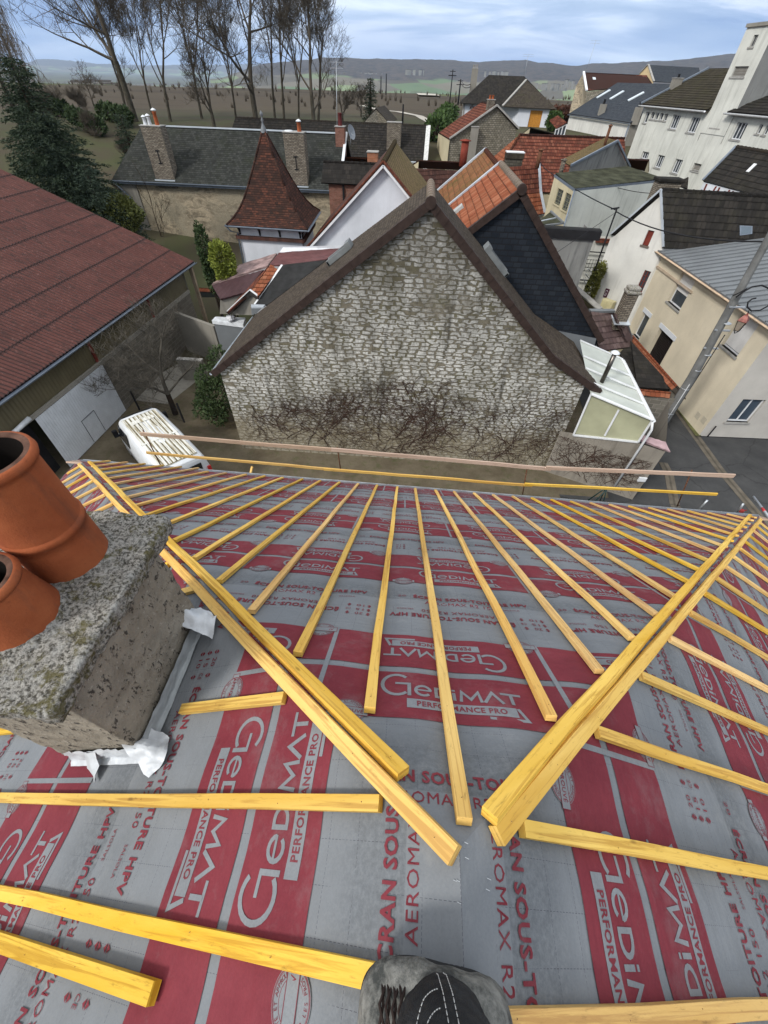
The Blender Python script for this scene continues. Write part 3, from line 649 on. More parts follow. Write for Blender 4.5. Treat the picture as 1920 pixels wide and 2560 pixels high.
# ---- scaffold guard rail ---------------------------------------------------------------------
RY=6.2
gr=empty('guard_rail','wooden guard rail of long overlapping planks on rusty uprights beyond the eaves','guard rail',loc=(0,RY,CAMH-5.5))
def gp(x,y): return py(dsp(x,y),RY)
def board(a,b,w_,mat,dy=0,name='rail_plank'):
    m=MB(); p=gp(*a)+V((0,dy,0)); q=gp(*b)+V((0,dy,0)); m.bar(p,q,.028,w_,up=(0,0,1),j=.006); o=m.build(name,mat,gr,bevel=.003); o.matrix_parent_inverse=Matrix.Translation(gr.location).inverted(); return o
board((303,937),(752,975),.085,M_PLANK); board((716,969),(1190,1011),.085,M_PLANK,-.03); board((1178,1006),(1583,1024),.085,M_PLANK,-.06)
board((316,978),(828,1024),.06,M_YEL2); board((700,1011),(1150,1047),.06,M_YEL2,-.03); board((1132,1041),(1546,1063),.06,M_YEL,-.06)
for a,b in (((307,930),(348,1012)),((728,968),(735,1015)),((1140,1008),(1128,1078)),((1496,1018),(1464,1096))):
    m=MB(); m.tube([gp(*a)+V((0,.03,0)),gp(*b)+V((0,.03,0))],.012,8); o=m.build('rail_post',M_RUST,gr); o.matrix_parent_inverse=Matrix.Translation(gr.location).inverted()
for a,b in (((548,1001),(539,1022)),((1311,1083),(1320,1095))):
    m=MB(); m.bar(gp(*a)+V((0,-.1,0)),gp(*b)+V((0,-.5,-.25)),.04,.03); o=m.build('rail_brace',M_YEL,gr); o.matrix_parent_inverse=Matrix.Translation(gr.location).inverted()
# scaffold tubes at the right corner
def sctube(name,a,b,ya,yb,r,label,bands=None):
    p=py(a,ya); q=py(b,yb); e=empty(name,label,'scaffold tube','scaffold tubes at the eaves corner',loc=p)
    m=MB(); m.tube([p-p,q-p],r,12,cap=True); m.build('steel_tube',M_GALV,e)
    if bands:
        m=MB(); d=(q-p); m.tube([d*bands[0],d*bands[1]],r*1.04,12); m.build('red_band',MATS.get('red_plastic') or m_flat('red_plastic',(.5,.03,.03),.5),e)
    return e
S3=mk(1440,1180,3.456)
sctube('scaffold_tube',S3(1135,245),S3(1060,325),5.9,5.9,.018,'short upright scaffold tube stub, leftmost of three beyond the right eaves')
sctube('scaffold_tube',S3(1445,275),S3(1400,345),5.9,5.9,.018,'scaffold tube stub with a rusty red coupler just past the right eaves corner')
sctube('scaffold_tube',S3(1535,215),S3(1690,420),6.4,5.2,.022,'long slanting galvanised scaffold tube with a red band at the right edge',(.52,.66))
p=py(S3(1430,335),5.88); cpn=empty('scaffold_coupler','rusty red scaffold coupler clamped on the short tube at the eaves corner','coupler',loc=p)
m=MB(); m.box(-.035,-.03,-.03,.035,.03,.03); m.tube([(.02,0,.0),(.085,0,.03)],.012,8); m.tube([(-.02,.0,-.01),(.05,0,-.05)],.01,8); m.build('coupler_body',m_flat('coupler_red',(.28,.04,.035),.7,var=.5,vs=40),cpn,bevel=.008)
# ================================================================== terrain height
def sstep(a,b,x):
    t=min(1,max(0,(x-a)/(b-a))); return t*t*(3-2*t)
def gz(x,y):
    r=math.hypot(x,y)
    z=7.4*sstep(30,80,r) if y>0 else 0.0
    z-=8*sstep(230,650,r)+64*sstep(500,3000,r)
    return z
# ================================================================== building kit
KIND={'pantile':(.22,.33,.028,.022,4,.028),'flat':(.17,.11,0,.010,1,.012),'slate':(.22,.20,0,.007,1,.01),'mech':(.24,.34,.020,.026,4,.024),'corr':(.20,1.45,.045,.012,6,.02),'steel':(.25,3.0,.02,.0,4,.02),'zinc':(.50,50,.0,.0,0,.02),'felt':(1.0,1.0,0,.004,1,.01),'smooth':(50,50,0,0,1,.02)}
def prof_h(kind,u,v,tw,th,amp,st):
    h=0
    fu=(u/tw)%1.0
    if kind in('pantile',): h+=amp*abs(math.sin(PI*fu))**.7
    elif kind=='mech': h+=amp*(.5+.5*math.cos(2*PI*fu))
    elif kind in('corr','steel'): h+=amp*(.5+.5*math.sin(2*PI*fu))
    return h
def clip_bm(bm,P2):
    n=len(P2); A_=sum(P2[i][0]*P2[(i+1)%n][1]-P2[(i+1)%n][0]*P2[i][1] for i in range(n)); sg=1 if A_>0 else -1
    for i in range(n):
        a=P2[i];b=P2[(i+1)%n]; no=((b[1]-a[1])*sg,-(b[0]-a[0])*sg,0)
        if abs(no[0])+abs(no[1])<1e-6: continue
        bmesh.ops.bisect_plane(bm,geom=bm.verts[:]+bm.edges[:]+bm.faces[:],plane_co=(a[0],a[1],0),plane_no=no,clear_outer=True)
def roof(parent,pts,kind,mat,name='roof',thick=.07,coarse=1,edge=None,label=None,lift=0.0):
    """convex roof polygon covered with a modelled covering; pts in parent's local space"""
    pts=[Vector(p) for p in pts]; n=Vector((0,0,0))
    for i in range(len(pts)): n+=pts[i].cross(pts[(i+1)%len(pts)])
    n.normalize()
    if n.z<0: pts=pts[::-1]; n=-n
    h=Vector((0,0,1)).cross(n); h.normalize(); v=n.cross(h); o=min(pts,key=lambda p:p.dot(v))
    P2=[((p-o).dot(h),(p-o).dot(v)) for p in pts]; u0=min(p[0] for p in P2);u1=max(p[0] for p in P2);v1=max(p[1] for p in P2); v0=min(p[1] for p in P2)
    tw,th,amp,st,ns,_=KIND[kind]; tw*=coarse; th*=coarse
    if kind in('flat','slate'): ns=max(1,0)
    us=[]
    if kind=='zinc':
        x=u0
        while x<u1: us+=[(x,0),(x+.002,.06),(x+.035,.06),(x+.037,0)]; x+=tw
        us.append((u1,0)); us=[q for q in us if q[0]<=u1]
    elif amp>0:
        x=math.floor(u0/tw)*tw; k=0
        while x<u1+tw: us.append((x,prof_h(kind,x,0,tw,th,amp,st))); x+=tw/ns
    else:
        nn=max(1,int((u1-u0)/1.0)); us=[(u0+(u1-u0)*i/nn,0) for i in range(nn+1)]
    vs_=[]; y=v0
    nr=max(1,int(math.ceil((v1-v0)/th)))
    for r in range(nr): vs_+=[(v0+r*th,st,r),(v0+(r+1)*th-.001,0.0,r)]
    if st==0: vs_=[(v0,0,0),(v1,0,0)]
    bm=bmesh.new(); uvl=bm.loops.layers.uv.new('UVMap')
    G_=[]
    for (x,hx) in us:
        col=[]
        for (y,hy,r) in vs_:
            jit=.35*st*mnoise.noise(Vector((x*1.7,r*3.1,u0))) if st else 0
            wav=(.012*mnoise.noise(Vector((x*.35+o.x,y*.5,o.y)))) if kind!='zinc' else 0
            col.append(bm.verts.new((x,y,hx+hy+jit+wav)))
        G_.append(col)
    for i in range(len(us)-1):
        for j in range(len(vs_)-1):
            f=bm.faces.new((G_[i][j],G_[i+1][j],G_[i+1][j+1],G_[i][j+1])); f.smooth=False
    clip_bm(bm,P2)
    for f in bm.faces:
        for l in f.loops: l[uvl].uv=(l.vert.co.x,l.vert.co.y)
    if amp>0 or kind=='corr':
        for f in bm.faces: f.smooth= abs(f.normal.y)<.6 or True
    for vv in bm.verts: c=vv.co.copy(); vv.co=o+h*c.x+v*c.y+n*(c.z+.004+lift)
    # underside and edges
    me=bpy.data.meshes.new(name)
    b=[bm.verts.new(p-n*thick) for p in pts]; t=[bm.verts.new(p+n*lift) for p in pts]
    try: bm.faces.new(b[::-1]).material_index=0
    except: pass
    for i in range(len(pts)):
        k=(i+1)%len(pts)
        try: bm.faces.new((t[i],b[i],b[k],t[k])).material_index=1 if edge else 0
        except: pass
    bm.normal_update(); bm.to_mesh(me); bm.free(); me.materials.append(mat)
    if edge: me.materials.append(edge)
    if amp>0: 
        me.set_sharp_from_angle(angle=math.radians(40)) if hasattr(me,'set_sharp_from_angle') else None
    ob=bpy.data.objects.new(name,me); COL.objects.link(ob); ob.parent=parent
    if label: ob['label']=label
    return ob
def wallpanel(m,O,h,poly,openings=(),slot=0):
    """wall face through O along unit h with polygon [(x,z)] (convex) and rectangular openings (x0,z0,x1,z1,depth); normal = h x up"""
    O=Vector(O);h=Vector(h).normalized(); n=h.cross(Vector((0,0,1))); up=Vector((0,0,1))
    xs=sorted(set([min(p[0] for p in poly),max(p[0] for p in poly)]+[o[0] for o in openings]+[o[2] for o in openings])); zs=sorted(set([min(p[1] for p in poly),max(p[1] for p in poly)]+[o[1] for o in openings]+[o[3] for o in openings]))
    bm=bmesh.new()
    for i in range(len(xs)-1):
        for j in range(len(zs)-1):
            cx,cz=(xs[i]+xs[i+1])/2,(zs[j]+zs[j+1])/2
            if any(o[0]<cx<o[2] and o[1]<cz<o[3] for o in openings): continue
            bm.faces.new([bm.verts.new((a,b,0)) for a,b in ((xs[i],zs[j]),(xs[i+1],zs[j]),(xs[i+1],zs[j+1]),(xs[i],zs[j+1]))])
    clip_bm(bm,poly)
    for f in bm.faces:
        c=[v.co.copy() for v in f.verts]; m.face([O+h*a.x+up*a.y for a in c],[(a.x,a.y) for a in c],slot)
    bm.free()
    for (x0,z0,x1,z1,d) in [o[:5] for o in openings]:
        P=lambda x,z,k:O+h*x+up*z-n*k
        for a,b in (((x0,z0),(x1,z0)),((x1,z0),(x1,z1)),((x1,z1),(x0,z1)),((x0,z1),(x0,z0))):
            m.face([P(*a,0),P(*a,d+.02),P(*b,d+.02),P(*b,0)],[(a[0],a[1]),(a[0]+d,a[1]),(b[0]+d,b[1]),(b[0],b[1])],slot)
M_WHITEP=m_flat('white_paint',(.62,.63,.64),.5,.4,var=.12); M_PANE=m_glass('window_glass',(.035,.042,.05)); M_DARKP=m_flat('dark_paint',(.02,.02,.022),.7,.2); M_SILL=m_flat('stone_sill',(.30,.29,.27),.9,.2,bump=.3)
M_SHUT=m_flat('white_shutter',(.60,.59,.57),.6,.3,var=.1); M_REDBROWN=m_flat('red_brown_paint',(.16,.035,.025),.7,.3,var=.3); M_ORW=m_flat('orange_wood_door',(.42,.19,.035),.6,.3,var=.3,vs=8)
M_ZINC=m_flat('zinc',(.15,.16,.168),.6,.4,.1,.12,1.3); M_ZINCL=m_flat('zinc_light',(.50,.54,.58),.45,.5,.4,.15,1.2); M_BRN=m_flat('verge_brown',(.040,.027,.023),.7,.3,var=.3,vs=5); M_GUT=m_flat('grey_gutter',(.16,.19,.23),.5,.4,.3,.2)
def window(parent,O,h,x0,z0,x1,z1,d=.12,frame=M_WHITEP,glass=M_PANE,mull=1,sill=M_SILL,label=None,bars=0,shutter=0,name='window',fw=.05):
    O=Vector(O);h=Vector(h).normalized(); n=h.cross(Vector((0,0,1))); up=Vector((0,0,1)); P=lambda x,z,k:O+h*x+up*z+n*k
    m=MB()
    def bx(a,b,c,e,k0,k1,mm=m):
        vs_=[P(x,z,k) for k in (k0,k1) for x,z in ((a,b),(c,b),(c,e),(a,e))]
        mm.add(vs_,[(3,2,1,0),(4,5,6,7),(0,1,5,4),(1,2,6,5),(2,3,7,6),(3,0,4,7)])
    k0,k1=-d,-d+.05
    bx(x0,z0,x0+fw,z1,k0,k1);bx(x1-fw,z0,x1,z1,k0,k1);bx(x0+fw,z0,x1-fw,z0+fw*1.3,k0,k1);bx(x0+fw,z1-fw,x1-fw,z1,k0,k1)
    for i in range(mull): c=x0+(x1-x0)*(i+1)/(mull+1); bx(c-fw*.5,z0+fw*1.3,c+fw*.5,z1-fw,k0,k1+.005)
    for i in range(bars): c=z0+(z1-z0)*(i+1)/(bars+1); bx(x0+fw,c-.012,x1-fw,c+.012,k0,k1-.005)
    o=m.build(name,frame,parent,label)
    m=MB(); bx(x0+fw*.7,z0+fw,x1-fw*.7,z1-fw*.7,k0+.005,k0+.02,m); m.build('pane',glass,o)
    if sill: m=MB(); bx(x0-.08,z0-.09,x1+.08,z0,-d+.01,.06,m); m.build('sill',sill,o,bevel=0)
    if shutter: m=MB(); bx(x0+.02,z1-(z1-z0)*shutter,x1-.02,z1-.01,k1+.006,k1+.02,m); m.build('shutter',M_SHUT,o)
    return o
def ridge(parent,a,b,mat,r=.11,seg=.38,name='ridge_tiles',bulge=.018):
    a=Vector(a);b=Vector(b); L=(b-a).length; n=max(1,int(L/seg)); m=MB(); d=(b-a)/n
    sdv=d.cross(Vector((0,0,1))).normalized(); up=sdv.cross(d).normalized()
    for i in range(n):
        p=a+d*i; q=p+d*1.06; rings=[]
        for (c,rr) in ((p,r+bulge),(p+d*.12,r+bulge),(p+d*.13,r),(q,r)):
            rings.append([c+sdv*(rr*math.cos(t*PI/8))+up*(rr*math.sin(t*PI/8)) for t in range(-1,10)])
        b0=len(m.v)
        for R_ in rings: m.v+=[tuple(x) for x in R_]
        k=11
        for j in range(3):
            for t in range(k-1): m.f.append((b0+j*k+t,b0+(j+1)*k+t,b0+(j+1)*k+t+1,b0+j*k+t+1)); m.uv.append([(0,0)]*4); m.m.append(0); m.sm.append(True)
        m.f.append(tuple(b0+t for t in range(k))); m.uv.append([(0,0)]*k); m.m.append(0); m.sm.append(False)
    return m.build(name,mat,parent)
def verge(parent,a,b,mat,w_=.16,hh=.20,seg=.36,out=(0,-1,0),name='verge_tiles'):
    """row of L shaped verge tiles from a to b"""
    a=Vector(a);b=Vector(b);L=(b-a).length;n=max(1,int(L/seg));d=(b-a)/n;o=Vector(out); m=MB(); dn=d.normalized(); up=o.cross(dn); up.normalize()
    if up.z<0: up=-up
    for i in range(n):
        p=a+d*(i-.02); q=a+d*(i+1.04); t=.012*(i%2)
        for (w0,w1,h0,h1) in ((-.012,.025,-hh,.045),(-w_,.0,.012,.045)):
            P=[c+o*k+up*hh_ for c in (p,q) for k,hh_ in ((w0-0,h0),(w1,h0),(w1,h1+.006),(w0,h1+.006))]
            m.add(P,[(3,2,1,0),(4,5,6,7),(0,1,5,4),(1,2,6,5),(2,3,7,6),(3,0,4,7)])
        # raised collar at the lower end
        P=[c+o*k+up*hh_ for c in (p-dn*.0,p+dn*.05) for k,hh_ in ((-w_-.004,-.0),(.038,-hh-.006),(.038,.06),(-w_-.004,.06))]
        m.add(P,[(3,2,1,0),(4,5,6,7),(0,1,5,4),(1,2,6,5),(2,3,7,6),(3,0,4,7)])
    return m.build(name,mat,parent)
def chim(parent,x,y,w_,d_,z0,z1,mat,pots=(),cap=.06,capmat=None,name='chimney',own=None,label=None):
    m=MB(); m.box(x-w_/2,y-d_/2,z0,x+w_/2,y+d_/2,z1); 
    o=m.build(name,mat,parent,label)
    m=MB(); m.box(x-w_/2-.05,y-d_/2-.05,z1+.002,x+w_/2+.05,y+d_/2+.05,z1+cap); m.build('chimney_top',capmat or M_SILL,o,bevel=.01)
    for i,(px_,py_,r,h_,pm,hat) in enumerate(pots):
        m=MB(); m.lathe([(r*1.08,0),(r,.05),(r*.85,h_*.9),(r*.98,h_*.93),(r*.98,h_),(r*.7,h_),(r*.65,h_*.5)],(x+px_,y+py_,z1+cap),14); p=m.build('chimney_pot',pm,o)
        if hat: m=MB(); m.lathe([(.001,h_+.20),(r*1.0,h_+.13),(r*1.35,h_+.07),(r*1.3,h_+.06),(.001,h_+.10)],(x+px_,y+py_,z1+cap),14); m.tube([(x+px_+r*.7,y+py_,z1+cap+h_),(x+px_+r*.7,y+py_,z1+cap+h_+.09)],.01,5); m.tube([(x+px_-r*.7,y+py_,z1+cap+h_),(x+px_-r*.7,y+py_,z1+cap+h_+.09)],.01,5); m.build('chimney_hat',hat,o)
    return o
def gutter(parent,a,b,mat=M_GUT,r=.075,name='gutter'):
    m=MB(); a=Vector(a);b=Vector(b); d=(b-a).normalized(); s_=d.cross(Vector((0,0,1))).normalized(); n=10; b0=len(m.v)
    for p in (a,b):
        for rr in (r,r*.85):
            for t in range(n+1): m.v.append(tuple(p+s_*(rr*math.cos(PI+PI*t/n))+Vector((0,0,rr*math.sin(PI+PI*t/n)))))
    k=n+1
    for t in range(n):
        m.f.append((b0+t,b0+t+1,b0+2*k+t+1,b0+2*k+t)); m.f.append((b0+k+t,b0+3*k+t,b0+3*k+t+1,b0+k+t+1))
    m.f.append((b0,b0+2*k,b0+3*k,b0+k)); m.f.append((b0+n,b0+k+n,b0+3*k+n,b0+2*k+n))
    m.uv=[[(0,0)]*4]*len(m.f); m.m=[0]*len(m.f); m.sm=[False]*len(m.f)
    return m.build(name,mat,parent)
def pipe(parent,pts,r=.05,mat=M_GUT,name='downpipe'):
    m=MB(); m.tube(pts,r,8); return m.build(name,mat,parent)
def gable_house(fr,name,label,prof,L,wm,kinds,mats,cat='house',group=None,oh=.15,verg=None,rmat=None,zb=-1.0,inset=.25,openings=(),rkind='ridge',yb=(0,0),coarse=1,backwall=True,sidewall=True,rr=.11,walllabel=None):
    """prof: left eave, ridge, right eave as (x,z). gable at local y=0, ridge runs to y=L."""
    root=empty(name,label,cat,group,fr); (xl,zl),(xa,za),(xr,zr)=prof
    sl=(za-zl)/(xa-xl); sr=(za-zr)/(xr-xa); yL=L+yb[0]; yR=L+yb[1]
    m=MB(); wl,wr=xl+inset,xr-inset; t=.10
    pg=[(wl,zb),(wr,zb),(wr,zr+inset*sr-t),(xa,za-t),(wl,zl+inset*sl-t)]
    wallpanel(m,(0,oh,0),(1,0,0),pg,openings)
    if sidewall:
        m.poly([(wl,oh,zb),(wl,oh,pg[4][1]),(wl,yL-.1,pg[4][1]),(wl,yL-.1,zb)]); m.poly([(wr,oh,zb),(wr,yR-.1,zb),(wr,yR-.1,pg[2][1]),(wr,oh,pg[2][1])])
    if backwall: m.poly([(wl,L-.1,zb),(wl,L-.1,pg[4][1]),(xa,L-.1,za-t),(wr,L-.1,pg[2][1]),(wr,L-.1,zb)])
    m.build('wall',wm,root,walllabel)
    kl,kr=(kinds,kinds) if isinstance(kinds,str) else kinds; ml,mr=(mats,mats) if not isinstance(mats,(list,tuple)) else mats
    roof(root,[(xl,0,zl),(xl,yL,zl),(xa,L,za),(xa,0,za)],kl,ml,coarse=coarse); roof(root,[(xr,0,zr),(xa,0,za),(xa,L,za),(xr,yR,zr)],kr,mr,coarse=coarse)
    if rmat: ridge(root,(xa,0,za-.02),(xa,L,za-.02),rmat,r=rr)
    if verg: verge(root,(xl,0,zl),(xa,0,za),verg); verge(root,(xr,0,zr),(xa,0,za),verg)
    return root
# ================================================================== surface materials of the village
def m_rubble():
    t=NT('rubble_limestone',.95,.15); uv=t.uv(); p=t.pos()
    wob=t.n('ShaderNodeVectorMath',{0:t.n('ShaderNodeVectorMath',{0:t.n('ShaderNodeTexNoise',{'Vector':uv,'Scale':5.0,'Detail':3}).outputs['Color'],1:(.5,.5,.5)},operation='SUBTRACT').outputs[0],'Scale':.075},operation='SCALE').outputs[0]
    v=t.n('ShaderNodeVectorMath',{0:uv,1:wob},operation='ADD').outputs[0]; s=t.sep(v)
    # coursed rubble: rows of voronoi cells with a random shift per course
    row=t.math('FLOOR',t.math('DIVIDE',s[1],.15)); rr=t.n('ShaderNodeTexWhiteNoise',{'W':row},noise_dimensions='1D').outputs['Value']
    vx=t.n('ShaderNodeCombineXYZ',{0:t.math('ADD',t.math('MULTIPLY',s[0],2.9),t.math('MULTIPLY',rr,7)),1:t.math('MULTIPLY',s[1],6.667),2:0.0}).outputs[0]
    de=t.n('ShaderNodeTexVoronoi',{'Vector':vx,'Scale':1.0,'Randomness':.42},feature='DISTANCE_TO_EDGE').outputs['Distance']; vc=t.n('ShaderNodeTexVoronoi',{'Vector':vx,'Scale':1.0,'Randomness':.42}).outputs['Color']; rv=t.sep(vc)
    big=t.noise(p,.32,6,.6); mid=t.noise(p,1.6,6,.65); fine=t.noise(p,17,6,.75)
    thr=t.math('ADD',t.math('MULTIPLY',mid,.20),t.math('MULTIPLY',fine,.34)); thr=t.math('ADD',thr,t.math('MULTIPLY',rv[1],.10))
    st=t.ramp(t.math('SUBTRACT',de,t.math('SUBTRACT',thr,.24)),[(.0,0),(.05,1)])
    keep=t.math('GREATER_THAN',rv[2],.03)
    st=t.math('MULTIPLY',st,keep)
    # where the old render still covers the stones (edges of the gable)
    zc=t.sep(p)[2]
    cov=t.ramp(t.math('ADD',big,t.math('MULTIPLY',fine,.1)),[(.66,0),(.72,1)]); st=t.math('MULTIPLY',st,t.math('SUBTRACT',1.0,t.math('MULTIPLY',cov,.7)))
    stone=t.mix(t.ramp(fine,[(.35,0),(.62,1)]),(.24,.23,.20),(.80,.79,.75)); stone=t.mix(t.math('MULTIPLY',rv[0],.45),stone,(.27,.26,.235))
    mort=t.mix(t.ramp(fine,[(.3,0),(.7,1)]),(.105,.092,.068),(.27,.24,.185))
    moss=t.ramp(t.noise(p,1.1,7,.7),[(.47,0),(.62,1)]); mort=t.mix(t.math('MULTIPLY',moss,.45),mort,(.085,.085,.026))
    c=t.mix(st,mort,stone)
    # dark weathering towards the top of the gable and in streaks
    up=t.ramp(t.math('ADD',zc,t.math('MULTIPLY',t.math('SUBTRACT',t.noise(t.map(p,(1.2,1,.35)),1.2,6,.7),.5),9.0)),[(.0,0),(1.0,1)])
    hh=t.n('ShaderNodeMapRange',{0:t.math('ADD',zc,t.math('MULTIPLY',t.math('SUBTRACT',t.noise(t.map(p,(1.4,1,.4)),1.1,7,.72),.5),10.0)),1:5.0,2:8.8}).outputs[0]
    c=t.mix(t.math('MULTIPLY',hh,.52),c,(.055,.048,.036))
    c=t.mix(t.math('MULTIPLY',t.ramp(t.noise(p,34,5,.75),[(.5,0),(.64,1)]),.5),c,(.045,.04,.03))
    bl=t.noise(t.map(p,(1,1,.6)),.75,7,.72); c=t.mix(t.math('MULTIPLY',t.ramp(bl,[(.48,0),(.64,1)]),.62),c,(.062,.054,.034)); c=t.mix(t.math('MULTIPLY',t.ramp(t.noise(t.map(p,(2.5,1,.3)),1.0,6,.7),[(.54,0),(.68,1)]),.7),c,(.04,.036,.028))
    lo=t.n('ShaderNodeMapRange',{0:t.math('ADD',zc,t.math('MULTIPLY',t.math('SUBTRACT',mid,.5),3.0)),1:2.4,2:1.2}).outputs[0]
    c=t.mix(t.math('MULTIPLY',lo,.75),c,t.mix(mid,(.17,.14,.09),(.30,.26,.18)))
    t.col(c); t.bump(t.math('ADD',t.math('MULTIPLY',st,1.0),t.math('MULTIPLY',fine,.5)),.9,.035); return t.m
M_RUB=m_rubble()
M_TDK=m_tile('tile_dark_brown',[(.040,.032,.025),(.062,.050,.040),(.085,.069,.054)],.17,.11,moss=(.07,.055,.03),mossamt=.3,joint_and_shadow=.8,bump=.4)
M_TOR=m_tile('tile_orange',[(.16,.046,.023),(.225,.074,.038),(.28,.115,.065)],.22,.33,moss=(.12,.06,.03),mossamt=.4,joint_and_shadow=.6)
M_TORM=m_tile('tile_orange_mossy',[(.14,.062,.03),(.17,.085,.04),(.24,.09,.045)],.22,.33,moss=(.10,.075,.026),mossamt=.85,joint_and_shadow=.5)
M_TRB=m_tile('tile_red_brown',[(.065,.022,.016),(.125,.040,.026),(.19,.072,.046)],.24,.34,moss=(.06,.04,.027),mossamt=.5,joint_and_shadow=.65)
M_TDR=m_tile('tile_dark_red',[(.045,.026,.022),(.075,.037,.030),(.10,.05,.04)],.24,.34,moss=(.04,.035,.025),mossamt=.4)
M_TTUR=m_tile('tile_turret',[(.026,.018,.016),(.052,.026,.020),(.10,.040,.027)],.17,.11,moss=(.022,.018,.015),mossamt=.95,joint_and_shadow=.55)
M_TMOS=m_tile('tile_mossy_brown',[(.10,.075,.035),(.15,.11,.055),(.17,.12,.06)],.17,.11,moss=(.11,.095,.03),mossamt=.7,joint_and_shadow=.6)
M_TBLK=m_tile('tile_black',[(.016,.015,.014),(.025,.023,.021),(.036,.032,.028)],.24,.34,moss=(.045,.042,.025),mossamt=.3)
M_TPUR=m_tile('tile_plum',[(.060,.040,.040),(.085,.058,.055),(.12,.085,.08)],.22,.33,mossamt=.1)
M_SLA=m_tile('slate',[(.020,.021,.019),(.032,.034,.031),(.048,.050,.045)],.22,.20,moss=(.024,.028,.017),mossamt=.6,joint_and_shadow=.5,rough=.6)
M_SLN=m_tile('slate_new',[(.030,.036,.045),(.040,.046,.055),(.050,.056,.064)],.30,.22,moss=(.04,.04,.04),mossamt=.1,joint_and_shadow=.35,rough=.6)
M_SLG=m_tile('slate_hung_gable',[(.013,.0165,.022),(.019,.023,.030),(.025,.030,.037)],.32,.20,moss=(.01,.012,.016),mossamt=.1,joint_and_shadow=.5,rough=.5)
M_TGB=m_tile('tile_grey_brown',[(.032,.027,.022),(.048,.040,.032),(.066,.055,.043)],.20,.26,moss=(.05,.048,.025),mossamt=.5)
M_RIDG=m_tile('ridge_weathered',[(.14,.105,.08),(.19,.15,.12),(.24,.20,.165)],.3,.3,moss=(.10,.095,.06),mossamt=.5,joint_and_shadow=0)
M_FELT=m_flat('roof_felt_dark',(.030,.030,.030),.95,.1,var=.35,vs=2,bump=.4,bs=120)
M_FELTM=m_flat('roof_felt_mossy',(.052,.054,.036),.95,.1,var=.6,vs=1.3,bump=.8,bs=60)
def m_barnroof():
    t=NT('barn_sheet',.8,.25); uv=t.uv(); p=t.pos(); s=t.sep(uv)
    a=t.noise(t.map(uv,(5,.9,1)),1.5,7,.72); b=t.noise(p,.5,6,.6)
    c=t.mix(t.ramp(b,[(.3,0),(.7,1)]),(.062,.020,.016),(.092,.033,.026)); c=t.mix(t.math('MULTIPLY',t.ramp(a,[(.50,0),(.62,1)]),.75),c,(.025,.015,.013))
    c=t.mix(t.math('MULTIPLY',t.ramp(t.noise(p,8,7,.75),[(.56,0),(.7,1)]),.45),c,(.24,.13,.11))
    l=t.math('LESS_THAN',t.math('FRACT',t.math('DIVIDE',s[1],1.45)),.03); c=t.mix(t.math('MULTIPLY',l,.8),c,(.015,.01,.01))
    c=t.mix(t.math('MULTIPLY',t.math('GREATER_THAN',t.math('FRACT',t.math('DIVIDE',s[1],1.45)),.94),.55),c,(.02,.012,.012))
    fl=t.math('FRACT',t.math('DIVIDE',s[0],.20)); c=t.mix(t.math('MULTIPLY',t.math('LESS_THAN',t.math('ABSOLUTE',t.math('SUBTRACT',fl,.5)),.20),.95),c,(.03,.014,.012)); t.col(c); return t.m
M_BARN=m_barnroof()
M_MAROON=m_flat('maroon_sheet',(.11,.048,.048),.6,.35,var=.3,vs=2); M_MAROON2=m_flat('maroon_sheet_weathered',(.27,.19,.18),.7,.3,var=.5,vs=3)
M_WST=m_stucco('stucco_white',(.62,.61,.57),amt=.25,bump=.7); M_WSTD=m_stucco('stucco_white_stained',(.56,.56,.51),(.15,.15,.125),.5); M_GST=m_stucco('stucco_grey_white',(.62,.63,.57),(.16,.16,.14),.4)
M_BEI=m_stucco('stucco_beige',(.62,.55,.42),(.25,.2,.14),.12,1.0); M_BEIG=m_stucco('stucco_warm_grey',(.46,.435,.395),(.25,.24,.22),.12,1.0); M_CREAM=m_stucco('stucco_cream',(.50,.44,.30),(.2,.17,.11),.4)
M_GRC=m_stucco('concrete_grey_streaked',(.22,.22,.21),(.035,.035,.037),.85,.4,.9); M_CON=m_stucco('concrete',(.24,.225,.195),(.08,.07,.055),.5); 
def m_old():
    t=NT('old_rubble_render',.95,.12); p=t.pos(); a=t.noise(t.map(p,(.8,.8,1.9)),1.3,8,.7,1.2); b=t.noise(p,.5,6,.6); f=t.noise(p,11,6,.75)
    c=t.mix(t.ramp(a,[(.40,0),(.58,1)]),(.15,.125,.09),(.36,.30,.21)); c=t.mix(t.ramp(t.math('ADD',b,t.math('MULTIPLY',f,.12)),[(.52,0),(.66,1)]),c,(.27,.235,.17)); c=t.mix(t.math('MULTIPLY',t.ramp(f,[(.5,0),(.66,1)]),.5),c,(.085,.075,.06)); c=t.mix(t.math('MULTIPLY',t.ramp(t.noise(p,2.3,5,.7),[(.66,0),(.7,1)]),.7),c,(.48,.43,.36)); t.col(c); t.bump(t.math('ADD',a,f),.9,.04); return t.m
M_OLDW=m_old()
M_PILW=m_stucco('white_wall',(.60,.62,.66),(.3,.3,.3),.25,.2)
M_GABW=m_stucco('gable_bluish_white',(.60,.62,.66),(.35,.36,.38),.2,.35)
M_ROU=m_stucco('roughcast_grey',(.25,.225,.19),(.07,.06,.05),.6,1.6,1.0)
M_BRK=m_brick('brick_grey',(.14,.115,.09),(.26,.225,.18),(.045,.04,.034),.26,.085,.016); M_BRR=m_brick('brick_red',(.17,.06,.04),(.24,.10,.07),(.15,.13,.11)); M_BLK=m_brick('concrete_block',(.105,.095,.08),(.16,.145,.12),(.22,.20,.17),.5,.22,.015)
M_STN=m_brick('grey_stone',(.16,.145,.11),(.26,.235,.19),(.10,.09,.07),.3,.16,.03,.6)
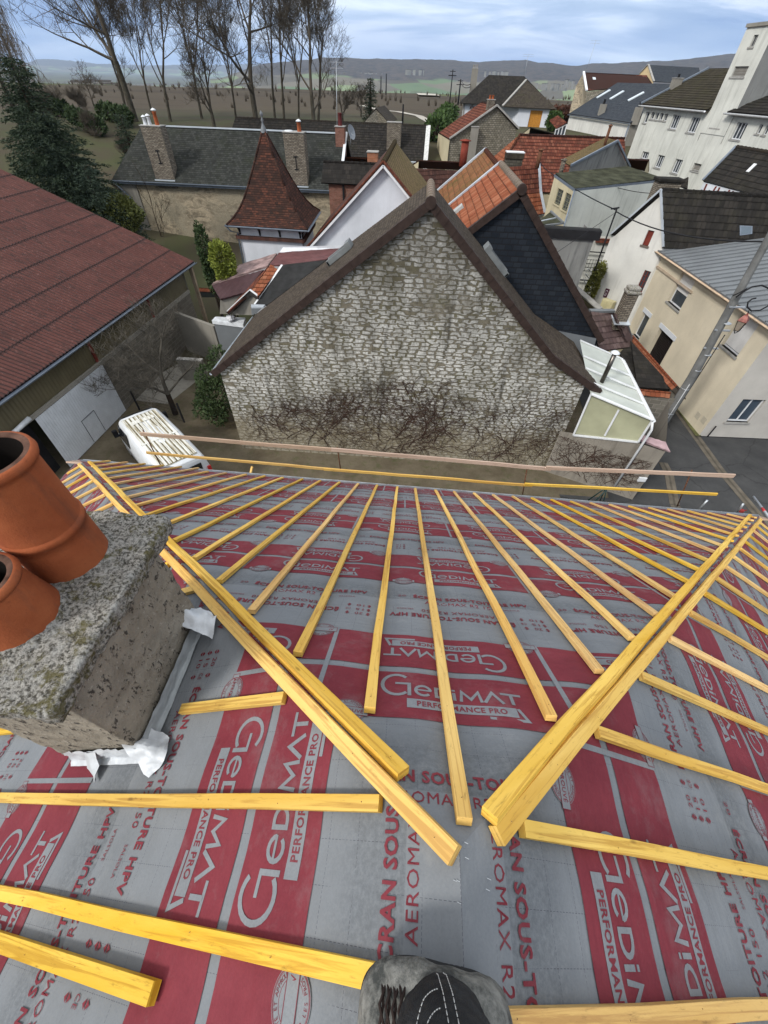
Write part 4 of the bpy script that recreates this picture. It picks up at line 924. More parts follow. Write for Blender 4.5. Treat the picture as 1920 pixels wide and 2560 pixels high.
M_OLIVE=m_flat('olive_sheet',(.105,.088,.050),.5,.3,var=.25,vs=2)
M_TCW=m_flat('white_flue',(.6,.62,.64),.4,.5)
# ================================================================== the stone gable house
fs=Frame((0,14.3)); g=lambda p:fs.aty(p); X=lambda p:(g(p).x,g(p).z)
L_=X(dsp(457,806)); A_=X(dsp(931,432)); K_=X(dsp(1196,772)); R_=X(dsp(1298,846))
sh=empty('stone_gable_house','house with a large rubble stone gable laced with bare creeper, facing the re-roofed house','house',fr=fs)
m=MB(); zb=-.3; ins=.22
sl=(A_[1]-L_[1])/(A_[0]-L_[0]); s1=(A_[1]-K_[1])/(K_[0]-A_[0])
xwl=L_[0]+.30; xwr=R_[0]-.62
zwr=R_[1]+.28; zwl=L_[1]+.30*sl-.12
wallpanel(m,(0,.14,0),(1,0,0),[(xwl,zb),(K_[0],zb),(K_[0],K_[1]-.12),(A_[0],A_[1]-.14),(xwl,zwl)])
wallpanel(m,(0,.14,0),(1,0,0),[(K_[0],zb),(xwr,zb),(xwr,zwr),(K_[0],K_[1]-.12)])
pg=[0,0,(xwr,zwr),0,0,(xwl,zwl)]
m.poly([(xwl,.14,zb),(xwl,.14,pg[5][1]),(xwl,5.0,pg[5][1]),(xwl,5.0,zb)]); m.poly([(xwr,.14,zb),(xwr,4.0,zb),(xwr,4.0,pg[2][1]),(xwr,.14,pg[2][1])])
m.build('wall',M_RUB,sh)
yl=fs.atz(dsp(541,681),L_[1]).y; yr=fs.atz(dsp(1252,739),R_[1]).y; yrd=2.95
print('stone back y',yl,yr,'prof',L_,A_,K_,R_)
roof(sh,[(L_[0],0,L_[1]),(L_[0],yl,L_[1]),(A_[0],yrd,A_[1]),(A_[0],0,A_[1])],'flat',M_TDK)
kb=yrd+(yr-yrd)*(K_[0]-A_[0])/(R_[0]-A_[0])
roof(sh,[(K_[0],0,K_[1]),(A_[0],0,A_[1]),(A_[0],yrd,A_[1]),(K_[0],kb,K_[1])],'flat',M_TDK)
roof(sh,[(R_[0],0,R_[1]),(K_[0],0,K_[1]),(K_[0],kb,K_[1]),(R_[0],yr,R_[1])],'flat',M_TDK)
ridge(sh,(A_[0],-.02,A_[1]-.03),(A_[0],yrd,A_[1]-.03),M_RIDG,.12,.36)
for a,b in ((L_,A_),(K_,A_),(R_,K_)): verge(sh,(a[0],0,a[1]),(b[0],0,b[1]),M_BRN,hh=.18)
m=MB(); m.tube([(A_[0],-.06,A_[1]-.06),(A_[0],.1,A_[1]-.06)],.16,14); m.build('ridge_end_cap',M_BRN,sh)
gutter(sh,(L_[0]-.05,0,L_[1]-.04),(L_[0]-.05,yl,L_[1]-.04),M_ZINCL,.06)
# roof windows standing open a little
def roofwin(px_lo,px_hi,side):
    # plane of the slope
    a=Vector((A_[0],0,A_[1])); b=Vector((L_[0],0,L_[1])) if side<0 else Vector((K_[0],0,K_[1]))
    d=(b-a).normalized(); n=Vector((0,1,0)).cross(d); n=n if n.z>0 else -n
    def hit(p):
        o,r=fs._r(p); k=(a-o).dot(n)/r.dot(n); return o+r*k
    lo,hi=hit(px_lo),hit(px_hi); y0=(lo.y+hi.y)/2; s0=(hi-a).dot(d); s1_=(lo-a).dot(d)
    P=lambda s,y,k:a+d*s+Vector((0,y,0))+n*k
    m=MB(); ww=.56
    for (ya,yb_,sa,sb,k0,k1) in ((y0,y0+ww,s0,s0+.20,.02,.26),(y0,y0+.07,s0+.20,s1_,.02,.20),(y0+ww-.07,y0+ww,s0+.20,s1_,.02,.20),(y0,y0+ww,s1_-.07,s1_,.02,.18)):
        vs_=[P(s,y,k) for k in (k0,k1) for s,y in ((sa,ya),(sb,ya),(sb,yb_),(sa,yb_))]
        m.add(vs_,[(3,2,1,0),(4,5,6,7),(0,1,5,4),(1,2,6,5),(2,3,7,6),(3,0,4,7)])
    o=m.build('roof_window',m_flat('roof_window_frame',(.16,.17,.17),.5,.4),sh,bevel=.006)
    m=MB(); m.face([P(s0+.2,y0+.07,.16),P(s1_-.07,y0+.07,.16),P(s1_-.07,y0+ww-.07,.16),P(s0+.2,y0+ww-.07,.16)]); m.build('pane',M_PANE,o)
roofwin(dsp(700,597),dsp(768,520),-1); roofwin(dsp(1098,621),dsp(1040,525),1)
# lean-to on the right: roughcast wall, white verandah with translucent roof
co_xy=(9.99,12.78); wl0=fs.o; 
lt=empty('lean_to','roughcast lean-to with a white glazed verandah on the right end of the stone gable','lean-to',loc=(0,0,0))
a0=Vector((xwr-.25,14.30,0)); b0_=Vector((co_xy[0],co_xy[1],0)); hd=(b0_-a0).normalized(); LW=(b0_-a0).length
def onw(p): q=pv(p,a0,b0_); return ((q-a0).dot(hd),q.z)
t1_=onw(T6(450,1205)); t2_=onw(T6(1050,1318)); print('lean wall',t1_,t2_,LW, onw(T6(850,1250)))
gtl=onw(T6(565,950)); gtr=onw(T6(945,1110)); gbl=onw(T6(455,1205)); gbr=onw(T6(855,1248)); print('glaz',gtl,gtr,gbl,gbr)
m=MB(); zt=gbl[1]-.02; zr_=t2_[1]; wallpanel(m,a0,hd,[(0,-.3),(LW,-.3),(LW,zr_),(gbr[0],gbr[1]-.05),(0,zt)])
nb=Vector((-hd.y,hd.x,0)); side=b0_+nb*4.2; m.poly([b0_-V((0,0,.3)),side-V((0,0,.3)),side+V((0,0,zr_)),b0_+V((0,0,zr_))]); m.build('wall',M_ROU,lt)
P=lambda s,z,k=0:a0+hd*s+V((0,0,z))-nb*k
def fbar(parent,a,b,w_=.07,h_=.07,mat=M_WHITEP,name='glazing_bar'): m=MB(); m.bar(a,b,w_,h_); return m.build(name,mat,parent,bevel=.004)
M_POLY=m_flat('translucent_sheet',(.36,.36,.24),.35,.5,var=.25,vs=.8); M_POLYL=m_flat('translucent_roof',(.42,.44,.39),.35,.5,var=.18,vs=1)
m=MB(); m.poly([P(*gbl),P(*gbr),P(*gtr),P(*gtl)]); ve=m.build('verandah_glazing',M_POLY,lt)
for a,b in ((gbl,gbr),(gtl,gtr),(gbl,gtl),(gbr,gtr)): fbar(ve,P(*a,.02),P(*b,.02),.09)
mb_=onw(T6(648,1210)); mt_=onw(T6(735,1050)); fbar(ve,P(*mb_,.02),P(*mt_,.02),.06)
# verandah roof: from the glazing top back to the neighbour
zq=gtr[1]; 
rfa=P(*gtl,.12); rfb=P(*gtr,.12); q3=pv(T6(750,735),(9.0,17.6),(9.6,17.6)); 
def atz_(p,z): return pz(p,z)
c_far_r=pz(T6(752,738),gtr[1]+.05); c_far_l=pz(T6(495,625),gtl[1]+.35); print('verandah far',c_far_r,c_far_l, rfa, rfb)
m=MB(); m.face([rfa,rfb,c_far_r,c_far_l]); vr=m.build('verandah_roof',M_POLYL,lt)
for t_ in (0,.22,.45,.68,1.0):
    a=rfa.lerp(c_far_l,t_)+V((0,0,.03)); b=rfb.lerp(c_far_r,t_)+V((0,0,.03)); fbar(vr,a,b,.06,.05)
fbar(vr,rfb+V((0,0,.02)),c_far_r+V((0,0,.02)),.08,.06); gutter(lt,rfb+V((.07,0,0)),c_far_r+V((.07,0,0)),M_WHITEP,.06)
pb=onw(T6(712,1512)); pipe(lt,[P(gtr[0]+.02,gtr[1]-.05,.10),P(*onw(T6(940,1165)),.12),P(*pb,.12)],.045,M_WHITEP)
pk=[pz(T6(870,1205),zr_+.15),pz(T6(850,1235),zr_+.05),pz(T6(1055,1312),zr_),pz(T6(1020,1255),zr_+.08)]
m=MB(); roof(lt,pk,'steel',m_flat('pink_sheet',(.36,.25,.26),.6,.3,var=.3),'sheet_roof',.04)
fl=py(T6(620,900),15.2); flt=pat(T6(735,695),(fl.x,fl.y)); print('flue',fl,flt)
m=MB(); m.tube([fl,(fl.x,fl.y,flt.z-.02)],.085,14); fo=m.build('flue_pipe',m_flat('steel_flue',(.10,.09,.08),.3,.6,.8,.4,3),lt)
m=MB(); m.lathe([(.001,.09),(.10,.07),(.17,.02),(.17,.0),(.05,.03)],(fl.x,fl.y,flt.z-.06),18); m.build('flue_cap',M_TCW,fo)
m=MB(); q=onw(T6(878,1475)); m.box(-.16,-.08,-.11,.16,.0,.11); mt=m.build('meter_box',M_WHITEP,lt,bevel=.02); mt.location=P(q[0],q[1],.03)
# ---- bare creeper on the stone gable ---------------------------------------------------------
def creeper(root_name,label,starts,planefn,bounds,mat,seed,nb_=26,ln=.11,rad=.014,grp=None):
    rnd=random.Random(seed); m=MB(); 
    def grow(x,z,a,r,depth,steps):
        pts=[(x,z)]
        for i in range(steps):
            a+=rnd.uniform(-.38,.38)+(.05 if a<PI/2 else -.05)*0; x+=math.cos(a)*ln; z+=math.sin(a)*ln
            if not bounds(x,z): break
            pts.append((x,z))
            if depth<3 and rnd.random()<(.30 if depth==0 else .22): grow(x,z,a+rnd.choice((-1,1))*rnd.uniform(.35,1.1),r*.68,depth+1,int(steps*.62))
        if len(pts)>1:
            n=len(pts); m.tube([planefn(a_,b_,.018+.012*rnd.random()) for a_,b_ in pts],[max(.0035,r*(1-.75*i/n)) for i in range(n)],4,cap=False)
    for (x,z,a,r,st) in starts: grow(x,z,a,r,0,st)
    o=m.build(root_name,mat); tag(o,label,'creeper',grp); return o
M_VINE=m_flat('creeper_twigs',(.060,.036,.028),.9,.1,var=.5,vs=8)
st_=[]
rnd=random.Random(4)
for i in range(19): st_.append((rnd.uniform(-6.3,6.0),rnd.uniform(.2,1.4),rnd.choice((.15,.45,1.0,1.6,2.1,2.7,3.0)),.013,rnd.randint(16,34)))
for i in range(5): st_.append((-.2+i*.7+rnd.uniform(-.3,.5),1.0+rnd.uniform(0,.6),.6+i*.45,.016,rnd.randint(18,30)))
for i in range(7): st_.append((-6.6,2.4+rnd.uniform(-1,.4),-.9+i*.22,.014,rnd.randint(10,22)))
creeper('bare_creeper','bare reddish creeper branches spreading over the foot of the rubble stone gable',st_,lambda x,z,k:V((x,14.44-k,z)),lambda x,z:z<4.3-.25*abs(x-2)+rnd.random()*.8 and z>.1 and -7.2<x<7.0,M_VINE,5)
st_=[(rnd.uniform(.2,LW-.2),rnd.uniform(.1,1.2),rnd.uniform(.3,2.8),.013,rnd.randint(12,24)) for i in range(16)]
creeper('bare_creeper','bare reddish creeper on the grey roughcast lean-to wall below the verandah',st_,lambda x,z,k:P(x,z,k),lambda x,z:0<x<LW-.1 and .1<z<zt-.15,M_VINE,8)
# ================================================================== slate-hung gable with orange tiles
f2=Frame((0,18.9)); h2=lambda p:(f2.aty(p).x,f2.aty(p).z)
a2=h2(C(1010,520)); r2=h2((1508,852)); l2_=h2(C(487,925)); s2=(a2[1]-l2_[1])/(a2[0]-l2_[0]); xl2=a2[0]-4.2; zl2=a2[1]-4.2*s2
b2=f2.atz(C(760,270),a2[1]); b3=f2.atz(C(600,132),a2[1]-.12); print('slate',a2,r2,l2_,b2,b3)
sg=gable_house(f2,'slate_gable_house','house with a dark slate-hung gable, bright orange tiles and brown verge tiles',[(xl2,zl2),a2,r2],b2.y,M_SLG,('pantile','mech'),(M_TOR,M_TRB),verg=M_BRN,rmat=M_RIDG,zb=0,inset=.15,backwall=False,rr=.13)
m=MB(); m.tube([(a2[0],-.08,a2[1]-.02),(a2[0],.1,a2[1]-.02)],.17,14); m.build('ridge_end_cap',M_BRN,sg)
m=MB(); m.bar((a2[0],b2.y+.1,a2[1]+.05),(xl2,b2.y+.1,zl2+.05),.22,.10); m.build('zinc_flashing',M_ZINCL,sg)
m=MB(); m.poly([(2.9+4.0,-.02,2.2),(r2[0]-.1,-.02,2.2),(r2[0]-.35,-.02,r2[1]+.1),(2.9+3.2,-.02,4.5)]); m.build('zinc_cladding',M_ZINC,sg)
# small skylight box on the orange slope
def slope_box(parent,p3,dirx,n_,sz,mat,name='roof_vent'):
    m=MB(); m.box(-sz[0]/2,-sz[1]/2,0,sz[0]/2,sz[1]/2,sz[2]); o=m.build(name,mat,parent,bevel=.02); o.location=p3; o.rotation_euler=n_; return o
pp=f2.atz(C(430,640),a2[1]-2.2*s2*.62); slope_box(sg,(pp.x-.25,max(pp.y,1.0),zl2+(pp.x-.25-xl2)*s2+.02),None,(0,-math.atan(s2),0),(.75,.4,.16),m_flat('vent_box',(.35,.36,.35),.6,.3,var=.3))
f3=Frame((0,18.9+b2.y+.2)); L3=max(3.0,b3.y-b2.y-.2)
sg2=gable_house(f3,'mossy_orange_roof_house','row house with a mossy orange tiled roof behind the slate-hung gable, edged with zinc',[(xl2,zl2-.12),(a2[0]-.05,a2[1]-.14),(r2[0]-.6,r2[1])],min(L3,12),M_CREAM,('mech','mech'),(M_TORM,M_TRB),rmat=M_TOR,zb=0,inset=.2,rr=.12)
m=MB(); L3=min(L3,12); m.bar((a2[0]-.05,L3,a2[1]-.08),(xl2,L3,zl2-.06),.25,.12); m.bar((a2[0]-.05,L3,a2[1]-.08),(a2[0]+2,L3,a2[1]-2.0),.25,.12); m.build('zinc_flashing',M_ZINCL,sg2)
# ================================================================== white gable and mossy roof
f4=Frame((0,25.7),0); h4=lambda p:(f4.aty(p).x,f4.aty(p).z); a4=h4(T4(1268,430)); l4=h4(T4(757,1003)); s4=(a4[1]-l4[1])/(a4[0]-l4[0]); r4=(a4[0]+3.6,a4[1]-3.6*s4); b4=f4.atz(T4(1352,285),a4[1]); print('white gable',a4,l4,b4,s4)
wg=gable_house(f4,'white_gable_house','house with a plain bluish white gable edged in white boards and a mossy roof',[(l4[0]-.35,l4[1]-.35*s4),a4,r4],min(b4.y,11),M_GABW,('flat','flat'),(M_TDR,M_TMOS),rmat=M_TMOS,zb=1,inset=.30,rr=.12)
m=MB(); u_=V((0,-.03,-.12)); m.bar(V((l4[0],0,l4[1]))+u_,V((a4[0],0,a4[1]))+u_,.10,.26,up=(0,1,0)); m.bar(V((r4[0],0,r4[1]))+u_,V((a4[0],0,a4[1]))+u_,.10,.26,up=(0,1,0)); m.build('white_verge_board',M_WHITEP,wg)
m=MB(); u_=V((0,.0,.05)); m.bar(V((l4[0]-.3,0,l4[1]-.3*s4))+u_,V((a4[0],0,a4[1]))+u_,.30,.09,up=(0,0,1)); m.bar(V((r4[0],0,r4[1]))+u_,V((a4[0],0,a4[1]))+u_,.30,.09,up=(0,0,1)); m.build('verge_tiles',M_TRB,wg)
# ================================================================== turret
tz=6.29; c1=pz(T1(978,972),tz);c2=pz(T1(1328,994),tz);c3=pz(T1(1382,910),tz); c4=c1+c3-c2; ctr=(c1+c2+c3+c4)/4; ta=pat(T1(1133,548),(ctr.x,ctr.y)); print('turret',c1,c2,c3,ctr,ta)
tu=empty('turret','square turret with a tall flared pyramid roof of stained red-brown tiles','turret',loc=(ctr.x,ctr.y,0))
ex=(c2-c1).normalized(); ey=(c4-c1).normalized(); hx=(c2-c1).length/2; hy=(c4-c1).length/2; Ht=ta.z-tz
TP=lambda sx,sy,z:ex*(sx*hx)+ey*(sy*hy)+V((0,0,z))
rings=[(0,1.0),(.07,.84),(.16,.70),(.27,.575),(.42,.44),(.7,.22),(.955,.03)]
for si,(p,q) in enumerate((((-1,-1),(1,-1)),((1,-1),(1,1)),((1,1),(-1,1)),((-1,1),(-1,-1)))):
    for i in range(len(rings)-1):
        (t0,s0),(t1,s1_)=rings[i],rings[i+1]
        roof(tu,[TP(p[0]*s0,p[1]*s0,tz+t0*Ht),TP(q[0]*s0,q[1]*s0,tz+t0*Ht),TP(q[0]*s1_,q[1]*s1_,tz+t1*Ht),TP(p[0]*s1_,p[1]*s1_,tz+t1*Ht)],'flat',M_TTUR,name='roof',thick=.03)
for sx,sy in ((-1,-1),(1,-1),(1,1),(-1,1)):
    m=MB(); 
    for i in range(len(rings)-1):
        (t0,s0),(t1,s1_)=rings[i],rings[i+1]; m.tube([TP(sx*s0,sy*s0,tz+t0*Ht+.01),TP(sx*s1_,sy*s1_,tz+t1*Ht+.01)],[.055,.05],7)
    m.build('hip_tiles',M_TTUR,tu)
m=MB(); m.lathe([(.17,-.10),(.13,.06),(.06,.20),(.035,.30),(.075,.36),(.04,.42),(.03,.50),(.08,.56),(.075,.63),(.02,.70),(.001,.74)],(0,0,ta.z-.12),14); m.build('finial',M_ZINC,tu)
m=MB(); k=.80
for (p,q) in (((-1,-1),(1,-1)),((1,-1),(1,1)),((1,1),(-1,1)),((-1,1),(-1,-1))): m.poly([TP(p[0]*k,p[1]*k,.5),TP(q[0]*k,q[1]*k,.5),TP(q[0]*k,q[1]*k,tz+.1),TP(p[0]*k,p[1]*k,tz+.1)])
m.build('wall',M_PILW,tu)
m=MB()
for (p,q) in (((-1,-1),(1,-1)),((1,-1),(1,1)),((-1,1),(-1,-1))): m.bar(TP(p[0]*.83,p[1]*.83,tz-.62),TP(q[0]*.83,q[1]*.83,tz-.62),.22,.16,ext=.05)
m.build('tiled_string_course',M_TDR,tu)
for (p,q) in (((-1,-1),(1,-1)),((1,-1),(1,1)),((-1,1),(-1,-1))): gutter(tu,TP(p[0]*1.02,p[1]*1.02,tz-.02),TP(q[0]*1.02,q[1]*1.02,tz-.02),M_GUT,.07)
for (p,q) in (((-1,-1),(1,-1)),((1,-1),(1,1))):
    for i in range(4):
        t=-.78+.52*i; b_=V((0,0,0)); e0=TP(p[0],p[1],0);e1=TP(q[0],q[1],0); md=(e0+e1)/2; dr=(e1-e0)/2; o0=md*.80+dr*t*.98; o1=md*.97+dr*t*.98
        m=MB(); pts=[o0+V((0,0,tz-.50)),o0.lerp(o1,.15)+V((0,0,tz-.28)),o0.lerp(o1,.5)+V((0,0,tz-.14)),o1+V((0,0,tz-.06))]
        for i_ in range(3): m.bar(pts[i_],pts[i_+1],.09,.08)
        m.build('bracket',M_DARKP,tu)
pipe(tu,[TP(-1.0,-1.0,tz-.1),TP(-.95,-.95,tz-.3),TP(-.82,-.84,tz-.42),TP(-.83,-.86,1)],.04)
# ================================================================== long stone house with slate roof
lz=5.68; e1=pz(T1(482,778),lz); e2=pz(T1(1415,822),lz); ang=math.degrees(math.atan2(e2.y-e1.y,e2.x-e1.x)); fl_=Frame((e1.x,e1.y),ang); LL=(e2-e1).length
yr5=4.6; rl=fl_.aty(T1(612,545),yr5); rr5=fl_.aty(T1(1460,577),yr5); rz=(rl.z+rr5.z)/2; print('long',e1,e2,ang,rl,rr5)
lh=empty('long_stone_house','long old stone house with a dark slate roof, two tall brick chimneys at its eaves','house',fr=fl_)
xr5=LL+1.0
roof(lh,[(0,0,lz),(xr5,0,lz),(xr5,yr5,rz),(rl.x,yr5,rz)],'slate',M_SLA); roof(lh,[(xr5,yr5,rz),(rl.x,yr5,rz),(0,9.2,lz),(xr5,9.2,lz)],'slate',M_SLA); roof(lh,[(0,0,lz),(rl.x,yr5,rz),(0,9.2,lz)],'slate',M_SLA)
m=MB(); m.bar((rl.x,yr5,rz+.05),(xr5,yr5,rz+.05),.24,.08); m.build('zinc_ridge',M_ZINCL,lh)
zc=pat(T1(860,920),(e1.x,e1.y)).z; m=MB(); wallpanel(m,(.35,.4,0),(1,0,0),[(0,-1),(xr5-.4,-1),(xr5-.4,lz+.1),(0,lz+.1)]); m.poly([(.35,.4,-1),(.35,.4,lz+.1),(.35,8.8,lz+.1),(.35,8.8,-1)]); m.build('wall',M_OLDW,lh)
m=MB(); m.box(.30,.33,-1,1.75,.42,lz-.12); m.build('corner_pilaster',M_CON,lh)
m=MB(); m.box(-.1,-.02,lz-.20,xr5,.45,lz-.06); m.build('cornice',M_GUT,lh)
gutter(lh,(-.1,-.08,lz),(xr5,-.08,lz),M_GUT,.09); pipe(lh,[(.15,-.05,lz-.1),(.45,.05,lz-.5),(.95,.22,lz-1.1),(1.0,.25,0)],.06)
xx=fl_.aty(T1(725,790),.5).x; zt5=fl_.aty(T1(667,545),.6).z; M_CLAY=M_TC
chim(lh,xx+.0,.75,1.6,.95,lz-.4,zt5,M_BRK,[(-.55,0,.14,.35,M_TCW,M_TCW),(-.25,.1,.14,.42,M_TCW,M_TCW),(.4,0,.15,.75,M_CLAY,M_TCW)],label='left of the two tall grey brick chimneys on the long slate roof')
xx2=fl_.aty(T4(690,600),.5).x; zt6=fl_.aty(T4(638,225),.6).z
chim(lh,xx2-.05,.75,1.6,.95,lz-.4,zt6,M_BRK,[(-.45,0,.30,.06,M_TCW,None),(.4,0,.16,.5,M_CLAY,M_TCW)],label='right of the two tall grey brick chimneys on the long slate roof')
for cx in (xx,xx2-.05):
    m=MB(); z0=(lz+zt5)/2-.1; m.bar((cx,.245,z0-.38),(cx,.245,z0+.38),.05,.04,up=(0,1,0)); m.bar((cx-.16,.245,z0+.36),(cx+.16,.245,z0+.40),.05,.04,up=(0,1,0)); m.bar((cx-.16,.245,z0-.40),(cx+.16,.245,z0-.36),.05,.04,up=(0,1,0)); m.build('iron_anchor',M_DARKP,lh)
    m=MB(); m.box(cx-.85,.12,lz-.02,cx+.85,.27,lz+.16); m.build('zinc_flashing',M_ZINCL,lh)
q=fl_.aty(T4(970,300),3.6); q2=fl_.aty(T4(975,185),3.9); chim(lh,q.x,3.9,.75,.75,rz-1.3,q2.z,M_BRR,[(0,0,.17,.75,m_flat('dark_red_pot',(.10,.025,.025),.8,.2),None)],label='small red brick chimney with a dark red pot at the right end')
m=MB(); m.bar((xr5,0,lz+.1),(xr5,yr5,rz+.1),.22,.14); m.build('white_verge',M_WHITEP,lh)
q=fl_.aty(T1(1012,895),.38); window(lh,(0,.4,0),(1,0,0),q.x-.4,q.z-.6,q.x+.4,q.z+.55,.12,M_DARKP,M_PANE,0,M_BRR)
# satellite dish + aerial
ds=fl_.aty(T4(1040,225),3.5); sdh=empty('satellite_dish','grey satellite dish on the right end of the long slate roof','satellite dish',loc=fl_.M@ds)
m=MB(); n=20; prof=[(.02+.46*i/6,.12*(i/6)**2) for i in range(7)]; m.lathe(prof,(0,0,0),n); o=m.build('dish',m_flat('dish_grey',(.22,.24,.26),.5,.4),sdh); o.rotation_euler=(math.radians(70),0,math.radians(65)); 
m=MB(); m.tube([(0,0,0),(.25,-.35,-.15),(.3,-.4,-.1)],.02,6); m.tube([(0,.05,0),(0,.1,-.5),(-.1,.4,-.9)],.03,6); m.build('dish_arm',M_GALV,sdh)
def aerial(p0,p1,label,n=4,w_=.5):
    e=empty('tv_aerial',label,'TV aerial','television aerials',loc=p0); d=p1-p0; m=MB(); m.tube([V((0,0,-.6)),d],.022,6); m.build('mast',M_GALV,e)
    m=MB()
    for k,t in enumerate((.98,.90)):
        c=d*t; m.bar(c-V((w_,0,0)),c+V((w_,0,0)),.02,.02)
        for i in range(n): x=-w_+2*w_*i/(n-1); m.bar(c+V((x,-.18,0)),c+V((x,.18,0)),.012,.012)
    m.build('antenna_rods',M_GALV,e)
q=fl_.M@fl_.aty(T1(1455,560),4.6); aerial(q,pat(T1(1452,262),(q.x,q.y)),'tall thin television aerial standing behind the long slate roof')
# roof behind
f6=Frame((0,60),0); z6=8.3; p1=pz(T4(245,122),z6);p2=pz(T4(1572,178),z6); sc_=p2.y
f6=Frame((p1.x,p1.y),math.degrees(math.atan2(p2.y-p1.y,p2.x-p1.x))); L6=(p2-p1).length
h6=empty('long_dark_roof_house','long low house with a dark tiled roof directly behind the long slate roof','house',fr=f6)
roof(h6,[(0,0,z6),(L6,0,z6),(L6+.1,-5.2,z6-3.7),(-.8,-5.2,z6-3.7)],'mech',M_TBLK); roof(h6,[(0,0,z6),(L6,0,z6),(L6+.1,5.2,z6-3.7),(-.8,5.2,z6-3.7)],'mech',M_TBLK); ridge(h6,(0,0,z6-.02),(L6,0,z6-.02),M_TGB,.12,.5)
m=MB(); m.poly([(0.2,-4.9,0),(L6-.1,-4.9,0),(L6-.1,-4.9,z6-3.6),(.2,-4.9,z6-3.6)]); m.poly([(L6-.1,-4.9,0),(L6-.1,4.9,0),(L6-.1,4.9,z6-3.6),(L6-.1,0,z6-.1),(L6-.1,-4.9,z6-3.6)]); m.build('wall',M_CREAM,h6)
m=MB(); m.bar((L6+.12,0,z6+.02),(L6+.2,-5.2,z6-3.66),.5,.10); m.build('white_verge',m_flat('patched_white',(.55,.55,.53),.8,.2,var=.3,vs=6),h6)
q=f6.aty(T4(1340,260),-2.6); chim(h6,q.x,-2.4,1.6,1.0,z6-3,z6-.2+.5,M_BRK)
# brick block with dark roof between the slate roof and the white gable
f7=Frame((0,34)); h7=lambda p:f7.aty(p,0); q1=h7(T4(838,572)); q2=h7(T4(1180,580)); 
bb=empty('brick_annex','small brown brick annex with a dark tiled roof between the turret and the white gable','annex',fr=f7)
qa=f7.aty(T4(838,425),1.3); roof(bb,[(q1.x,0,q1.z),(q2.x+.6,0,q1.z),(q2.x+.6,1.3,qa.z),(q1.x,1.3,qa.z)],'flat',M_TBLK); roof(bb,[(q1.x,2.6,q1.z),(q2.x+.6,2.6,q1.z),(q2.x+.6,1.3,qa.z),(q1.x,1.3,qa.z)],'flat',M_TBLK); ridge(bb,(q1.x,1.3,qa.z-.02),(q2.x+.6,1.3,qa.z-.02),M_TBLK,.1)
m=MB(); m.box(q1.x+.45,.25,1,q2.x+.5,2.4,q1.z); m.build('wall',M_BRR,bb); m=MB(); m.bar((q1.x+1.45,.2,1),(q1.x+1.45,.2,q1.z-.1),.12,.12); m.build('timber_post',M_DARKP,bb)
p=py(T4(1195,360),36.5); chim(bb,f7.loc(p).x,2.5,.7,.7,q1.z-1,p.z,m_brick('brick_orange',(.30,.10,.045),(.40,.15,.07),(.2,.15,.12)),name='chimney',label='small orange brick chimney')
def strip_roof(name,label,pxs,zs,kind,mat,wall=None,group=None,drop=3.0,cat='house'):
    P3=[pz(p,z) for p,z in zip(pxs,zs)]; n3=(P3[1]-P3[0]).cross(P3[2]-P3[0]); P3[3]=ray(pxs[3])*((P3[0]-CO).dot(n3)/ray(pxs[3]).dot(n3))+CO; e=empty(name,label,cat,group,loc=P3[0]); L0=[p-P3[0] for p in P3]
    roof(e,L0,kind,mat)
    if wall:
        m=MB(); a,b=L0[0],L0[1]; m.poly([a-V((0,0,drop)),b-V((0,0,drop)),b-V((0,0,.08)),a-V((0,0,.08))])
        for c,d in ((L0[0],L0[3]),(L0[1],L0[2])): m.poly([c-V((0,0,drop)),d-V((0,0,drop+(d.z-c.z)*0)),d-V((0,0,.08)),c-V((0,0,.08))])
        m.build('wall',wall,e)
    return e,P3
strip_roof('lean_to_roof','strip of bright red pantiles beside the small orange brick chimney',[T4(1005,432),T4(1170,438),T4(1170,400),T4(1005,395)],(6.6,6.6,7.2,7.2),'pantile',M_TOR,M_CREAM,cat='lean-to')
strip_roof('red_roof_house','low house with a bright red tiled strip roof right of the mossy ridge',[T2(105,722),T2(345,732),T2(345,700),T2(150,692)],(6.2,6.2,6.8,6.8),'mech',M_TRB,M_CREAM)
strip_roof('dark_red_roof_house','house with a dark red-brown double tiled roof left of the mossy orange roof',[T2(100,825),T2(262,812),T2(320,737),T2(105,726)],(5.2,5.2,6.3,6.3),'mech',M_TDR,M_CREAM)
strip_roof('glass_lean_to','small pale glass lean-to roof right of the mossy ridge',[T4(1450,455),T4(1515,460),T4(1512,428),T4(1450,424)],(5.6,5.6,6.0,6.0),'smooth',M_ZINCL,M_WHITEP,cat='lean-to')
# ================================================================== red barn on the left
bz=3.9
be1=pz((485,655),bz); be0=pz((0,1001),bz); bd=(be1-be0).normalized(); 
bang=math.degrees(math.atan2(bd.y,bd.x))-90; fb=Frame((be1.x,be1.y),bang)   # local y along the eave (away), x to the right
bt=fb.aty((0,423),0.0); sb=(bt.z-bz)/(-bt.x); print('barn slope',bt,math.degrees(math.atan(sb)))
barn=empty('barn','large barn with a weathered dark red corrugated roof and white corrugated doors','barn',fr=fb)
BW_=10.5; Ln=26
def barnroof():
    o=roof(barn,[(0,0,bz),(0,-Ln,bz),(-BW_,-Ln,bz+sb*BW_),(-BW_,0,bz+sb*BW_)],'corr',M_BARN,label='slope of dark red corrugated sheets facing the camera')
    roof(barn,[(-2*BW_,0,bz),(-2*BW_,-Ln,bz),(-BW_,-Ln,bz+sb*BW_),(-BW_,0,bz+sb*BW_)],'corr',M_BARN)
barnroof()
gA=fb.loc(pz(dsp(275,892),0)); gB=fb.loc(pz(dsp(150,1000),0)); xw=(gA.x+gB.x)/2; print('barn wall x',gA,gB)
d=lambda p:fb.atx(p,xw)
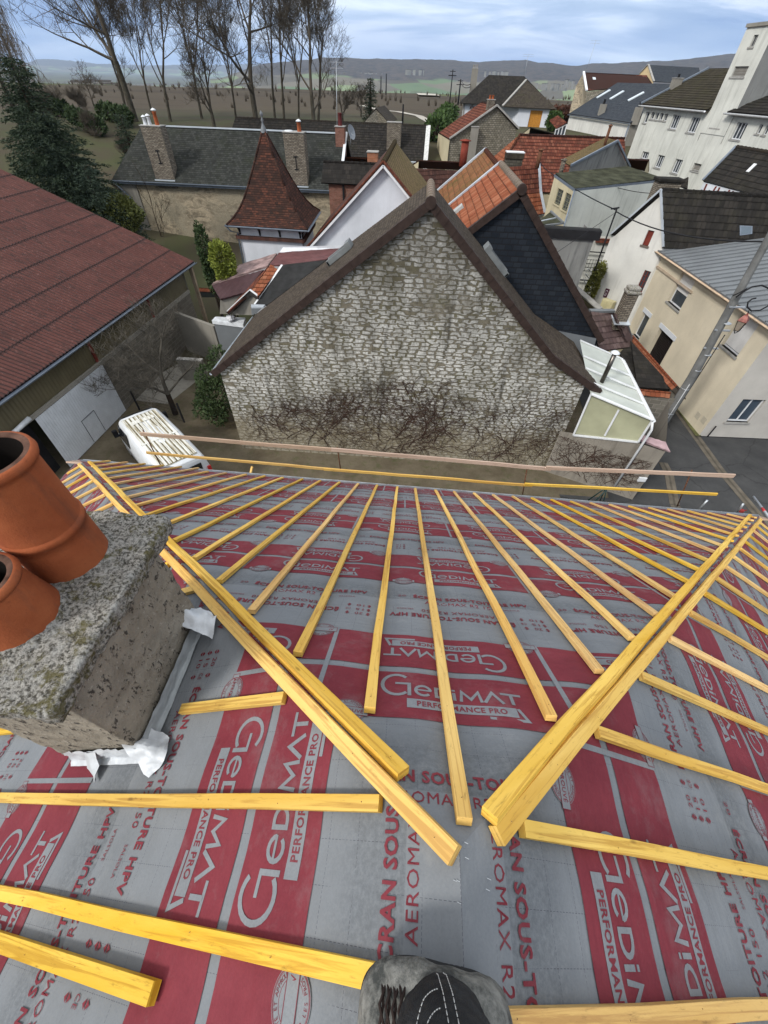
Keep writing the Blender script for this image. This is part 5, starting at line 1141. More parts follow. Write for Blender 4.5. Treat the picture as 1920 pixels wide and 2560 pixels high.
dTL,dTR=d(T3(205,1665)),d(T3(645,1315)); dBR=d(T3(825,1640)); dBL=d(T3(430,2010)); print('door',dTL,dTR,dBR,dBL)
zdoor=(dTR.z+dTL.z)/2
yfar=-1.2; 
def wseg(name,y0,y1,z0,z1,mat,parent=barn,x=None,label=None,kind=None):
    x=xw if x is None else x; m=MB(); m.poly([(x,y0,z0),(x,y1,z0),(x,y1,z1),(x,y0,z1)]); return m.build(name,mat,parent,label)
# block wall beyond the doors, lighter coping course, olive translucent sheets above
zc1=d(T3(650,1300)).z; zc2=d(T3(1130,935)).z; zcop=zc1; print('coping z',zc1,zc2)
wseg('wall',dTR.y+.02,yfar,-.2,zcop-.18,M_BLK); m=MB(); m.box(xw-.1,dTR.y-.1,zcop-.18,xw+.05,yfar,zcop); m.build('coping',M_CON,barn)
ztop=bz-.05
m=MB(); 
n=int((yfar+Ln)/.09)
for i in range(n):
    y0=-Ln+.09*i; a=.012*(i%2); b=.012*((i+1)%2); m.face([(xw-.06+a,y0,zcop+.0),(xw-.06+b,y0+.09,zcop+.0),(xw-.06+b,y0+.09,bz-.02),(xw-.06+a,y0,bz-.02)])
m.build('translucent_cladding',M_OLIVE,barn)
for y in (dTR.y-.05,dTR.y-6.2,dTR.y+5.2): m=MB(); m.box(xw-.05,y-.07,zcop,xw+.02,y+.07,bz-.03); m.build('steel_post',M_REDBROWN,barn)
m=MB(); m.box(xw-.03,-Ln,zcop-.10,xw+.10,dTR.y+.15,zcop+.02); m.build('door_rail',M_CON,barn)
wseg('wall',-Ln,dTL.y-.9,-.2,zcop-.1,M_BLK)
# sliding door of white corrugated sheet
M_DOOR=m_flat('door_white',(.52,.54,.57),.5,.4,var=.12)
m=MB(); n=int((dTR.y-dTL.y)/.065); 
for i in range(n):
    y0=dTL.y+(dTR.y-dTL.y)*i/n; y1=dTL.y+(dTR.y-dTL.y)*(i+1)/n; a=.014*(i%2); b=.014*((i+1)%2); m.face([(xw+.08+a,y0,.05),(xw+.08+b,y1,.05),(xw+.08+b,y1,zcop-.12),(xw+.08+a,y0,zcop-.12)])
dr=m.build('sliding_door',M_DOOR,barn)
i1,i2,i3=d(T3(510,1690)),d(T3(593,1622)),d(T3(665,1800))
m=MB()
for (ya,yb_,za,zb_) in ((i1.y,i1.y+.02,.1,i2.z),(i2.y,i2.y+.02,.1,i2.z),(i1.y,i2.y,i2.z,i2.z+.02)): m.box(xw+.098,ya,za,xw+.108,yb_,zb_)
m.build('wicket_door',M_DARKP,dr)
wseg('wall',dTL.y-.9,dTL.y,-.2,zcop-.1,M_DARKP,x=xw-.4)
m=MB(); m.tube([(xw+.1,dTL.y-1.6,zcop-.05),(xw+.1,dTL.y-.2,zcop+.05)],.09,10); m.build('white_pipe',M_TCW,barn)
gutter(barn,(.06,-Ln,bz-.03),(.06,0.1,bz-.03),M_GUT,.085)
m=MB(); m.box(-.5,-Ln,bz-.08,-.02,.02,bz-.02); m.build('eaves_soffit',M_DARKP,barn)
m=MB(); m.poly([(xw,yfar,0),(-2*BW_+.5,yfar,0),(-2*BW_+.5,yfar,bz),(-BW_,yfar,bz+sb*BW_-.2),(xw,yfar,bz)]); m.build('wall',M_CON,barn)
# timber post at the far corner of the eave
po=empty('timber_post','pale squared timber post under the far corner of the barn eave','post',loc=fb.M@V((-.15,-.35,0))); m=MB(); m.bar((0,0,0),(0,0,bz-.1),.20,.20); m.build('post_shaft',m_flat('pale_timber',(.30,.235,.17),.9,.2,bump=.4),po); m=MB(); m.box(-.18,-.18,0,.18,.18,.15); m.build('post_base',M_CON,po)
# ================================================================== van
vz=2.05
va=pz(T3(745,1700),vz); vb=pz(T3(1030,1595),vz); vd=pz(T3(1330,1910),vz); print('van',va,vb,vd,(va-vb).length,(vb-vd).length)
wdir=(vb-va).normalized(); ld=(vd-vb); ld=(ld-wdir*ld.dot(wdir)).normalized(); vW=1.95; vL=4.9
vo=(va+vb)/2; vo.z=0; fv=Frame((vo.x,vo.y),math.degrees(math.atan2(-ld.y,-ld.x))-90)  # local y = forward, origin at front of the roof
van=empty('white_van','dirty white panel van with a ribbed roof parked by the barn doors','van',fr=fv)
M_VAN=(lambda t:(t.col(t.mix(t.ramp(t.noise(t.obj(),2.0,7,.7),[(.5,0),(.75,.5)]),(.58,.60,.62),(.30,.28,.22))),t.m)[-1])(NT('van_white',.35,.5))
M_VANR=(lambda t:(t.col(t.mix(t.ramp(t.noise(t.map(t.obj(),(13,.45,1)),1.5,6,.68),[(.47,0),(.62,1)]),(.60,.60,.56),(.22,.175,.09))),t.m)[-1])(NT('van_roof_dirty',.6,.3))
hw=.98; hr=.80
# body: cross sections along y (forward positive). (y, half width bottom, z bottom, z belt, z roof, half width roof)
secs=[(-4.30,.93,.45,1.15,1.92,.78),(-4.22,.97,.40,1.15,2.02,.82),(-2.0,.98,.35,1.15,2.05,.83),(.0,.98,.35,1.12,2.04,.80),(.18,.98,.35,1.10,1.98,.76),(.75,.95,.35,1.05,1.30,.70),(1.05,.90,.38,.98,1.08,.62),(1.28,.80,.42,.80,.86,.50)]
m=MB(); ring=[]
for (y,wb,z0,zb_,zr_,wr) in secs: ring.append([(-wb,y,z0),(-wb,y,(z0+zb_)/2),(-wb,y,zb_),(-wr-.03,y,zr_-.10),(-wr+.08,y,zr_),(0,y,zr_+.02),(wr-.08,y,zr_),(wr+.03,y,zr_-.10),(wb,y,zb_),(wb,y,(z0+zb_)/2),(wb,y,z0)])
k=len(ring[0]); vs_=[p for r in ring for p in r]; fs_=[]
for i in range(len(ring)-1):
    for j in range(k): fs_.append((i*k+j,i*k+(j+1)%k,(i+1)*k+(j+1)%k,(i+1)*k+j))
fs_+= [tuple(range(k)),tuple((len(ring)-1)*k+j for j in range(k))[::-1]]
m.add(vs_,fs_,smooth=False); vbdy=m.build('body',M_VAN,van); bm=bmesh.new(); bm.from_mesh(vbdy.data); bmesh.ops.recalc_face_normals(bm,faces=bm.faces); bmesh.ops.bevel(bm,geom=bm.edges[:],offset=.03,segments=3,affect='EDGES'); 
for f in bm.faces: f.smooth=True
bm.to_mesh(vbdy.data); bm.free()
m=MB(); m.box(-.70,-4.1,2.045,.70,-.1,2.060,m=1)
for i in range(9): x=-.64+i*.16; m.box(x-.052,-4.05,2.058,x+.052,-.15,2.078)
m.build('ribbed_roof',[M_VANR,m_flat('roof_grime',(.20,.175,.11),.8,.2,var=.6,vs=5)],van,bevel=.006)
m=MB(); m.box(-.72,-2.35,2.075,.72,-2.25,2.09); m.box(-.45,-.75,2.076,.45,-.5,2.095); m.build('roof_cross_strip',M_VANR,van)
M_GLZ=m_glass('van_glass',(.012,.014,.016),.08)
m=MB(); m.face([(-.70,.24,1.955),(.70,.24,1.955),(.66,.76,1.34),(-.66,.76,1.34)][::-1]); o=m.build('windscreen',M_GLZ,van)
for v in o.data.vertices: v.co+=V((0,.04,.03))
for s_ in (-1,1):
    m=MB(); q=[(s_*.985,-.9,1.20),(s_*.985,.35,1.18),(s_*.86,.16,1.82),(s_*.875,-.9,1.86)]; m.face(q if s_>0 else q[::-1]); o=m.build('side_window',M_GLZ,van); 
    for v in o.data.vertices: v.co+=V((s_*.012,0,0))
    m=MB(); m.box(s_*1.08-.10,.36,1.15,s_*1.08+.10,.50,1.48); m.tube([(s_*.95,.40,1.2),(s_*1.05,.42,1.22)],.03,6); m.build('wing_mirror',M_DARKP,van,bevel=.03)
    for y in (.35,-3.1):
        m=MB(); m.tube([(s_*.74,y,.34),(s_*.96,y,.34)],.34,24); wv=m.build('wheel',M_SOLE,van); m=MB(); m.tube([(s_*.955,y,.34),(s_*.975,y,.34)],.2,18); m.build('rim',M_GALV,wv)
    m=MB(); m.box(s_*.86-.07,-4.345,.95,s_*.86+.07,-4.28,1.45); m.build('tail_light',m_flat('tail_red',(.45,.02,.02),.3,.5,var=.1),van,bevel=.01)
    m=MB()
    for i in range(5): z=.55+i*.17; m.box(s_*.45-.3,-4.335,z,s_*.45+.3,-4.30,z+.08)
    m.build('warning_stripes',m_flat('stripe_red',(.5,.03,.03),.5,var=.1),van)
m=MB(); m.box(-.62,-4.345,1.25,.62,-4.31,1.75); m.build('rear_window',M_GLZ,van); m=MB(); m.box(-.92,-4.42,.38,.92,-4.25,.58); m.build('bumper',M_DARKP,van,bevel=.03)
# ================================================================== courtyard things behind the stone house, left
gw=empty('garden_wall','low concrete block wall enclosure beside the bare courtyard tree','wall',loc=pz(T3(1230,1400),0)); fo_=gw.location
w1=pz(T3(1150,1290),1.2);w2=pz(T3(1310,1300),1.2); m=MB(); m.bar(w1-fo_+V((0,0,-.6)),w2-fo_+V((0,0,-.6)),.2,1.2); m.build('block_panel',M_CON,gw); m=MB(); m.bar(w1-fo_+V((0,0,.03)),w2-fo_+V((0,0,.03)),.28,.06); m.build('coping',M_SILL,gw)
gw=empty('concrete_wall','tall grey concrete wall behind the courtyard beneath the white topped tank','wall',loc=(0,0,0))
c1_=pz(T3(1140,985),2.3); c2_=pz(T3(1390,1075),2.3); m=MB(); m.bar(c1_-V((0,0,1.15)),c2_-V((0,0,1.15)),.2,2.3); m.build('wall_panel',M_CON,gw)
# zinc covered flat box with a white top and a scrap of cloth
tk=[pz(T3(1372,1040),2.9),pz(T3(1575,1065),2.9),pz(T3(1590,1022),2.9),pz(T3(1395,1015),2.9)]
e=empty('flat_roofed_shed','small grey shed with a white edged flat roof at the back of the stone house','shed',loc=tk[0]); L0=[p-tk[0] for p in tk]
m=MB(); m.slab(L0,.18); m.build('white_roof_edge',m_flat('white_membrane',(.60,.62,.64),.5,.3,var=.3,vs=4),e)
m=MB(); m.poly([L0[0]+V((.05,.05,-2.9)),L0[1]+V((-.05,.05,-2.9)),L0[1]+V((-.05,.05,-.18)),L0[0]+V((.05,.05,-.18))]); m.poly([L0[3]+V((.05,0,-2.9)),L0[0]+V((.05,.05,-2.9)),L0[0]+V((.05,.05,-.18)),L0[3]+V((.05,0,-.18))]); m.build('wall',M_ZINC,e)
e2_=empty('plastic_bundle','crumpled white plastic bundle lying on the flat shed roof','plastic bundle',loc=pz(T3(1500,1035),2.95)); m=MB(); m.lathe([(.001,-.02),(.2,0),(.24,.1),(.16,.2),(.001,.24)],(0,0,0),14); o=m.build('plastic_sheet',m_flat('white_plastic',(.55,.55,.57),.4,.5,var=.4,vs=9),e2_); rough(o,.09,7,.05,2)
m=MB(); m.tube([(-.15,-.02,.08),(.0,.02,.24),(.16,0,.1)],.012,5); m.build('tie_cord',M_DARKP,e2_)
# roofs between the stone house and the turret
def PP(p,v): return py(p,v) if v>10 else pz(p,v)
def multi(name,label,cat,parts,walls=(),group=None):
    base=PP(parts[0][0][0],parts[0][1][0]); e=empty(name,label,cat,group,loc=base)
    for pxs,zs,kind,mat,nm in parts:
        R3=[PP(p,z) for p,z in zip(pxs,zs) if z is not None][:3]; n3=(R3[1]-R3[0]).cross(R3[2]-R3[0]); P3=[(ray(p)*((R3[0]-CO).dot(n3)/ray(p).dot(n3))+CO-base) for p in pxs]
        roof(e,P3,kind,mat,nm,.06)
    for pxs,zs,mat in walls:
        m=MB(); m.poly([PP(p,z)-base for p,z in zip(pxs,zs)]); m.build('wall',mat,e)
    return e,base
multi('sheet_roof_shed','shed with long maroon corrugated sheet roof in front of the turret','shed',[([D(115,515),D(665,340),D(760,210),D(400,320)],(22.4,23.3,None,25.2),'steel',M_MAROON2,'roof'),([D(685,325),D(820,330),D(1250,268),D(1400,160),D(780,205)],(23.2,None,23.6,25.3,None),'steel',M_MAROON,'roof')],
 [([D(780,205),D(820,150),D(1400,130),D(1400,162),D(800,208)],(25.2,25.35,25.4,25.4,25.2),m_flat('white_flashing',(.6,.62,.65),.5,.4,var=.2))])
f8=Frame(pz(D(115,515),3.3).xy,0)
multi('dark_sheet_shed','low dark maroon ribbed sheet roof on a pale wall beside the lawn','shed',[([D(200,665),D(440,600),D(630,375),D(118,525)],(21.2,None,23.2,22.35),'steel',m_flat('maroon_dark',(.055,.030,.032),.6,.3,var=.25),'roof')],
 [([D(200,670),D(195,810),D(330,810),D(420,605)],(21.3,21.4,21.4,21.6),M_CON)])
multi('orange_tile_shed','narrow shed with old orange tiles between dark sheet and felt roofs','shed',[([D(575,640),D(770,375),D(700,325),D(500,595)],(20.6,None,23.1,20.9),'mech',M_TOR,'roof'),([D(270,800),D(500,595),D(680,335),D(375,660)],(20.3,20.9,23.1,None),'flat',M_TRB,'roof')],
 [([D(290,800),D(505,605),D(575,655),D(520,820),D(340,820)],(20.85,20.95,20.85,20.8,20.8),M_CON)])
m=MB(); e=empty('gable_frame','white edged dark gable frame of the narrow orange tiled shed','gable frame',loc=py(D(500,595),20.85)); b_=e.location
for a,c,za in ((D(275,805),D(500,600),20.7),(D(580,655),D(500,600),20.7)): m.bar(PP(a,za)-b_,V((0,0,0)),.08,.22)
m.build('barge_board',m_flat('board_dark',(.035,.032,.030),.7,.2),e); m=MB()
for a,za in ((D(275,805),20.7),(D(580,655),20.7)): m.bar(PP(a,za)-b_+V((0,-.03,.13)),V((0,-.03,.13)),.10,.03)
m.build('white_edge_strip',M_WHITEP,e)
multi('felt_roof_shed','shed with a dark grey felt roof tucked behind the stone house','shed',[([D(545,715),D(690,720),D(1080,410),D(1260,275),D(820,325)],(20.4,None,None,23.3,23.05),'felt',M_FELT,'roof')],[([D(545,715),D(820,325),D(800,320),D(530,710)],(20.38,23.0,23.0,20.38),M_WHITEP)])
e,b_=multi('zinc_skylight','small zinc capped box skylight at the lower end of the felt roof','skylight',[([D(505,740),D(625,740),D(645,715),D(503,715)],(20.0,20.0,20.4,None),'smooth',M_ZINCL,'lid')],[([D(505,740),D(625,740),D(560,800),D(510,825)],(20.0,20.0,20.0,20.0),M_ZINC)])
e,b_=multi('tiled_boundary_wall','low boundary wall with a row of orange coping tiles beside the lawn','wall',[([T3(1290,855),T3(1405,862),T3(1410,835),T3(1285,830)],(1.5,1.5,1.65,1.65),'mech',M_TOR,'coping_tiles')],[([T3(1310,890),T3(1420,890),T3(1405,862),T3(1290,855)],(1.1,1.1,1.5,1.5),M_ZINC)])
# glass roof of a winter garden behind the barn
P3=[pz(T3(640,350),2.6),pz(T3(835,440),2.6),pz(T3(800,335),3.0),pz(T3(690,340),3.0)]; e=empty('winter_garden','white framed glass roof of a winter garden behind the barn','conservatory',loc=P3[0]); m=MB(); m.slab([p-P3[0] for p in P3],.05); m.build('glass_roof',m_flat('glazed_white',(.50,.54,.58),.3,.5,var=.15),e)
m=MB(); c_=(P3[2]+P3[0])/2-P3[0]+V((.9,0,.5))
for i in range(5): m.bar(c_,(P3[0].lerp(P3[1],i/4)-P3[0])+V((0,0,.03)),.05,.05)
m.build('glazing_bar',M_ZINC,e)
# ================================================================== right-hand side: street front
g0_=pz(F(970,1310),0); g1_=pz(F(740,1030),0); hd=(g1_-g0_).normalized(); hd=V((-(-hd).x,hd.y,0)).normalized()
fr_a=math.degrees(math.atan2(hd.y,hd.x))-90; fbg=Frame((g0_.x,g0_.y),fr_a)     # local y up the street, x=0 wall plane, outward = -x
bg_=empty('beige_house','beige rendered house with a grey standing seam roof at the street corner','house',fr=fbg)
onf=lambda p:fbg.atx(p,0.0)
ez_=onf(E(1310,410)); ez2=onf(dsp(1659,684)); print('beige eave',ez_,ez2); zE=5.45; LB=10.9
wins=[]; 
def rect(a,b,c,d_,): 
    q=[onf(p) for p in (a,b,c,d_)]; ys=sorted(v.y for v in q); zs=sorted(v.z for v in q); return ((ys[0]+ys[1])/2,(zs[0]+zs[1])/2,(ys[2]+ys[3])/2,(zs[2]+zs[3])/2)
wA=rect(E(1510,660),E(1655,700),E(1375,920),E(1500,1025)); wB=rect(F(1400,90),F(1565,200),F(1195,395),F(1350,535)); wC=rect(F(430,90),F(500,130),F(325,290),F(375,350)); wD=rect(F(585,235),F(725,350),F(465,480),F(600,600)); print('wins',wA,wB,wC,wD)
# wall facing the street: normal -x => h runs along -y (h x up = n): (0,-1,0)x(0,0,1)=(-1,0,0)
ops=[(-w_[2],w_[1],-w_[0],w_[3],.22) for w_ in (wA,wB,wC)]+[(-wD[2],.0,-wD[0],wD[3],.3)]
m=MB(); wallpanel(m,(0,0,0),(0,-1,0),[(-LB,-.3),(0,-.3),(0,zE),(-LB,zE)],ops); m.build('wall',M_BEI,bg_,'pale beige front wall')
h_=V((0,-1,0)); O0=V((0,0,0))
wo=window(bg_,O0,h_,*ops[0][:4],.2,M_WHITEP,M_PANE,0,shutter=.55); window(bg_,O0,h_,*ops[1][:4],.2,M_WHITEP,M_PANE,0,shutter=.93); window(bg_,O0,h_,*ops[2][:4],.2,M_WHITEP,M_PANE,0)
for w_ in (wC,wD): m=MB(); m.box(-.03,w_[0]-.12,w_[3]+.0,.02,w_[2]+.12,w_[3]+.24); m.build('lintel',m_flat('lintel_white',(.55,.57,.60),.8,.2,var=.1),bg_)
m=MB(); n=12
for i in range(n): y0=wD[0]+(wD[2]-wD[0])*i/n; m.box(.22,y0+.02,.05,.27,y0+(wD[2]-wD[0])/n-.02,wD[3])
m.build('garage_door',m_flat('black_brown_boards',(.018,.014,.013),.6,.3),bg_); m=MB(); m.box(.27,wD[0],.0,.30,wD[2],wD[3]); m.build('door_backing',M_DARKP,bg_)
# front (south) wall, warm grey
fw=lambda p:fbg.aty(p,0.0); q1_=fw(F(1270,1150)); q2_=fw(F(1400,940)); q3_=fw(F(1450,1170)); q4_=fw(F(1659,950)); print('grey wall win',q1_,q2_,q3_,q4_)
x0=(q1_.x+q2_.x)/2; x1=max(q3_.x,q4_.x*.5+q3_.x*.5); zlo=min(q1_.z,q3_.z); zhi=q2_.z
m=MB(); op=(x0,zlo,x1,zhi,.18); wallpanel(m,(0,0,0),(1,0,0),[(0,-.3),(9,-.3),(9,zE),(0,zE)],[op]); m.build('wall',M_BEIG,bg_,'warm grey end wall'); window(bg_,O0,V((1,0,0)),*op[:4],.16,M_WHITEP,m_glass('blue_glass',(.04,.055,.075),.1),1)
m=MB(); m.poly([(0,LB,-.3),(9,LB,-.3),(9,LB,zE),(0,LB,zE)]); m.build('wall',M_BEI,bg_)
pipe(bg_,[(x0-.35,-.05,zlo-.25),(x0-.42,-.08,.1)],.03,M_DARKP); m=MB(); m.box(.02,-.02,-.1,9,.0,.05); m.build('plinth_line',M_DARKP,bg_)
roof(bg_,[(-.28,-.35,zE),(9.3,-.35,zE),(9.3,5.0,zE+1.35),(-.28,5.0,zE+1.35)],'zinc',M_ZINC) if False else None
rz_=pz(T5(1659,632),5.6); 
roof(bg_,[(-.30,-.4,zE+.04),(-.30,LB+.1,zE+.04),(5.0,LB+.1,zE+.95),(5.0,-.4,zE+.95)],'zinc',M_ZINC,label='grey standing seam roof')
roof(bg_,[(10.3,-.4,zE+.04),(10.3,LB+.1,zE+.04),(5.0,LB+.1,zE+.95),(5.0,-.4,zE+.95)],'zinc',M_ZINC)
m=MB(); m.poly([(0,-.0,zE),(10,-.0,zE),(5,-.0,zE+.9)]); m.build('gable',M_BEIG,bg_)
gutter(bg_,(-.38,-.4,zE-.02),(-.38,LB,zE-.02),m_flat('cream_gutter',(.55,.42,.30),.6,.3,var=.3),.07); m=MB(); m.bar((-.04,LB-.1,zE-.75),(-.04,LB-4.6,zE-.75),.08,.10,up=(0,0,1)); m.build('cable_duct',m_flat('duct_cream',(.45,.36,.27),.7),bg_)
for a,b in ((F(985,1075),F(965,1150)),(F(1045,1120),F(1020,1190))):
    q=onf(a); q5=onf(b); m=MB(); m.box(-.012,q.y-.16,q5.z,.0,q.y+.16,q.z); m.build('service_hatch',m_flat('hatch',(.42,.38,.30),.7,.3,var=.1),bg_)
# ================================================================== white gable house further up the street
Pw=(14.4,28.46); Qw=(14.4-.65,28.46+.76); fc=pv(T2(1210,1068),Pw,Qw); apx=pv(T2(1200,822),Pw,Qw); bk=pv(T2(985,1012),Pw,Qw); rr_=pz(T2(1659,848),apx.z); rd=(rr_-apx).normalized(); ew=(bk-fc); ew.z=0; ew.normalize()
fwg=Frame((fc.x,fc.y),math.degrees(math.atan2(-ew.y,-ew.x)))   # local x points from back corner to front corner, y inward
wgl=lambda p:fwg.aty(p,0.0)
wh=empty('white_street_house','tall white rendered gable end with red-brown shuttered openings and a dark pantiled roof','house',fr=fwg)
bL=fwg.loc(bk); aL=fwg.loc(apx); fL=V((0,0,fc.z)); rdl=(fwg.I.to_3x3()@rd); print('wg frame',bL,aL,fL,rdl)
m=MB(); o1=wgl(E(1195,205));o2=wgl(E(1245,240));o3=wgl(E(1130,350));o4=wgl(E(1180,390)); p1_=wgl(E(1155,595));p2_=wgl(E(1210,645));p3_=wgl(E(1080,790));p4_=wgl(E(1105,870)); q1=wgl(E(1010,955)); q2=wgl(E(1062,1005)); q3=wgl(E(975,1070)); q4=wgl(E(1000,1140))
xs=sorted([o1.x,o2.x,o3.x,o4.x]); zs=sorted([o1.z,o2.z,o3.z,o4.z]); opA=((xs[0]+xs[1])/2,(zs[0]+zs[1])/2,(xs[2]+xs[3])/2,(zs[2]+zs[3])/2,.15)
xs=sorted([p1_.x,p2_.x,p3_.x,p4_.x]); zs=sorted([p1_.z,p2_.z,p3_.z,p4_.z]); opB=((xs[0]+xs[1])/2,(zs[0]+zs[1])/2,(xs[2]+xs[3])/2,(zs[2]+zs[3])/2,.15)
xs=sorted([q1.x,q2.x,q3.x,q4.x]); opC=((xs[0]+xs[1])/2,-1,(xs[2]+xs[3])/2,max(q1.z,q2.z),.2); print('openings',opA,opB,opC)
xe=0.0; ops=[opA,opB]+([opC] if opC[2]<xe and opC[3]<opB[1] else [])
pgw=[(bL.x,-1),(xe,-1),(xe,fc.z),(aL.x,aL.z),(bL.x,bk.z)]
wallpanel(m,(0,0,0),(1,0,0),pgw,ops); m.build('wall',M_WST,wh)
for i,op in enumerate(ops): window(wh,(0,0,0),(1,0,0),*op[:4],.12,M_REDBROWN if i<2 else M_ORW,M_PANE if i==1 else (M_REDBROWN if i==0 else M_ORW),1 if i==1 else 0,sill=M_BRR if i<2 else None,bars=3 if i==1 else 0,label=('small','tall','lowest')[i]+' red-brown opening' if i<2 else 'orange wooden door')
RL=11
roof(wh,[fL+V((-.0,-.15,-.02)),fL+rdl*RL,aL+rdl*RL,aL+V((0,-.15,0))],'mech',M_TBLK); roof(wh,[V((bL.x,-.15,bk.z)),V((bL.x,0,bk.z))+rdl*RL,aL+rdl*RL,aL+V((0,-.15,0))],'mech',M_TBLK); ridge(wh,aL,aL+rdl*RL,M_TBLK,.11,.4)
m=MB(); m.bar(fL+V((0,-.1,.04)),aL+V((0,-.1,.04)),.18,.10); m.bar(V((bL.x,-.1,bk.z+.04)),aL+V((0,-.1,.04)),.18,.10); m.build('verge_flashing',M_ZINCL,wh)
m=MB(); fe=fL+rdl*RL; m.poly([V((0,0,-1)),V((fe.x,fe.y,-1)),fe,fL]); m.build('wall',M_WST,wh)
# roof window on the dark slope
def onplane_loc(fr,p,a,n): o,r=fr._r(p); k=(a-o).dot(n)/r.dot(n); return o+r*k
nrm_=rdl.cross(aL-fL); nrm_.normalize(); nrm_=nrm_ if nrm_.z>0 else -nrm_
qs_=[onplane_loc(fwg,T5(x,y),fL,nrm_)+nrm_*.10 for x,y in ((1520,648),(1578,640),(1580,603),(1519,600))]
m=MB(); m.slab(qs_,.1); rw=m.build('roof_window',M_GUT,wh); c_=sum(qs_,V((0,0,0)))/4; m=MB(); m.face([c_+(q-c_)*.78+nrm_*.01 for q in qs_]); m.build('pane',m_flat('sky_glass',(.12,.15,.18),.7,.2,var=.1),rw)
# wine sign board, meter cabinet and climbing shrub on the white wall
sg_=[wgl(E(770,770)),wgl(E(822,812)),wgl(E(785,905)),wgl(E(735,870))]; xa_=min(q.x for q in sg_)+.1; xb_=max(q.x for q in sg_)-.1; za_=min(q.z for q in sg_)+.1; zb_=max(q.z for q in sg_)-.1
e=empty('wall_sign','small burgundy sign board with white lettering and arc on the white street wall','sign',fr=fwg); e.location=fwg.M@V((xa_,-.05,za_)); W_=xb_-xa_; H_=zb_-za_
m=MB(); m.box(0,-.02,0,W_,.02,H_); m.build('sign_board',m_flat('burgundy',(.055,.006,.022),.5,.4,var=.1),e)
def text3(parent,s,h,x,y,z,mat,wd=None,name='lettering'):
    vs_,fs,_=textmesh(s,h,wd,.02); m=MB(); m.add([(x+a,y,z+b) for a,b in vs_],fs); return m.build(name,mat,parent)
text3(e,'TAGOT',H_*.19,W_*.12,-.024,H_*.16,M_WHITEP,W_*.62); text3(e,'CHAMPAGNE',H_*.08,W_*.15,-.024,H_*.44,M_WHITEP,W_*.6)
m=MB(); 
for q in stroke(arc(W_*.5,H_*.55,W_*.33,H_*.26,20,160,12),.02): m.face([(v.x,-.025,v.y) for v in q])
m.build('sign_arc',M_WHITEP,e)
mb3=wgl(E(810,960)); e=empty('meter_cabinet','pale yellow meter cabinet at the foot of the white street wall','cabinet',fr=fwg); e.location=fwg.M@V((mb3.x,-.35,mb3.z-.9)); m=MB(); m.box(-.4,-.2,0,.4,.2,1.3); m.build('cabinet_body',m_flat('pale_yellow',(.52,.47,.28),.7,.3),e,bevel=.02); m=MB(); m.box(-.34,-.215,.1,.34,-.2,1.2); m.build('cabinet_door',m_flat('pale_yellow2',(.48,.43,.25),.6,.3),e)
# ================================================================== middle right cluster
def quadwall(e,base,pxs,zs,mat,name='wall',label=None):
    m=MB(); m.poly([pz(p,z)-base for p,z in zip(pxs,zs)]); return m.build(name,mat,e,label)
# big hipped orange roof
zR=8.6; a=pz(A(945,702),zR); b=pz(T2(950,596),zR); dr_=(b-a); dr_.z=0; dr_.normalize(); bk_=V((-dr_.y,dr_.x,0))
e=empty('orange_hipped_house','wide house with a big red-orange tiled roof hipped at its left end','house',loc=a); z0_=zR-3.6; fwd_=-bk_
L_r=(b-a).length+2.0; el=V((0,0,-3.6))+fwd_*4.6-dr_*3.2; er=V((0,0,-3.6))+fwd_*4.6+dr_*L_r; bl=V((0,0,-3.6))-fwd_*4.6-dr_*3.2
roof(e,[el,er,dr_*L_r,V((0,0,0))],'mech',M_TRB); roof(e,[bl,el,V((0,0,0))],'mech',M_TOR); roof(e,[bl,V((0,0,0)),dr_*L_r,V((0,0,-3.6))-fwd_*4.6+dr_*L_r],'mech',M_TRB)
ridge(e,V((0,0,0)),dr_*L_r,M_TRB,.12,.4); ridge(e,el,V((0,0,0)),M_TOR,.12,.4)
m=MB(); 
for p,q in ((el,er),(bl,el)): p=p*.97+V((0,0,-.12)); q=q*.97+V((0,0,-.12)); m.poly([p-V((0,0,5)),q-V((0,0,5)),q,p])
m.build('wall',M_CREAM,e)
# flared pantile roof with a zinc right edge
zt=7.35; ta_=pz(C(960,300),zt); tb_=pz(C(1172,285),zt); dd_=(tb_-ta_); dd_.z=0; dd_.normalize(); ff=V((dd_.y,-dd_.x,0))
def onp(p,q0,dirn): # intersect pixel ray with vertical plane through q0 containing dirn
    return pv(p,q0,q0+dirn)
r1_=onp(C(1190,560),tb_,ff); r2_=onp(C(1232,768),tb_,ff); r0_=V(tb_); print('flared',ta_,tb_,r1_,r2_)
e=empty('flared_roof_house','house with a flared orange pantile roof edged with a wide pale zinc strip','house',loc=ta_); W3=(tb_-ta_).length
k1=(r1_-tb_); k2=(r2_-tb_)
roof(e,[k1+dd_*W3-dd_*0,k1-dd_*1.6,V((0,0,0))-dd_*1.6,dd_*W3],'mech',M_TRB,name='roof'); roof(e,[k2+dd_*W3,k2-dd_*1.6,k1-dd_*1.6,k1+dd_*W3],'mech',M_TOR,name='roof')
m=MB(); m.bar(dd_*W3+V((0,0,.08)),k1+dd_*W3+V((0,0,.08)),.28,.05); m.bar(k1+dd_*W3+V((0,0,.08)),k2+dd_*W3+V((0,0,.08)),.28,.05); m.build('zinc_verge',M_ZINCL,e)
gutter(e,k2-dd_*1.6+V((0,0,-.05)),k2+dd_*(W3+.15)+V((0,0,-.05)),M_ZINCL,.08)
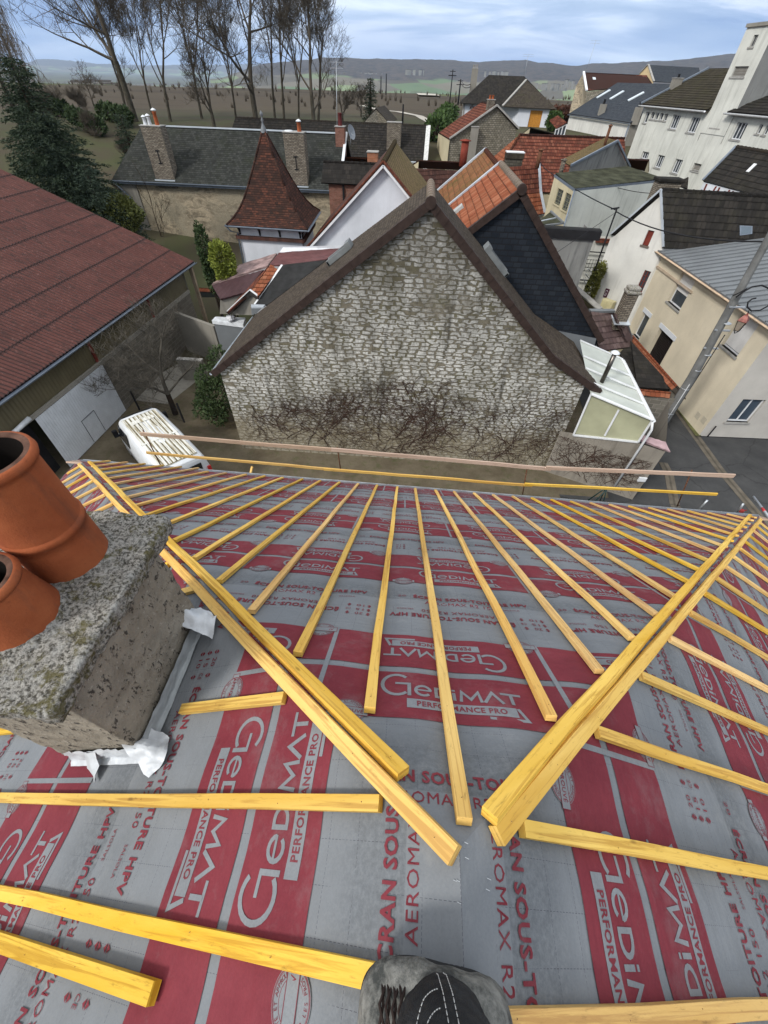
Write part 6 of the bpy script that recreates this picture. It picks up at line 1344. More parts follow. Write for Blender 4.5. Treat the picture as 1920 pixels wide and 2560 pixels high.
m=MB(); p=k2+dd_*(W3-.2)-V((0,0,.1)); q=k2-dd_*1.6-V((0,0,.1)); m.poly([q-V((0,0,6)),p-V((0,0,6)),p,q]); m.poly([p-V((0,0,6)),dd_*(W3-.2)-V((0,0,9)),dd_*(W3-.2)-V((0,0,.1)),k1+dd_*(W3-.2)-V((0,0,.1)),p]); m.build('wall',M_GST,e)
# stone chimney with flat white top between the orange roofs
p=pz(C(895,385),6.6); tp=pat(C(905,150),(p.x,p.y)); cxz=p
e=empty('chimney_stack','massive blackened stone chimney with a flat white capping slab between the orange roofs','chimney',loc=(p.x,p.y,0))
wC2=(pz(C(990,150),tp.z)-pz(C(820,135),tp.z)).length; m=MB(); m.box(-wC2*.46,-.4,2,wC2*.46,.4,tp.z-.45); m.build('stack',m_brick('stone_black',(.06,.055,.045),(.10,.09,.07),(.04,.035,.03),.35,.16,.02,.7),e)
m=MB(); m.box(-wC2*.5,-.46,tp.z-.45,wC2*.5,.46,tp.z-.06); m.build('corbel_courses',M_TGB,e,bevel=.03); m=MB(); m.box(-wC2*.5,-.47,tp.z-.06,wC2*.5,.47,tp.z); m.build('capping_slab',M_WHITEP,e)
# slim posts/flues
def flue(label,p_lo,p_hi,Y,r,mat,cat='flue',name='flue'):
    a=py(p_lo,Y); b=pat(p_hi,(a.x,a.y)); e=empty(name,label,cat,loc=a); m=MB(); m.tube([(0,0,-.3),(0,0,b.z-a.z)],r,10); m.build('pipe',mat,e); m=MB(); m.lathe([(.001,.12),(r*1.5,.05),(r*1.5,0),(r,0)],(0,0,b.z-a.z),10); m.build('cowl',mat,e); return e
flue('rusty flue pipe standing on the red-brown roof beside the flared orange roof',C(1165,270),C(1185,140),44,.16,M_RUST)
flue('short grey brick flue at the left corner of the mossy flat roof',C(1395,340),C(1415,240),40,.16,M_BRK)
flue('tall dark leaning flue pipe on the brown dormer roof',T2(955,620),T2(975,545),44,.11,M_RUST)
flue('red-brown painted flue left of the mossy orange roof',A(385,960),A(400,760),42,.28,m_flat('flue_red',(.20,.045,.03),.8,.2,var=.3))
# annex with mossy flat roof
zA=7.3; pa=pz(T2(737,752),zA+.25);pb=pz(T2(825,815),zA);pc=pz(T2(1212,775),zA);pd_=pz(T2(1052,718),zA+.35)
e=empty('annex_with_mossy_roof','cream and grey-white rendered annex under a flat mossy roof, with two barred windows','annex',loc=pb); q=[x-pb for x in (pa,pb,pc,pd_)]
roof(e,q,'felt',M_FELTM,thick=.16,edge=M_GUT)
wd=(q[0]-q[1]); wd.z=0; Lw=wd.length; wd.normalize()
# side wall: runs from the near corner to the back corner; outward faces left
O1=q[0].copy(); O1.z=0; hh=-wd
def s_(p): v_=pv(p,pb,pa)-pa; return (v_.dot(hh),(pv(p,pb,pa)-pb).z)
wa=[s_(T2(x,y)) for x,y in ((748,808),(775,825),(738,878),(758,890))]; wb=[s_(T2(x,y)) for x,y in ((785,828),(808,843),(768,903),(790,915))]
def rct(L): xs=sorted(i[0] for i in L); zs=sorted(i[1] for i in L); return ((xs[0]+xs[1])/2,(zs[0]+zs[1])/2,(xs[2]+xs[3])/2,(zs[2]+zs[3])/2)
ops=[(*rct(wa),.15),(*rct(wb),.15)]; print('annex ops',ops,Lw)
m=MB(); wallpanel(m,O1-V((0,0,0)),hh,[(.1,-7),(Lw-.1,-7),(Lw-.1,-.12),(.1,.1)],ops); m.build('wall',M_CREAM,e,'cream side wall')
for op in ops: window(e,O1,hh,*op[:4],.12,m_flat('old_green_frame',(.17,.17,.12),.7,.2),M_PANE,1,sill=M_CREAM,bars=3)
fwd2=(q[2]-q[1]); fwd2.z=0; m=MB(); fn=fwd2.normalized(); m.poly([V((0,0,-7))+fn*.08,q[2]-V((0,0,7)),q[2]-V((0,0,.14)),V((0,0,-.14))+fn*.08]); m.build('wall',M_GST,e,'large grey-white front wall')
pipe(e,[V((0,0,-.1))+hh*.0,V((0,0,-7))],.05,M_GUT)
# dormer-like gable on its back
dz=7.5; g1=pz(T2(800,735),dz);g2=pz(T2(1050,712),dz); gm=pat(T2(1005,615),tuple((g1.lerp(g2,.62)).xy)); print('dormer',g1,g2,gm)
e=empty('grey_gable_extension','flat grey triangular gable wall with a brown tiled lean roof behind the mossy flat roof','extension',loc=g1); Q=[g2-g1,V((gm.x,gm.y,gm.z))-g1]
m=MB(); m.poly([V((0,0,-1)),Q[0]-V((0,0,1)),Q[0],Q[1],V((0,0,.25))]); m.build('wall',M_GRC,e)
b1_=V((-1.0,6,1.3)); roof(e,[V((-.1,-.1,.3)),Q[1]+V((0,-.1,.1)),Q[1]+V((-.6,1.2,.18)),V((-.5,1.2,.45))],'flat',M_TMOS); m=MB(); m.bar(V((0,-.12,.3)),Q[1]+V((0,-.12,.1)),.12,.14); m.bar(Q[1]+V((0,-.12,.1)),Q[0]+V((.25,-.12,-.1)),.14,.12); m.build('verge_board',M_GUT,e)
# small roof with zinc valleys between
multi('zinc_valley_roof','small dark lean-to roof with zinc valleys squeezed below the annex windows','lean-to',[([C(1185,830),C(1240,890),C(1415,860),C(1290,745)],(5.6,5.5,5.6,6.1),'smooth',M_FELTM,'roof')])
e=empty('zinc_valley','pale zinc gutters crossing the small lean-to roof','gutter',loc=pz(C(1240,892),5.6)); b_=e.location; m=MB(); m.bar(V((0,0,.06)),pz(C(1420,862),5.7)-b_,.14,.08); m.bar(pz(C(1415,855),5.75)-b_,pz(C(1290,740),6.2)-b_,.14,.08); m.build('zinc_channel',M_ZINC,e); m=MB(); m.bar(pz(C(1200,838),5.75)-b_,pz(C(1340,808),5.85)-b_,.08,.05); m.build('zinc_channel',M_ZINCL,e)
# grey streaked annex wall with dark fascia
zf=6.55; ga=pz(E(165,192),zf); gb_=pz(E(730,228),zf)
e=empty('grey_streaked_annex','flat roofed annex with a rain-streaked grey wall and a dark fascia','annex',loc=ga); w_=gb_-ga; wn_=w_.normalized(); bk2=V((-wn_.y,wn_.x,0))
m=MB(); m.poly([V((0,0,-7)),w_-wn_*.25-V((0,0,7)),w_-wn_*.25-V((0,0,.3)),V((0,0,-.3))]); m.poly([w_-wn_*.25-V((0,0,7)),w_-wn_*.25+bk2*3-V((0,0,7)),w_-wn_*.25+bk2*3-V((0,0,.3)),w_-wn_*.25-V((0,0,.3))]); m.build('wall',M_GRC,e)
m=MB(); m.bar(V((0,-.06,-.22)),w_+V((0,-.06,-.22)),.12,.44); m.build('fascia',M_DARKP,e); m=MB(); m.slab([V((0,0,.02)),w_+V((0,0,.02)),w_+bk2*.5+V((0,0,.02)),bk2*.5+V((0,0,.02))],.06); m.build('flat_roof',M_FELT,e)
# little balcony building beyond with iron railing
bx_=pz(E(690,330),4.2); e=empty('courtyard_house','small pale house with red tile course between the grey annex and the white gable','house',loc=bx_)
ww=V((1.9,-.15,0)); m=MB(); m.poly([V((-.9,0,-5)),ww-V((0,0,5)),ww+V((0,0,.35)),V((-.9,0,.35))]); m.build('wall',M_WSTD,e); m=MB(); m.bar(V((-.2,-.1,.1)),ww+V((0,-.1,.1)),.3,.24); m.build('tile_course',M_TRB,e)
m=MB()
for z in (-1.1,-1.35,-1.6,-1.85): m.bar(V((-.6,-.35,z)),V((.9,-.45,z)),.025,.025)
for i in range(8): m.bar(V((-.6+i*.21,-.37,-1.9)),V((-.6+i*.21,-.37,-1.05)),.02,.02)
m.build('window_grille',M_DARKP,e); m=MB(); m.bar(V((-.6,-.3,-.6)),V((.9,-.4,-.6)),.06,.06); m.bar(V((-.7,-.3,-2.5)),V((.9,-.4,-2.5)),.08,.08); m.build('lintel_bar',M_DARKP,e)
st0=pz(E(560,650),2.2); e=empty('stair_railing','grey metal railing of an outside stair below the streaked annex','railing',loc=st0); m=MB()
s1=pz(E(590,600),2.9)-st0; s2=pz(E(700,700),1.7)-st0; s3=pz(E(545,700),2.1)-st0; s4=pz(E(610,820),1.1)-st0
for k in range(9): t=k/8; m.bar(s1.lerp(s2,t),s3.lerp(s4,t),.02,.02)
for a_,b__ in ((s1,s2),(s3,s4),(s1.lerp(s3,.5),s2.lerp(s4,.5))): m.bar(a_,b__,.05,.04)
m.build('railing_bars',M_GALV,e)
# small low wall with curved tiles (below slate verge)
e,b_=multi('curved_coping_wall','garden wall with plum coloured tiles and pale rounded coping behind the slate gable','wall',[([E(520,850),E(690,1000),E(740,985),E(450,730)],(2.6,2.3,2.3,2.8),'smooth',M_SILL,'coping')],[([E(520,850),E(690,1000),E(640,1060),E(560,960)],(2.6,2.3,1.2,1.2),M_CREAM)])
# plum tiled lean-to with brick chimney on the street side
zP=3.55; e,b_=multi('plum_tiled_lean_to','low lean-to with plum coloured tiles and a zinc ridge beside the slate gable','lean-to',[([T6(615,690),T6(800,665),T6(700,440),T6(560,440)],(2.55,2.55,3.75,3.75),'mech',M_TPUR,'roof'),([T6(800,665),T6(820,605),T6(770,480),T6(700,455)],(2.5,2.6,3.5,3.72),'mech',M_TPUR,'roof')],
 [([T6(650,690),T6(805,670),T6(800,900),T6(700,900)],(2.5,2.5,.2,.2),M_CREAM)])
m=MB(); m.bar(pz(T6(555,438),3.8)-b_,pz(T6(705,438),3.8)-b_,.3,.10); m.bar(pz(T6(775,475),3.6)-b_,pz(T6(815,600),2.65)-b_,.16,.08); o=m.build('zinc_ridge',M_ZINC,e)
p=pz(T6(745,485),3.7); tpk=pat(T6(815,285),(p.x,p.y)); print('brick ch',p,tpk)
e=empty('brick_chimney','tall weathered brick chimney with a domed dark top on the plum tiled lean-to','chimney',loc=(p.x,p.y,0)); m=MB(); m.box(-.27,-.27,3.2,.27,.27,tpk.z-.3); m.build('stack',M_BRK,e); m=MB(); m.box(-.33,-.33,tpk.z-.3,.33,.33,tpk.z-.14); m.box(-.29,-.29,tpk.z-.14,.29,.29,tpk.z+.02); m.build('corbelled_top',M_CAP,e,bevel=.06); m=MB(); m.slab([V((-.42,-.5,p.z-.12)),V((.42,-.5,p.z-.12)),V((.40,.3,p.z+.05)),V((-.40,.3,p.z+.05))],.04); m.build('zinc_skirt',M_ZINCL,e)
# dark felt roof on the boundary wall with tile copings
fq=[T6(845,905),T6(1050,925),T6(820,640),T6(760,690)]
e,b_=multi('felt_lean_to','lean-to with a dark felt roof between verandah and tiled coping wall','lean-to',[([T6(850,910),T6(1052,925),T6(1040,880),T6(810,625)],(2.25,2.25,2.35,2.6),'slate',M_TBLK,'roof'),([T6(850,910),T6(810,625),T6(740,700)],(2.25,2.6,2.5),'slate',M_TBLK,'roof')])
e=empty('tile_coping_wall','street boundary wall with a coping of old orange tiles running up to the corner','wall',loc=pz(T6(1090,915),2.45)); b_=e.location
def coping(a,b,wd_):
    L=(b-a).length; n=max(2,int(L/.24)); d_=(b-a)/n
    m=MB(); up=V((0,0,1)); s=d_.cross(up).normalized()
    for i in range(n):
        c=a+d_*(i+.5); r_=random.uniform(-.02,.02); q=[c-d_*.54+s*wd_+V((0,0,-.10)),c+d_*.54+s*wd_+V((0,0,-.10+r_)),c+d_*.54+V((0,0,.07)),c-d_*.54+V((0,0,.07+r_))]; m.slab(q,.03)
        q=[c-d_*.54-s*wd_+V((0,0,-.10)),c+d_*.54-s*wd_+V((0,0,-.10+r_)),c+d_*.54+V((0,0,.07)),c-d_*.54+V((0,0,.07+r_))]; m.slab(q,.03)
        m.tube([c-d_*.5+V((0,0,.07)),c+d_*.5+V((0,0,.07))],.05,6)
    return m
A1=pz(T6(815,600),2.55)-b_; A2=V((0,0,0)); A3=pz(T6(845,935),2.3)-b_; A4=pz(T6(1140,975),2.3)-b_; A5=pz(T6(1050,955),2.3)-b_
m=coping(A1,A2,.16); m.build('coping_tiles',M_TOR,e,'coping along the street'); m=coping(A3,A5,.17); m.build('coping_tiles',M_TOR,e,'coping facing the lean-to'); m=coping(A2,A4,.16); m.build('coping_tiles',M_TGB,e)
m=MB(); m.poly([A1-V((0,0,2.6)),A2-V((0,0,2.5)),A2-V((0,0,.1)),A1-V((0,0,.1))]); m.poly([A3-V((0,0,2.3)),A4-V((0,0,2.3)),A4-V((0,0,.1)),A3-V((0,0,.1))]); m.poly([A4-V((0,0,2.3)),A2-V((0,0,2.5)),A2-V((0,0,.1)),A4-V((0,0,.1))]); m.build('wall',M_BLK,e)
# ================================================================== far right: white block with tower, parallel street of houses
az=ray((761,187)); az.z=0; az.normalize(); az=V((az.x,az.y,0))           # direction in which the facades recede
D0=66.0; c0=ray(B(510,828)); c0=c0*(D0/math.hypot(c0.x,c0.y))+CO; cn=V((c0.x,c0.y,0)); print('white block corner',c0)
hb=-az      # along the wall toward the viewer (left->right in the photo)
def ow(p): q=pv(p,cn,cn+az); return ((q-cn).dot(hb),q.z)
zE2=c0.z; far_e=ow(B(1659,935)); tl=ow(B(1110,885)); twl=ow(B(1140,850)); twr=ow(B(1390,840)); LWW=far_e[0]+6; print('wb',zE2,far_e,tl,twl,twr)
wb_=empty('white_block','long three storey white rendered building with a square tower, stained walls and barred windows','building',loc=(cn.x,cn.y,0))
nn=hb.cross(V((0,0,1)))     # outward (toward the camera side)
def rc(pts): return rct([ow(B(*p)) for p in pts])
W=[rc(p) for p in (((515,900),(548,902),(480,1005),(512,1012)),((770,930),(845,935),(722,1060),(785,1070)),((948,950),(1030,958),(888,1095),(962,1105)),((1150,970),(1245,978),(1118,1050),(1205,1062)),((1375,998),(1475,1005),(1300,1160),(1395,1172)),((480,1275),(538,1285),(455,1345),(520,1352)),((625,1308),(690,1318),(585,1425),(640,1438)),((795,1345),(858,1358),(738,1475),(805,1490)),((965,1385),(1050,1400),(930,1455),(990,1465)))]
sm=[rc(((x,905+i*5),(x+28,908+i*5),(x-25,970+i*5),(x+5,975+i*5))) for i,x in enumerate((568,608,650,692))]; sm2=[rc(((1580,1018),(1612,1022),(1548,1108),(1580,1115))),rc(((1640,1030),(1675,1034),(1610,1120),(1642,1126)))]
ops=[(*w_,.25) for w_ in W+sm+sm2]
print([tuple(round(a,1) for a in o) for o in ops])
m=MB(); wallpanel(m,(0,0,0),hb,[(0,-2),(LWW,-2),(LWW,zE2),(0,zE2)],ops); m.build('wall',M_WSTD,wb_)
for i,op in enumerate(ops):
    brick_=i in (3,8); window(wb_,(0,0,0),hb,*op[:4],.2,M_WHITEP if not brick_ else M_SILL,M_PANE if not brick_ else M_BLK,(2 if i in (1,2,4,5,6,7) else 0) if not brick_ else 0,sill=M_SILL,bars=5 if brick_ else 0,fw=.06 if i<9 else .04)
m=MB(); m.poly([V((0,0,-2)),V((0,0,zE2)),-nn*10+V((0,0,zE2)),-nn*10+V((0,0,-2))]); m.build('wall',M_CON,wb_)
rzb=ow(B(1100,500)); 
def inw(p,dep): # point at depth behind the wall plane
    q0=cn-nn*dep; q=pv(p,q0,q0+az); return q-V((cn.x,cn.y,0))
dpt=4.8; ra=inw(B(1100,498),dpt); rb=ra+hb*14; print('ridge',ra)
ev=nn*.4; roof(wb_,[ev+V((0,0,zE2-.05))-hb*.3,ev+V((0,0,zE2-.05))+hb*(twl[0]-.05),V((rb.x,rb.y,ra.z)) if False else (-nn*dpt+hb*(twl[0]-.05)+V((0,0,ra.z))),V((ra.x,ra.y,ra.z))],'mech',m_tile('tile_moss_dark',[(.026,.023,.017),(.037,.032,.023),(.05,.043,.03)],.22,.33,moss=(.038,.036,.016),mossamt=.7))
m=MB(); m.bar(nn*.4-hb*.3+V((0,0,zE2)),V((ra.x,ra.y,ra.z+.05)),.2,.2); m.build('verge_board',M_GUT,wb_)
gutter(wb_,nn*.5-hb*.3+V((0,0,zE2-.1)),nn*.5+hb*(twl[0]-.1)+V((0,0,zE2-.1)),M_WHITEP,.12)
# tower: front face flush with the wall
ttop=ow(B(1455,105)); TX0=(twl[0]); TXr=ow(B(1390,840))[0]; 
tz_=13.5
def zt_(p,xs): q0=cn+hb*xs; return pat(p,(q0.x,q0.y)).z
zT=(zt_(B(1455,105),TX0)); print('tower',TX0,TXr,zT)
m=MB(); dT=5.0; P_4=[hb*TX0+nn*.05,hb*TXr+nn*.05,hb*TXr-nn*dT,hb*TX0-nn*dT]
tops=[ow(B(1345,474)),ow(B(1485,474)),ow(B(1320,575)),ow(B(1440,575))]; t1=rct(tops); t2=rct([ow(B(1535,178)),ow(B(1575,176)),ow(B(1485,292)),ow(B(1530,292))])
wallpanel(m,hb*TX0+nn*.05,hb,[(0,zE2-1.5),(TXr-TX0,zE2-1.5),(TXr-TX0,zT),(0,zT)],[(t1[0]-TX0,t1[1],t1[2]-TX0,t1[3],.2),(t2[0]-TX0,t2[1],t2[2]-TX0,t2[3],.2)]); m.build('tower_wall',M_WSTD,wb_,'stained white tower face')
m=MB()
for a_,b__ in ((1,2),(2,3),(3,0)): m.poly([P_4[a_]+V((0,0,zE2-2)),P_4[b__]+V((0,0,zE2-2)),P_4[b__]+V((0,0,zT)),P_4[a_]+V((0,0,zT))])
m.build('tower_wall',M_GRC,wb_,'dark grey tower side'); m=MB(); m.slab([p*1.0+V((0,0,zT+.18))+(p-(P_4[0]+P_4[2])/2)*.05 for p in P_4],.2); m.build('tower_coping',M_CON,wb_)
window(wb_,hb*TX0+nn*.05,hb,t1[0]-TX0,t1[1],t1[2]-TX0,t1[3],.16,M_SILL,M_BLK,0,bars=6); window(wb_,hb*TX0+nn*.05,hb,t2[0]-TX0,t2[1],t2[2]-TX0,t2[3],.16,M_SILL,M_PANE,1)
rx=ow(B(1330,900))[0]; roof(wb_,[nn*.4+hb*(rx-.2)+V((0,0,zE2-.05)),nn*.4+hb*LWW+V((0,0,zE2-.05)),-nn*dpt+hb*LWW+V((0,0,ra.z)),-nn*dpt+hb*(rx+3)+V((0,0,ra.z))],'mech',M_TBLK); gutter(wb_,nn*.5+hb*(rx-.3)+V((0,0,zE2-.1)),nn*.5+hb*LWW+V((0,0,zE2-.1)),M_WHITEP,.12)
def bchim(e,p,dep,zlo,px_top,w_,mat,label=None):
    q=inw(p,dep); t=pat(px_top,(q.x+cn.x,q.y+cn.y)); return chim(e,q.x,q.y,w_,w_,q.z-1,t.z,mat,[(0,0,.12,.25,M_DARKP,None)],label=label)
bchim(wb_,B(760,720),2.2,0,B(805,590),.8,M_CON)
# white house with slate roof and three long skylights
k2_=.93; cc=ray(B(368,1012)); cc=cc*(74/math.hypot(cc.x,cc.y))+CO; cN=V((cc.x,cc.y,0)); 
def ow2(p,dep=0): q0=cN-nn*dep; q=pv(p,q0,q0+az); return (q-q0).dot(hb),q.z,q-cN
fl2=ow2(T2(805,488)); rdg=ow2(T2(1005,358),6.0); rdr=ow2(T2(1240,362),6.0); print('slate white house',cc,fl2,rdg,rdr)
e=empty('white_slate_house','white rendered house with a large blue-grey slate roof carrying three long skylights','house',loc=(cN.x,cN.y,0))
zE3=(fl2[1]+cc.z)/2; x0=fl2[0]; zr3=(rdg[1]+rdr[1])/2
pA=hb*x0+V((0,0,zE3))+nn*.2; pB=V((0,0,zE3))+nn*.2+hb*.2; pC=-nn*6+hb*.2+V((0,0,zr3)); pD=-nn*6+hb*x0+V((0,0,zr3))
roof(e,[pA,pB,pC,pD],'slate',M_SLN,coarse=2); roof(e,[pD,pC,pC-nn*6-V((0,0,zr3-zE3)),pD-nn*6-V((0,0,zr3-zE3))],'slate',M_SLN,coarse=2)
m=MB(); m.poly([hb*x0,V((0,0,0)),V((0,0,zE3-.1)),hb*x0+V((0,0,zE3-.1))]); m.build('wall',M_WST,e); m=MB(); m.poly([V((0,0,0)),-nn*12,-nn*12+V((0,0,zE3)),-nn*6+V((0,0,zr3-.1)),V((0,0,zE3-.1))]); m.build('wall',M_CON,e,'brownish end wall')
gutter(e,pA+nn*.1-V((0,0,.08)),pB+nn*.1-V((0,0,.08)),M_GUT,.1); pipe(e,[pB-hb*.2-V((0,0,.1)),pB-hb*.2-V((0,0,7))],.07)
nr3=(pB-pA).cross(pD-pA).normalized(); nr3=nr3 if nr3.z>0 else -nr3
def onroof(p): r=ray(p); o=CO-V((cN.x,cN.y,0)); k=(pA-o).dot(nr3)/r.dot(nr3); return o+r*k
for a_,b__ in (((45,778),(170,704)),((170,790),(297,714)),((340,805),(488,726))):
    u=onroof(B(*a_)); v_=onroof(B(*b__)); m=MB(); m.bar(u+nr3*.08,v_+nr3*.08,.55,.10,up=nr3); m.build('skylight',m_flat('skylight_pale',(.50,.55,.58),.3,.5,var=.1),e)
for (a_,b__) in ((B(85,920),B(110,830)),(B(410,970),B(455,860))):
    q=onroof(a_); t=pat(b__,(q.x+cN.x,q.y+cN.y)); m=MB(); m.box(q.x-.35,q.y-.35,q.z-.5,q.x+.35,q.y+.35,t.z); o=m.build('chimney',M_CON,e); m=MB(); m.lathe([(.16,0),(.14,.4),(.18,.45)],(q.x,q.y,t.z),10); m.build('chimney_pot',M_DARKP,o)
# dark tiled house with timbered gable (right of white gable)
zk=9.0; ka=pz(T2(1525,635),zk);kb=ka+hb*9; kc=pz(T2(1313,765),6.9); print('timber house',ka,kc)
e=empty('timbered_gable_house','dark tiled house with a half-timbered end, standing in front of the white block','house',loc=ka)
ins_=(kc-ka); ins_=ins_-hb*ins_.dot(hb)
roof(e,[ins_,ins_+hb*10,hb*10,V((0,0,0))],'mech',M_TBLK); o_=V((-ins_.x,-ins_.y,ins_.z)); roof(e,[o_,o_+hb*10,hb*10,V((0,0,0))],'mech',M_TBLK); ridge(e,V((0,0,0)),hb*10,M_TGB,.12,.4)
m=MB(); m.poly([ins_*.95-V((0,0,5)),ins_*.95+hb*10-V((0,0,5)),ins_*.95+hb*10-V((0,0,.1)),ins_*.95-V((0,0,.1))]); m.poly([ins_*.95-V((0,0,5)),ins_*.95-V((0,0,.1)),V((0,0,-.15)),o_*.95-V((0,0,.1)),o_*.95-V((0,0,5))]); m.build('wall',M_PILW,e)
for i in range(7):
    t=.6+i*.75; a_=ins_*.955+hb*t+nn*.03; m=MB(); m.bar(a_-V((0,0,1.6)),a_+hb*(.25 if i%2 else -.1)-V((0,0,.2)),.12,.08); m.build('timber_stud',M_REDBROWN,e)
m=MB(); m.bar(-hb*.1+V((0,0,.05)),ins_-hb*.1+V((0,0,.05)),.2,.12); m.build('verge_board',M_GUT,e)
q_=(ins_*.55+hb*3.2); nrk=ins_.cross(hb).normalized(); nrk=nrk if nrk.z>0 else -nrk; m=MB(); m.bar(q_+nrk*.08,q_*1+ins_*-.22+nrk*.08,.28,.05,up=nrk); m.build('glass_tile_strip',M_WHITEP,e)
# pale blue-grey roof at the right edge
e,b_=multi('pale_grey_roof_house','house with a pale blue-grey smooth roof at the right edge behind the dark tiled roof','house',[([T2(1500,830),T2(1900,845),T2(1900,600),T2(1659,735)],(6.6,6.6,8.2,7.8),'smooth',m_stucco('pale_blue_render',(.30,.34,.36),amt=.4),'roof')])
e=empty('chimney_stub','wide low stone chimney with dark top between the white gable and the timbered house','chimney',loc=pz(T2(1215,815),7.6)); m=MB(); m.box(-.7,-.4,-1,.7,.4,.35); m.build('stack',M_BRK,e); m=MB(); m.box(-.8,-.5,.352,.8,.5,.55); m.build('chimney_top',M_TBLK,e,bevel=.05)
strip_roof('small_dark_roof','small dark tiled roof wedged between the mossy annex and the timbered house',[T2(1250,800),T2(1310,815),T2(1315,765),T2(1262,790)],(6.6,6.6,7.2,6.8),'mech',M_TBLK,M_WSTD)
# red roof behind annex right
strip_roof('small_red_roof','small red tiled roof sliver at the foot of the white block',[T2(1068,722),T2(1145,740),T2(1145,690),T2(1050,686)],(7.0,7.0,8.0,8.0),'mech',M_TRB,M_CREAM)
# ================================================================== stone gable house with brown roof (mid distance)
D1=60.0
def at_d(p,D): r=ray(p); return r*(D/math.hypot(r.x,r.y))+CO
gL=at_d(A(250,742),D1); far=pz(A(148,680),gL.z); ydir=(far-gL).normalized(); f10=Frame((gL.x,gL.y),math.degrees(math.atan2(ydir.y,ydir.x))-90); h10=lambda p:(f10.aty(p).x,f10.aty(p).z)
gA_=h10(A(720,412)); gR=h10(A(935,642)); lnt=(far-gL).length; print('stone2',gL,far,gA_,gR,lnt)
sh2=gable_house(f10,'grey_stone_house','house with a grey rubble stone gable and patched brown-red tiled roof beside the field path','%s'and[(0,gL.z),gA_,(gR[0],gR[1])],min(9,max(5,lnt)),M_STN,('mech','mech'),(M_TRB,M_TRB),rmat=M_TRB,zb=2,inset=.15,rr=.1)
m=MB(); m.bar((0,-.05,gL.z+.05),(gA_[0],-.05,gA_[1]+.05),.22,.14); m.bar((gR[0],-.05,gR[1]+.05),(gA_[0],-.05,gA_[1]+.05),.22,.14); m.build('verge_board',M_SILL,sh2)
q=f10.aty(A(650,470),1.0); t=f10.aty(A(655,355),1.0); chim(sh2,q.x,1.2,.7,.7,q.z-1,t.z,M_BRK,[(-.15,0,.12,.3,M_TC,None),(.15,0,.12,.3,M_TC,None)]); q=h10(A(500,620)); chim(sh2,q[0],-.3,.75,.5,gL.z-3,q[1],M_CON)
q=h10(A(245,900)); window(sh2,(0,.14,0),(1,0,0),.1,gL.z-3.0,.9,gL.z-1.6,.1,M_DARKP,M_PANE,0) if False else None
m=MB(); m.poly([V((.05,0,2)),V((.05,8,2)),V((.05,8,gL.z-.1)),V((.05,0,gL.z-.1))]); m.build('wall',M_CREAM,sh2)
strip_roof('grey_tiled_lean_to','lean-to with small grey-brown tiled roof at the foot of the grey stone gable',[A(345,895),A(275,860),A(460,770),A(480,790)],(6.4,6.4,7.0,7.0),'flat',M_TGB,M_STN)
e=empty('low_stone_house','low grey stone house with a dark roof right below the grey stone gable','house',loc=pz(A(550,710),7.3)); b_=e.location; 
m=MB(); m.poly([pz(A(430,860),5.4)-b_,pz(A(700,860),5.2)-b_,pz(A(690,715),7.2)-b_,pz(A(550,710),7.3)-b_,pz(A(430,805),6.0)-b_]); m.build('wall',M_STN,e); roof(e,[pz(A(690,850),5.8)-b_,pz(A(900,800),6.0)-b_,pz(A(900,728),7.0)-b_,pz(A(690,722),7.1)-b_],'flat',M_TGB); m=MB(); m.bar(pz(A(430,805),6.05)-b_,pz(A(550,708),7.35)-b_,.2,.12); m.bar(pz(A(692,725),7.2)-b_,pz(A(705,850),5.9)-b_,.2,.10); m.build('verge_board',M_SILL,e)
p=pz(A(1010,640),6.6); e=empty('stone_chimney','stone chimney with small red pots in front of the orange garage door','chimney',loc=p); t=pat(A(1020,560),(p.x,p.y)); m=MB(); m.box(-.5,-.4,-1.5,.5,.4,t.z-p.z); m.build('stack',M_STN,e); m=MB(); m.box(-.58,-.48,t.z-p.z+.002,.58,.48,t.z-p.z+.15); m.build('chimney_top',M_TGB,e); m=MB(); m.lathe([(.14,0),(.12,.5),(.15,.55)],(-.2,0,t.z-p.z+.15),10); m.lathe([(.14,0),(.12,.35),(.15,.4)],(.2,0,t.z-p.z+.15),10); m.build('chimney_pot',M_TC,e)
strip_roof('grey_ridge_roof','long low grey-brown tiled ridge behind the big hipped orange roof',[A(950,705),A(1330,715),A(1300,690),A(1050,625)],(7.0,7.0,7.4,8.0),'flat',M_TGB,M_CREAM)
# ================================================================== hipped bungalow with orange garage door
D2=90.0; pE0=at_d(A(370,385),D2); sc2=(CAMH-pE0.z)
pE1=pz(A(1290,430),pE0.z); 
rat=1.0; ze=pE0.z; fx=(pE1-pE0); print('bungalow',pE0,pE1,fx.length); 
